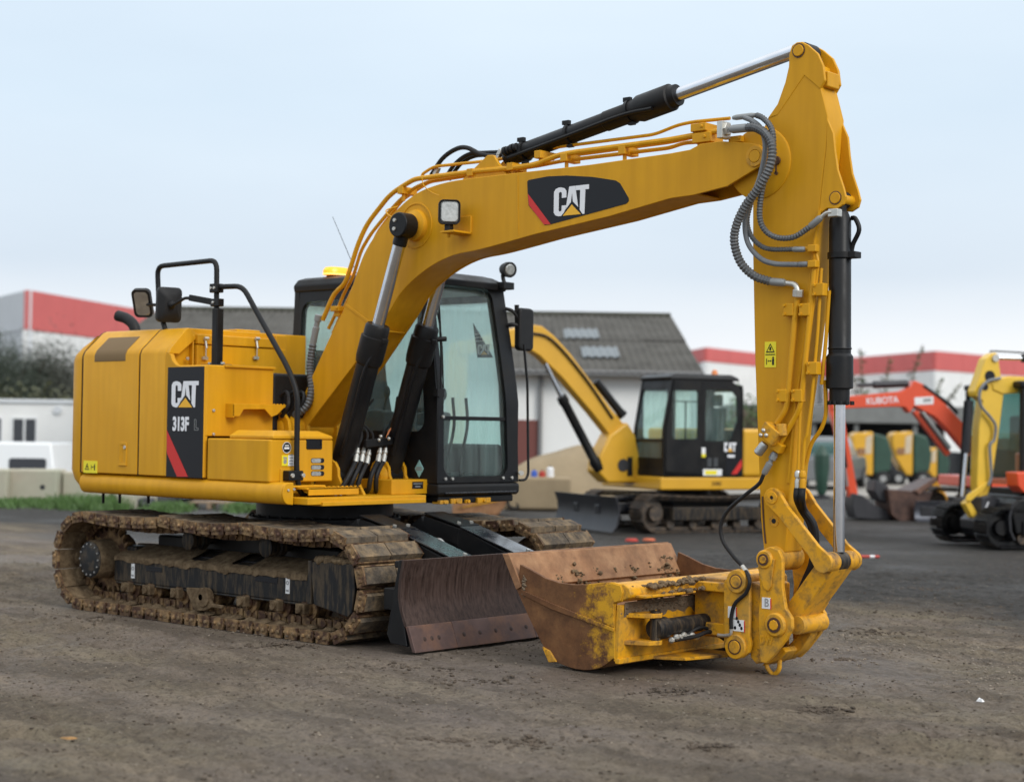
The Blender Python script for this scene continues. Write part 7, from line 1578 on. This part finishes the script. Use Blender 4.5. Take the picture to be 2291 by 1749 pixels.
# site cabin, pickup, concrete blocks on the left
p = D(60, 1018, 50); p.z = -.5; CBN = thing('site_cabin', 'white site cabin with dark window at the left edge', 'cabin', p, RG+R(3))
hc = D(60, 893, 50).z+.5
B().box(-4, 2.2, 0, 2.4, .15, hc-.12).build('wall', 'render_white', CBN, bevel=.02); B().box(-4.06, 2.26, -.06, 2.46, hc-.12, hc).build('roof', 'clad_grey', CBN, bevel=.02)
for x0, x1 in ((-.42, .25), (-1.9, -.78)):
    z0, z1 = D(55, 991, 50).z+.5, D(55, 937, 50).z+.5
    wf = B().panel(rrect(x0-.06, x1+.06, z0-.06, z1+.06, .01), rrect(x0, x1, z0, z1, .01), lambda u, v, d: (u, -.03+d, v), .05, 16).build('window', 'van_white', CBN); B().box(x0, x1, -.005, -.002, z0, z1).build('pane', 'window_dark', wf); B().box((x0+x1)/2-.03, (x0+x1)/2+.03, -.03, -.006, z0, z1).build('mullion', 'van_white', wf)
z_ = D(128, 917, 50).z+.5; B().cyl((.9, -.08, z_), (.9, 0, z_), .12, n=16).build('vent', 'clad_grey', CBN)
p = D(60, 1100, 37.5); p.z = -.76; PK = thing('pickup_truck', 'white pickup truck with dark rear side window behind the concrete blocks', 'pickup', p, RG+math.pi-R(4))
zt = D(100, 989, 37.5).z+.76
B().loft([[(x, y*w_, z) for y, z in ((-.85, .35), (.85, .35), (.9, .7), (.87, 1.05), (-.87, 1.05), (-.9, .7))] for x, w_ in ((-1.0, .94), (-.9, 1), (3.6, 1), (3.9, .88))]).build('body', 'van_white', PK, bevel=.05)
B().loft([[(-.95, -.84, 1.05), (-.95, .84, 1.05), (-.80, .72, zt), (-.80, -.72, zt)], [(2.2, -.84, 1.05), (2.2, .84, 1.05), (1.5, .72, zt), (1.5, -.72, zt)]]).build('canopy', 'van_white', PK, bevel=.06)
for sg in (-1, 1): B().prism(rrect(-.72, .12, 1.2, 1.50, .06), 'y', sg*.80-.02, sg*.80+.02).build('side_window', 'window_dark', PK, bevel=.004); B().prism(rrect(.5, 1.4, 1.2, 1.5, .06), 'y', sg*.80-.02, sg*.80+.02).build('side_window', 'window_dark', PK, bevel=.004)
for y in (-.72, .72): B().box(-1.03, -.93, y-.12, y+.12, .72, .98).build('tail_light', 'red', PK, bevel=.01)
for x in (-.1, 2.9):
    for y in (-.8, .8): w_ = B().lathe((x, y-.12, .36), (x, y+.12, .36), [(0, .3), (.1, .36), (.9, .36), (1, .3)], 20).build('wheel', 'rubber', PK); B().cyl((x, y-.125, .36), (x, y+.125, .36), .2, n=16).build('rim', 'steel', w_)
labs = ['large concrete block with a dark lifting hole in front of the white pickup', 'green-stained concrete block beside the counterweight', 'concrete block cut off by the left picture edge', 'green-stained concrete block mostly hidden behind the counterweight']
for i, (px0_, px1_, yb1, hh_, dd) in enumerate(((18, 128, 1126, .66, 0), (131, 240, 1127, .62, .15), (-100, 15, 1126, .66, .05), (244, 330, 1128, .5, .2))):
    a = Z(px0_, yb1); b_ = Z(px1_, yb1); wd = (b_-a).length; m_ = (a+b_)/2
    o = thing('concrete_block', labs[i], 'block', (m_.x, m_.y, -.02), RG, 'concrete blocks of the low wall')
    B().prism([(-wd/2, 0), (wd/2, 0), (wd/2, hh_), (-wd/2, hh_)], 'y', dd, dd+.7).build('block', 'concrete', o, bevel=.04, seg=3)
    B().cyl((.2*wd, dd-.003, hh_*.5), (.2*wd, dd+.05, hh_*.5), .05, n=14).build('lifting_hole', 'dark_wall', o)
p = Z(281, 1139); o = thing('concrete_block', 'small pale concrete block on the grass below the side skirt', 'block', p, RG); B().box(-.17, .15, 0, .3, 0, .36).build('block', 'concrete', o, bevel=.02); B().box(-.12, .1, -.004, .0, .1, .26).build('face_recess', 'concrete', o)
p = Z(318, 1138); o = thing('rubble_heap', 'dark rubble heap beside the small concrete block', 'rubble', p, RG)
for i in range(14): B().sph((random.uniform(-.16, .16), random.uniform(0, .3), .06+random.uniform(0, .08)), random.uniform(.05, .1), None, random.uniform(.04, .08), 7, 5).build('stone', 'steel_dark', o)
# pallet with tubs
p = Z(467, 1138); o = thing('pallet', 'wooden pallet under the side skirt carrying pastel tubs', 'pallet', p, RG)
for i in range(5): B().box(-.38, .38, .0+.13*i, .10+.13*i, .10, .125).build('board', 'wood', o)
for x in (-.34, 0, .34): B().box(x-.04, x+.04, 0, .62, .0, .10).build('bearer', 'wood', o)
for k, (px_, m_, lab) in enumerate(((415, 'tub_lilac', 'pale lilac plastic tub on the pallet, left end'), (450, 'tub_teal', 'pale teal plastic tub on the pallet, middle'), (482, 'cream', 'cream plastic tub on the pallet beside the dark sack'))):
    q = Z(px_, 1128); t_ = thing('plastic_tub', lab, 'tub', (q.x, q.y, .127), 0, 'tubs on the pallet'); B().lathe((0, 0, 0), (0, 0, .17), [(0, .10), (.9, .135), (.93, .145), (1, .145)], 20).build('tub', m_, t_); B().lathe((0, 0, .171), (0, 0, .185), [(0, .15), (1, .14)], 20).build('lid', m_, t_)
# sand heap
p = D(1290, 1075, 33.2); p.z = 0; rs = random.Random(4); rings = []
SD = thing('sand_heap', 'pale sand heap in front of the white shed wall', 'heap', p, RG)
for k in range(13):
    t_ = k/12; rings.append([(2.5*(1-t_)*math.cos(R(a))*(1+.12*math.sin(3*R(a)+k*.4)), 1.3*(1-t_)*math.sin(R(a))*(1+.1*math.cos(2*R(a)))+.0, 1.28*(1-(1-t_)**1.5)+.10*noise.noise((3*(1-t_)*math.cos(R(a)), 3*(1-t_)*math.sin(R(a)), 0))*(t_ > 0)-.05) for a in range(0, 360, 8)])
B().loft(rings).build('sand', 'sand', SD, smooth=80)
p = D(1205, 1080, 31.6); p.z = 0; o = thing('low_wall', 'low sand-coloured wall right of the cab with small canisters on it', 'wall', p, RG)
zt_ = D(1205, 1066, 31.6).z
B().box(-.66, .62, 0, .45, 0, zt_-.008).build('wall_block', 'sand', o, bevel=.06, seg=3)
for k, (px_, m_, lab, r_, h0) in enumerate(((1195, 'blue_plastic', 'small blue canister on the low wall right of the cab door', .06, .12), (1213, 'red_plastic', 'small red canister on the low wall beside the blue one', .06, .11), (1231, 'white', 'white plastic tub on the low wall beside the red canister', .07, .19))):
    p = D(px_, 1066, 31.75); p.z = zt_-.006; o = thing('canister', lab, 'canister', p)
    B().lathe((0, 0, 0), (0, 0, h0), [(0, r_), (.85, r_), (.95, r_*.6), (1, r_*.4)], 14).build('body', m_, o); B().cyl((0, 0, h0), (0, 0, h0+.02), r_*.35, n=10).build('cap', 'black', o)
# concrete apron in front of the open store
a_, b_, c_, d_ = Z(1500, 1106), Z(2400, 1118), Z(2400, 1060), Z(1500, 1050)
mat('apron', (.30, .28, .25), .9, var=.12, vs_=.7)
struct(B().prism([(q.x, q.y) for q in (a_, b_, c_, d_)], 'z', -.3, .035).build('pavement', 'apron'))
# rusty bucket and hose seen under the cab
p = Z(1075, 1152); o = thing('excavator_bucket', 'rusty spare bucket on the ground behind the left track', 'bucket', p, RG)
B().prism([(-.5, .0), (.30, .0), (.42, .14), (.50, .36), (.3, .42), (-.5, .40)], 'y', 0, .8).build('bucket_shell', 'rust', o, bevel=.01); B().bar((-.4, -.005, .12), (.46, -.005, .3), .02, .03, (0, 0, 1)).build('paint_stripe', 'yellow_worn', o); B().prism([(.3, .36), (.55, .36), (.52, .46), (.3, .46)], 'y', .1, .5).build('bucket_ear', 'yellow_worn', o)
p = Z(1150, 1140); o = thing('hose_loop', 'old black hose loop lying beside a brown disc behind the left track', 'hose', p, RG)  # loop of old hose with a disc beside it
B().tube([(-.12, .0, .22), (-.1, 0, .08), (0, 0, .03), (.08, .02, .06), (-.02, .05, .20), (-.12, .03, .28)], .025, 8).build('hose', 'rubber', o); B().cyl((.16, .1, .05), (.2, .16, .09), .13, n=20).build('disc', 'wood', o)
# bits on the ground
p = Z(1413, 1210); o = thing('cap', 'red plastic cap on the ground behind the bucket lip', 'cap', p); B().lathe((0, 0, 0), (0, 0, .035), [(0, .08), (.6, .085), (1, .075)], 18).build('cap_body', 'red_plastic', o, bevel=.004); B().hole_ring((0, 0, 0), (0, 0, .012), .095, .08).build('cap_rim', 'red_plastic', o)
p = Z(1452, 1209); o = thing('cap', 'orange plastic cap on the ground behind the bucket, right of the red one', 'cap', p); B().lathe((0, 0, 0), (0, 0, .032), [(0, .08), (.6, .085), (1, .075)], 18).build('cap_body', 'orange_plastic', o, bevel=.004); B().hole_ring((0, 0, 0), (0, 0, .012), .095, .08).build('cap_rim', 'orange_plastic', o)
p = Z(1928, 1248); o = thing('marker_stick', 'red and white marker stick lying right of the bucket linkage', 'stick', p, RG+R(4))
for k in range(4): B().cyl((-.02+.06*k, 0, .02), (.04+.06*k, 0, .02), .018, n=10).build('band', 'red_plastic' if k != 2 else 'white', o)
p = Z(2193, 1570); o = tag(B().loft([[(-.02, -.012, 0), (.018, -.014, 0), (.022, .012, 0), (-.016, .016, 0)], [(-.012, -.006, .014), (.012, -.01, .02), (.012, .008, .012), (-.01, .01, .02)]]).build('litter', 'white'), 'crumpled white scrap on the ground at lower right', 'litter'); o.location = p+Vector((0, 0, .004))
mat('leaf_dead', (.30, .16, .05), .8)
p = Z(155, 1655); o = tag(B().loft([[(-.05, -.02, 0), (.03, -.03, .004), (.05, .015, .006), (-.02, .03, .002)], [(-.04, -.015, .006), (.02, -.02, .012), (.04, .012, .012), (-.015, .022, .008)]]).build('leaf', 'leaf_dead'), 'orange-brown dead leaf on the ground at lower left', 'leaf'); o.location = p+Vector((0, 0, .006))

# ================================================================ VEGETATION
mat('bark', (.09, .07, .05), .9, var=.2, vs_=8)
def leafmat(name, c): 
    mat(name, c, .6, var=.35, vs_=5.)
leafmat('leaf_dark', (.045, .06, .04)); leafmat('leaf_grey', (.075, .08, .062)); leafmat('leaf_green', (.06, .11, .03)); leafmat('leaf_bright', (.075, .145, .035)); leafmat('leaf_olive', (.10, .105, .05)); leafmat('stem_brown', (.12, .10, .05))
def leaves(cents, n, size, m, name, parent, seed, spread):
    rs = np.random.RandomState(seed); C_ = np.array(cents); k = rs.randint(0, len(C_), n); p = C_[k][:, :3]+rs.normal(0, 1, (n, 3))*C_[k][:, 3:4]*spread
    a = rs.normal(0, 1, (n, 3)); a /= np.linalg.norm(a, axis=1, keepdims=True); b_ = np.cross(a, rs.normal(0, 1, (n, 3))); b_ /= np.linalg.norm(b_, axis=1, keepdims=True)
    s_ = size*(.6+.8*rs.rand(n, 1)); V = np.stack([p-a*s_, p+b_*s_*.45, p+a*s_, p-b_*s_*.45], 1).reshape(-1, 3); F = np.arange(4*n).reshape(-1, 4)
    o = npmesh(name, V, F, m, False); o.parent = parent; return o
def tree(px, pyb, Dd, hgt, wid, label, m, seed, zb=0.):
    p = D(px, pyb, Dd); p.z = zb; rs = random.Random(seed); t_ = thing('tree', label, 'tree', p, 0, 'trees at the far left')
    b = B(); b.tube([(0, 0, 0), (.05*wid, 0, hgt*.3), (-.03*wid, .1, hgt*.6)], .05*wid, 8); cents = []
    for i in range(26):
        a = rs.random()*6.28; r_ = wid*.5*rs.random()**.6; z = hgt*(.22+.68*rs.random()); q = Vector((r_*math.cos(a), r_*math.sin(a), z)); b.tube([(0, 0, hgt*.3), q*.5+Vector((0, 0, hgt*.18)), q], .015*wid, 5); cents.append((q.x, q.y, q.z, wid*.16))
    b.build('trunk', 'bark', t_); leaves(cents, 36000, .055, m, 'crown', t_, seed, .9)
tree(35, 860, 72, 4.7, 4.0, 'dark grey-green tree at the left edge in front of the red warehouse', 'leaf_grey', 1)
tree(105, 860, 74, 3.9, 3.2, 'smaller grey-green tree right of the taller one', 'leaf_grey', 2)
tree(-25, 860, 70, 4.6, 3.8, 'dark tree cut off by the left picture edge', 'leaf_dark', 3)
p = D(80, 890, 60); p.z = 0; hg = thing('hedge', 'olive green hedge above the white site cabin', 'hedge', p, RG)
B().box(-6, 3, .2, 1.2, 0, 2.2).build('stems', 'bark', hg, bevel=.3)
leaves([(-6+.22*i, .6+.5*math.sin(i*2.1), 1.2+.9*((i*7) % 5)/4, .4) for i in range(42)], 5200, .10, 'leaf_olive', 'foliage', hg, 6, 1.)
p = D(1690, 905, 60); p.z = 0; hg = thing('hedge', 'green hedge just left of the stick behind the dark trailer', 'hedge', p, RG)
B().box(-.8, 1.5, .2, .9, 0, 2.4).build('stems', 'bark', hg, bevel=.3); leaves([(-.8+.3*i, .5, 1.5+.9*((i*7) % 5)/4, .35) for i in range(8)], 1400, .09, 'leaf_green', 'foliage', hg, 7, 1.)
# tall weeds behind the orange boom: sprays with long leaves
def weed(px, py_base, Dd, top_px, top_py, label, seed):
    a = D(px, py_base, Dd); a.z = 0; tp_ = D(top_px, top_py, Dd); rs = random.Random(seed); t_ = thing('tall_weed', label, 'plant', a, 0, 'tall weeds behind the orange boom')
    v = tp_-a; P_ = [Vector((0, 0, 0)), v*.5+Vector((0, 0, .25)), v]; P_ = catmull(P_, 8); B().tube(P_, .03, 6, sm=0).build('stem', 'stem_brown', t_); b = B()
    for i in range(70):
        k = rs.uniform(.42, 1); q = P_[min(len(P_)-1, int(k*(len(P_)-1)))]; d_ = Vector((rs.uniform(-1, 1), rs.uniform(-1, 1), rs.uniform(-.2, .9))).normalized(); s_ = rs.uniform(.25, .55)*(1.25-k*.7); n_ = d_.cross(Vector((rs.random(), rs.random(), 1))).normalized()*s_*.16
        b.add([q, q+d_*s_*.5+n_, q+d_*s_, q+d_*s_*.5-n_], [[0, 1, 2, 3]])
    b.build('foliage', 'leaf_green' if seed % 2 else 'leaf_olive', t_, fix=False)
for i, (a_, tx, ty, lab) in enumerate(((1935, 1925, 780, 'thin tall weed spray just right of the bucket cylinder'), (1985, 2065, 772, 'tallest weed spray leaning right above the orange boom'), (1960, 1990, 800, 'upright weed spray between two leaning ones above the orange boom'), (1950, 1905, 830, 'short weed spray leaning left beside the bucket cylinder'), (2040, 2110, 845, 'weed spray leaning right behind the orange elbow'), (2030, 2150, 858, 'low weed spray reaching to the lemon yellow arm'))):
    weed(a_, 1000, 69., tx, ty, lab, i+1)
# grass at the foot of the blocks
mat('grass_soil', (.07, .075, .04), .95, var=.3, vs_=3)
rs = np.random.RandomState(11); ng = 9000
cl_ = [(20, 1131, .35), (70, 1130, .3), (150, 1134, .35), (200, 1136, .40), (235, 1137, .42), (262, 1138, .35), (395, 1140, .3), (540, 1142, .22), (360, 1140, .2), (110, 1131, .3)]
V = []
for i in range(ng):
    c = cl_[i % len(cl_)]; q = Z(c[0]+rs.normal(0, 17), c[1]+rs.normal(0, 2.6)); hh_ = (.06+.15*rs.rand()**2)*(1.25 if 150 <= c[0] < 300 else .8); a = rs.rand()*6.28; le_ = .08*rs.rand(); wv = .009
    dx_, dy_ = math.cos(a), math.sin(a); V += [(q.x-dy_*wv, q.y+dx_*wv, -.02), (q.x+dy_*wv, q.y-dx_*wv, -.02), (q.x+dx_*le_+dy_*wv*.4, q.y+dy_*le_-dx_*wv*.4, hh_*.8), (q.x+dx_*le_*1.6, q.y+dy_*le_*1.6, hh_)]
o = npmesh('grass', np.array(V), np.arange(4*ng).reshape(-1, 4), 'leaf_bright', False); tag(o, 'ragged green grass and weeds at the foot of the concrete blocks', 'grass', kind='stuff')
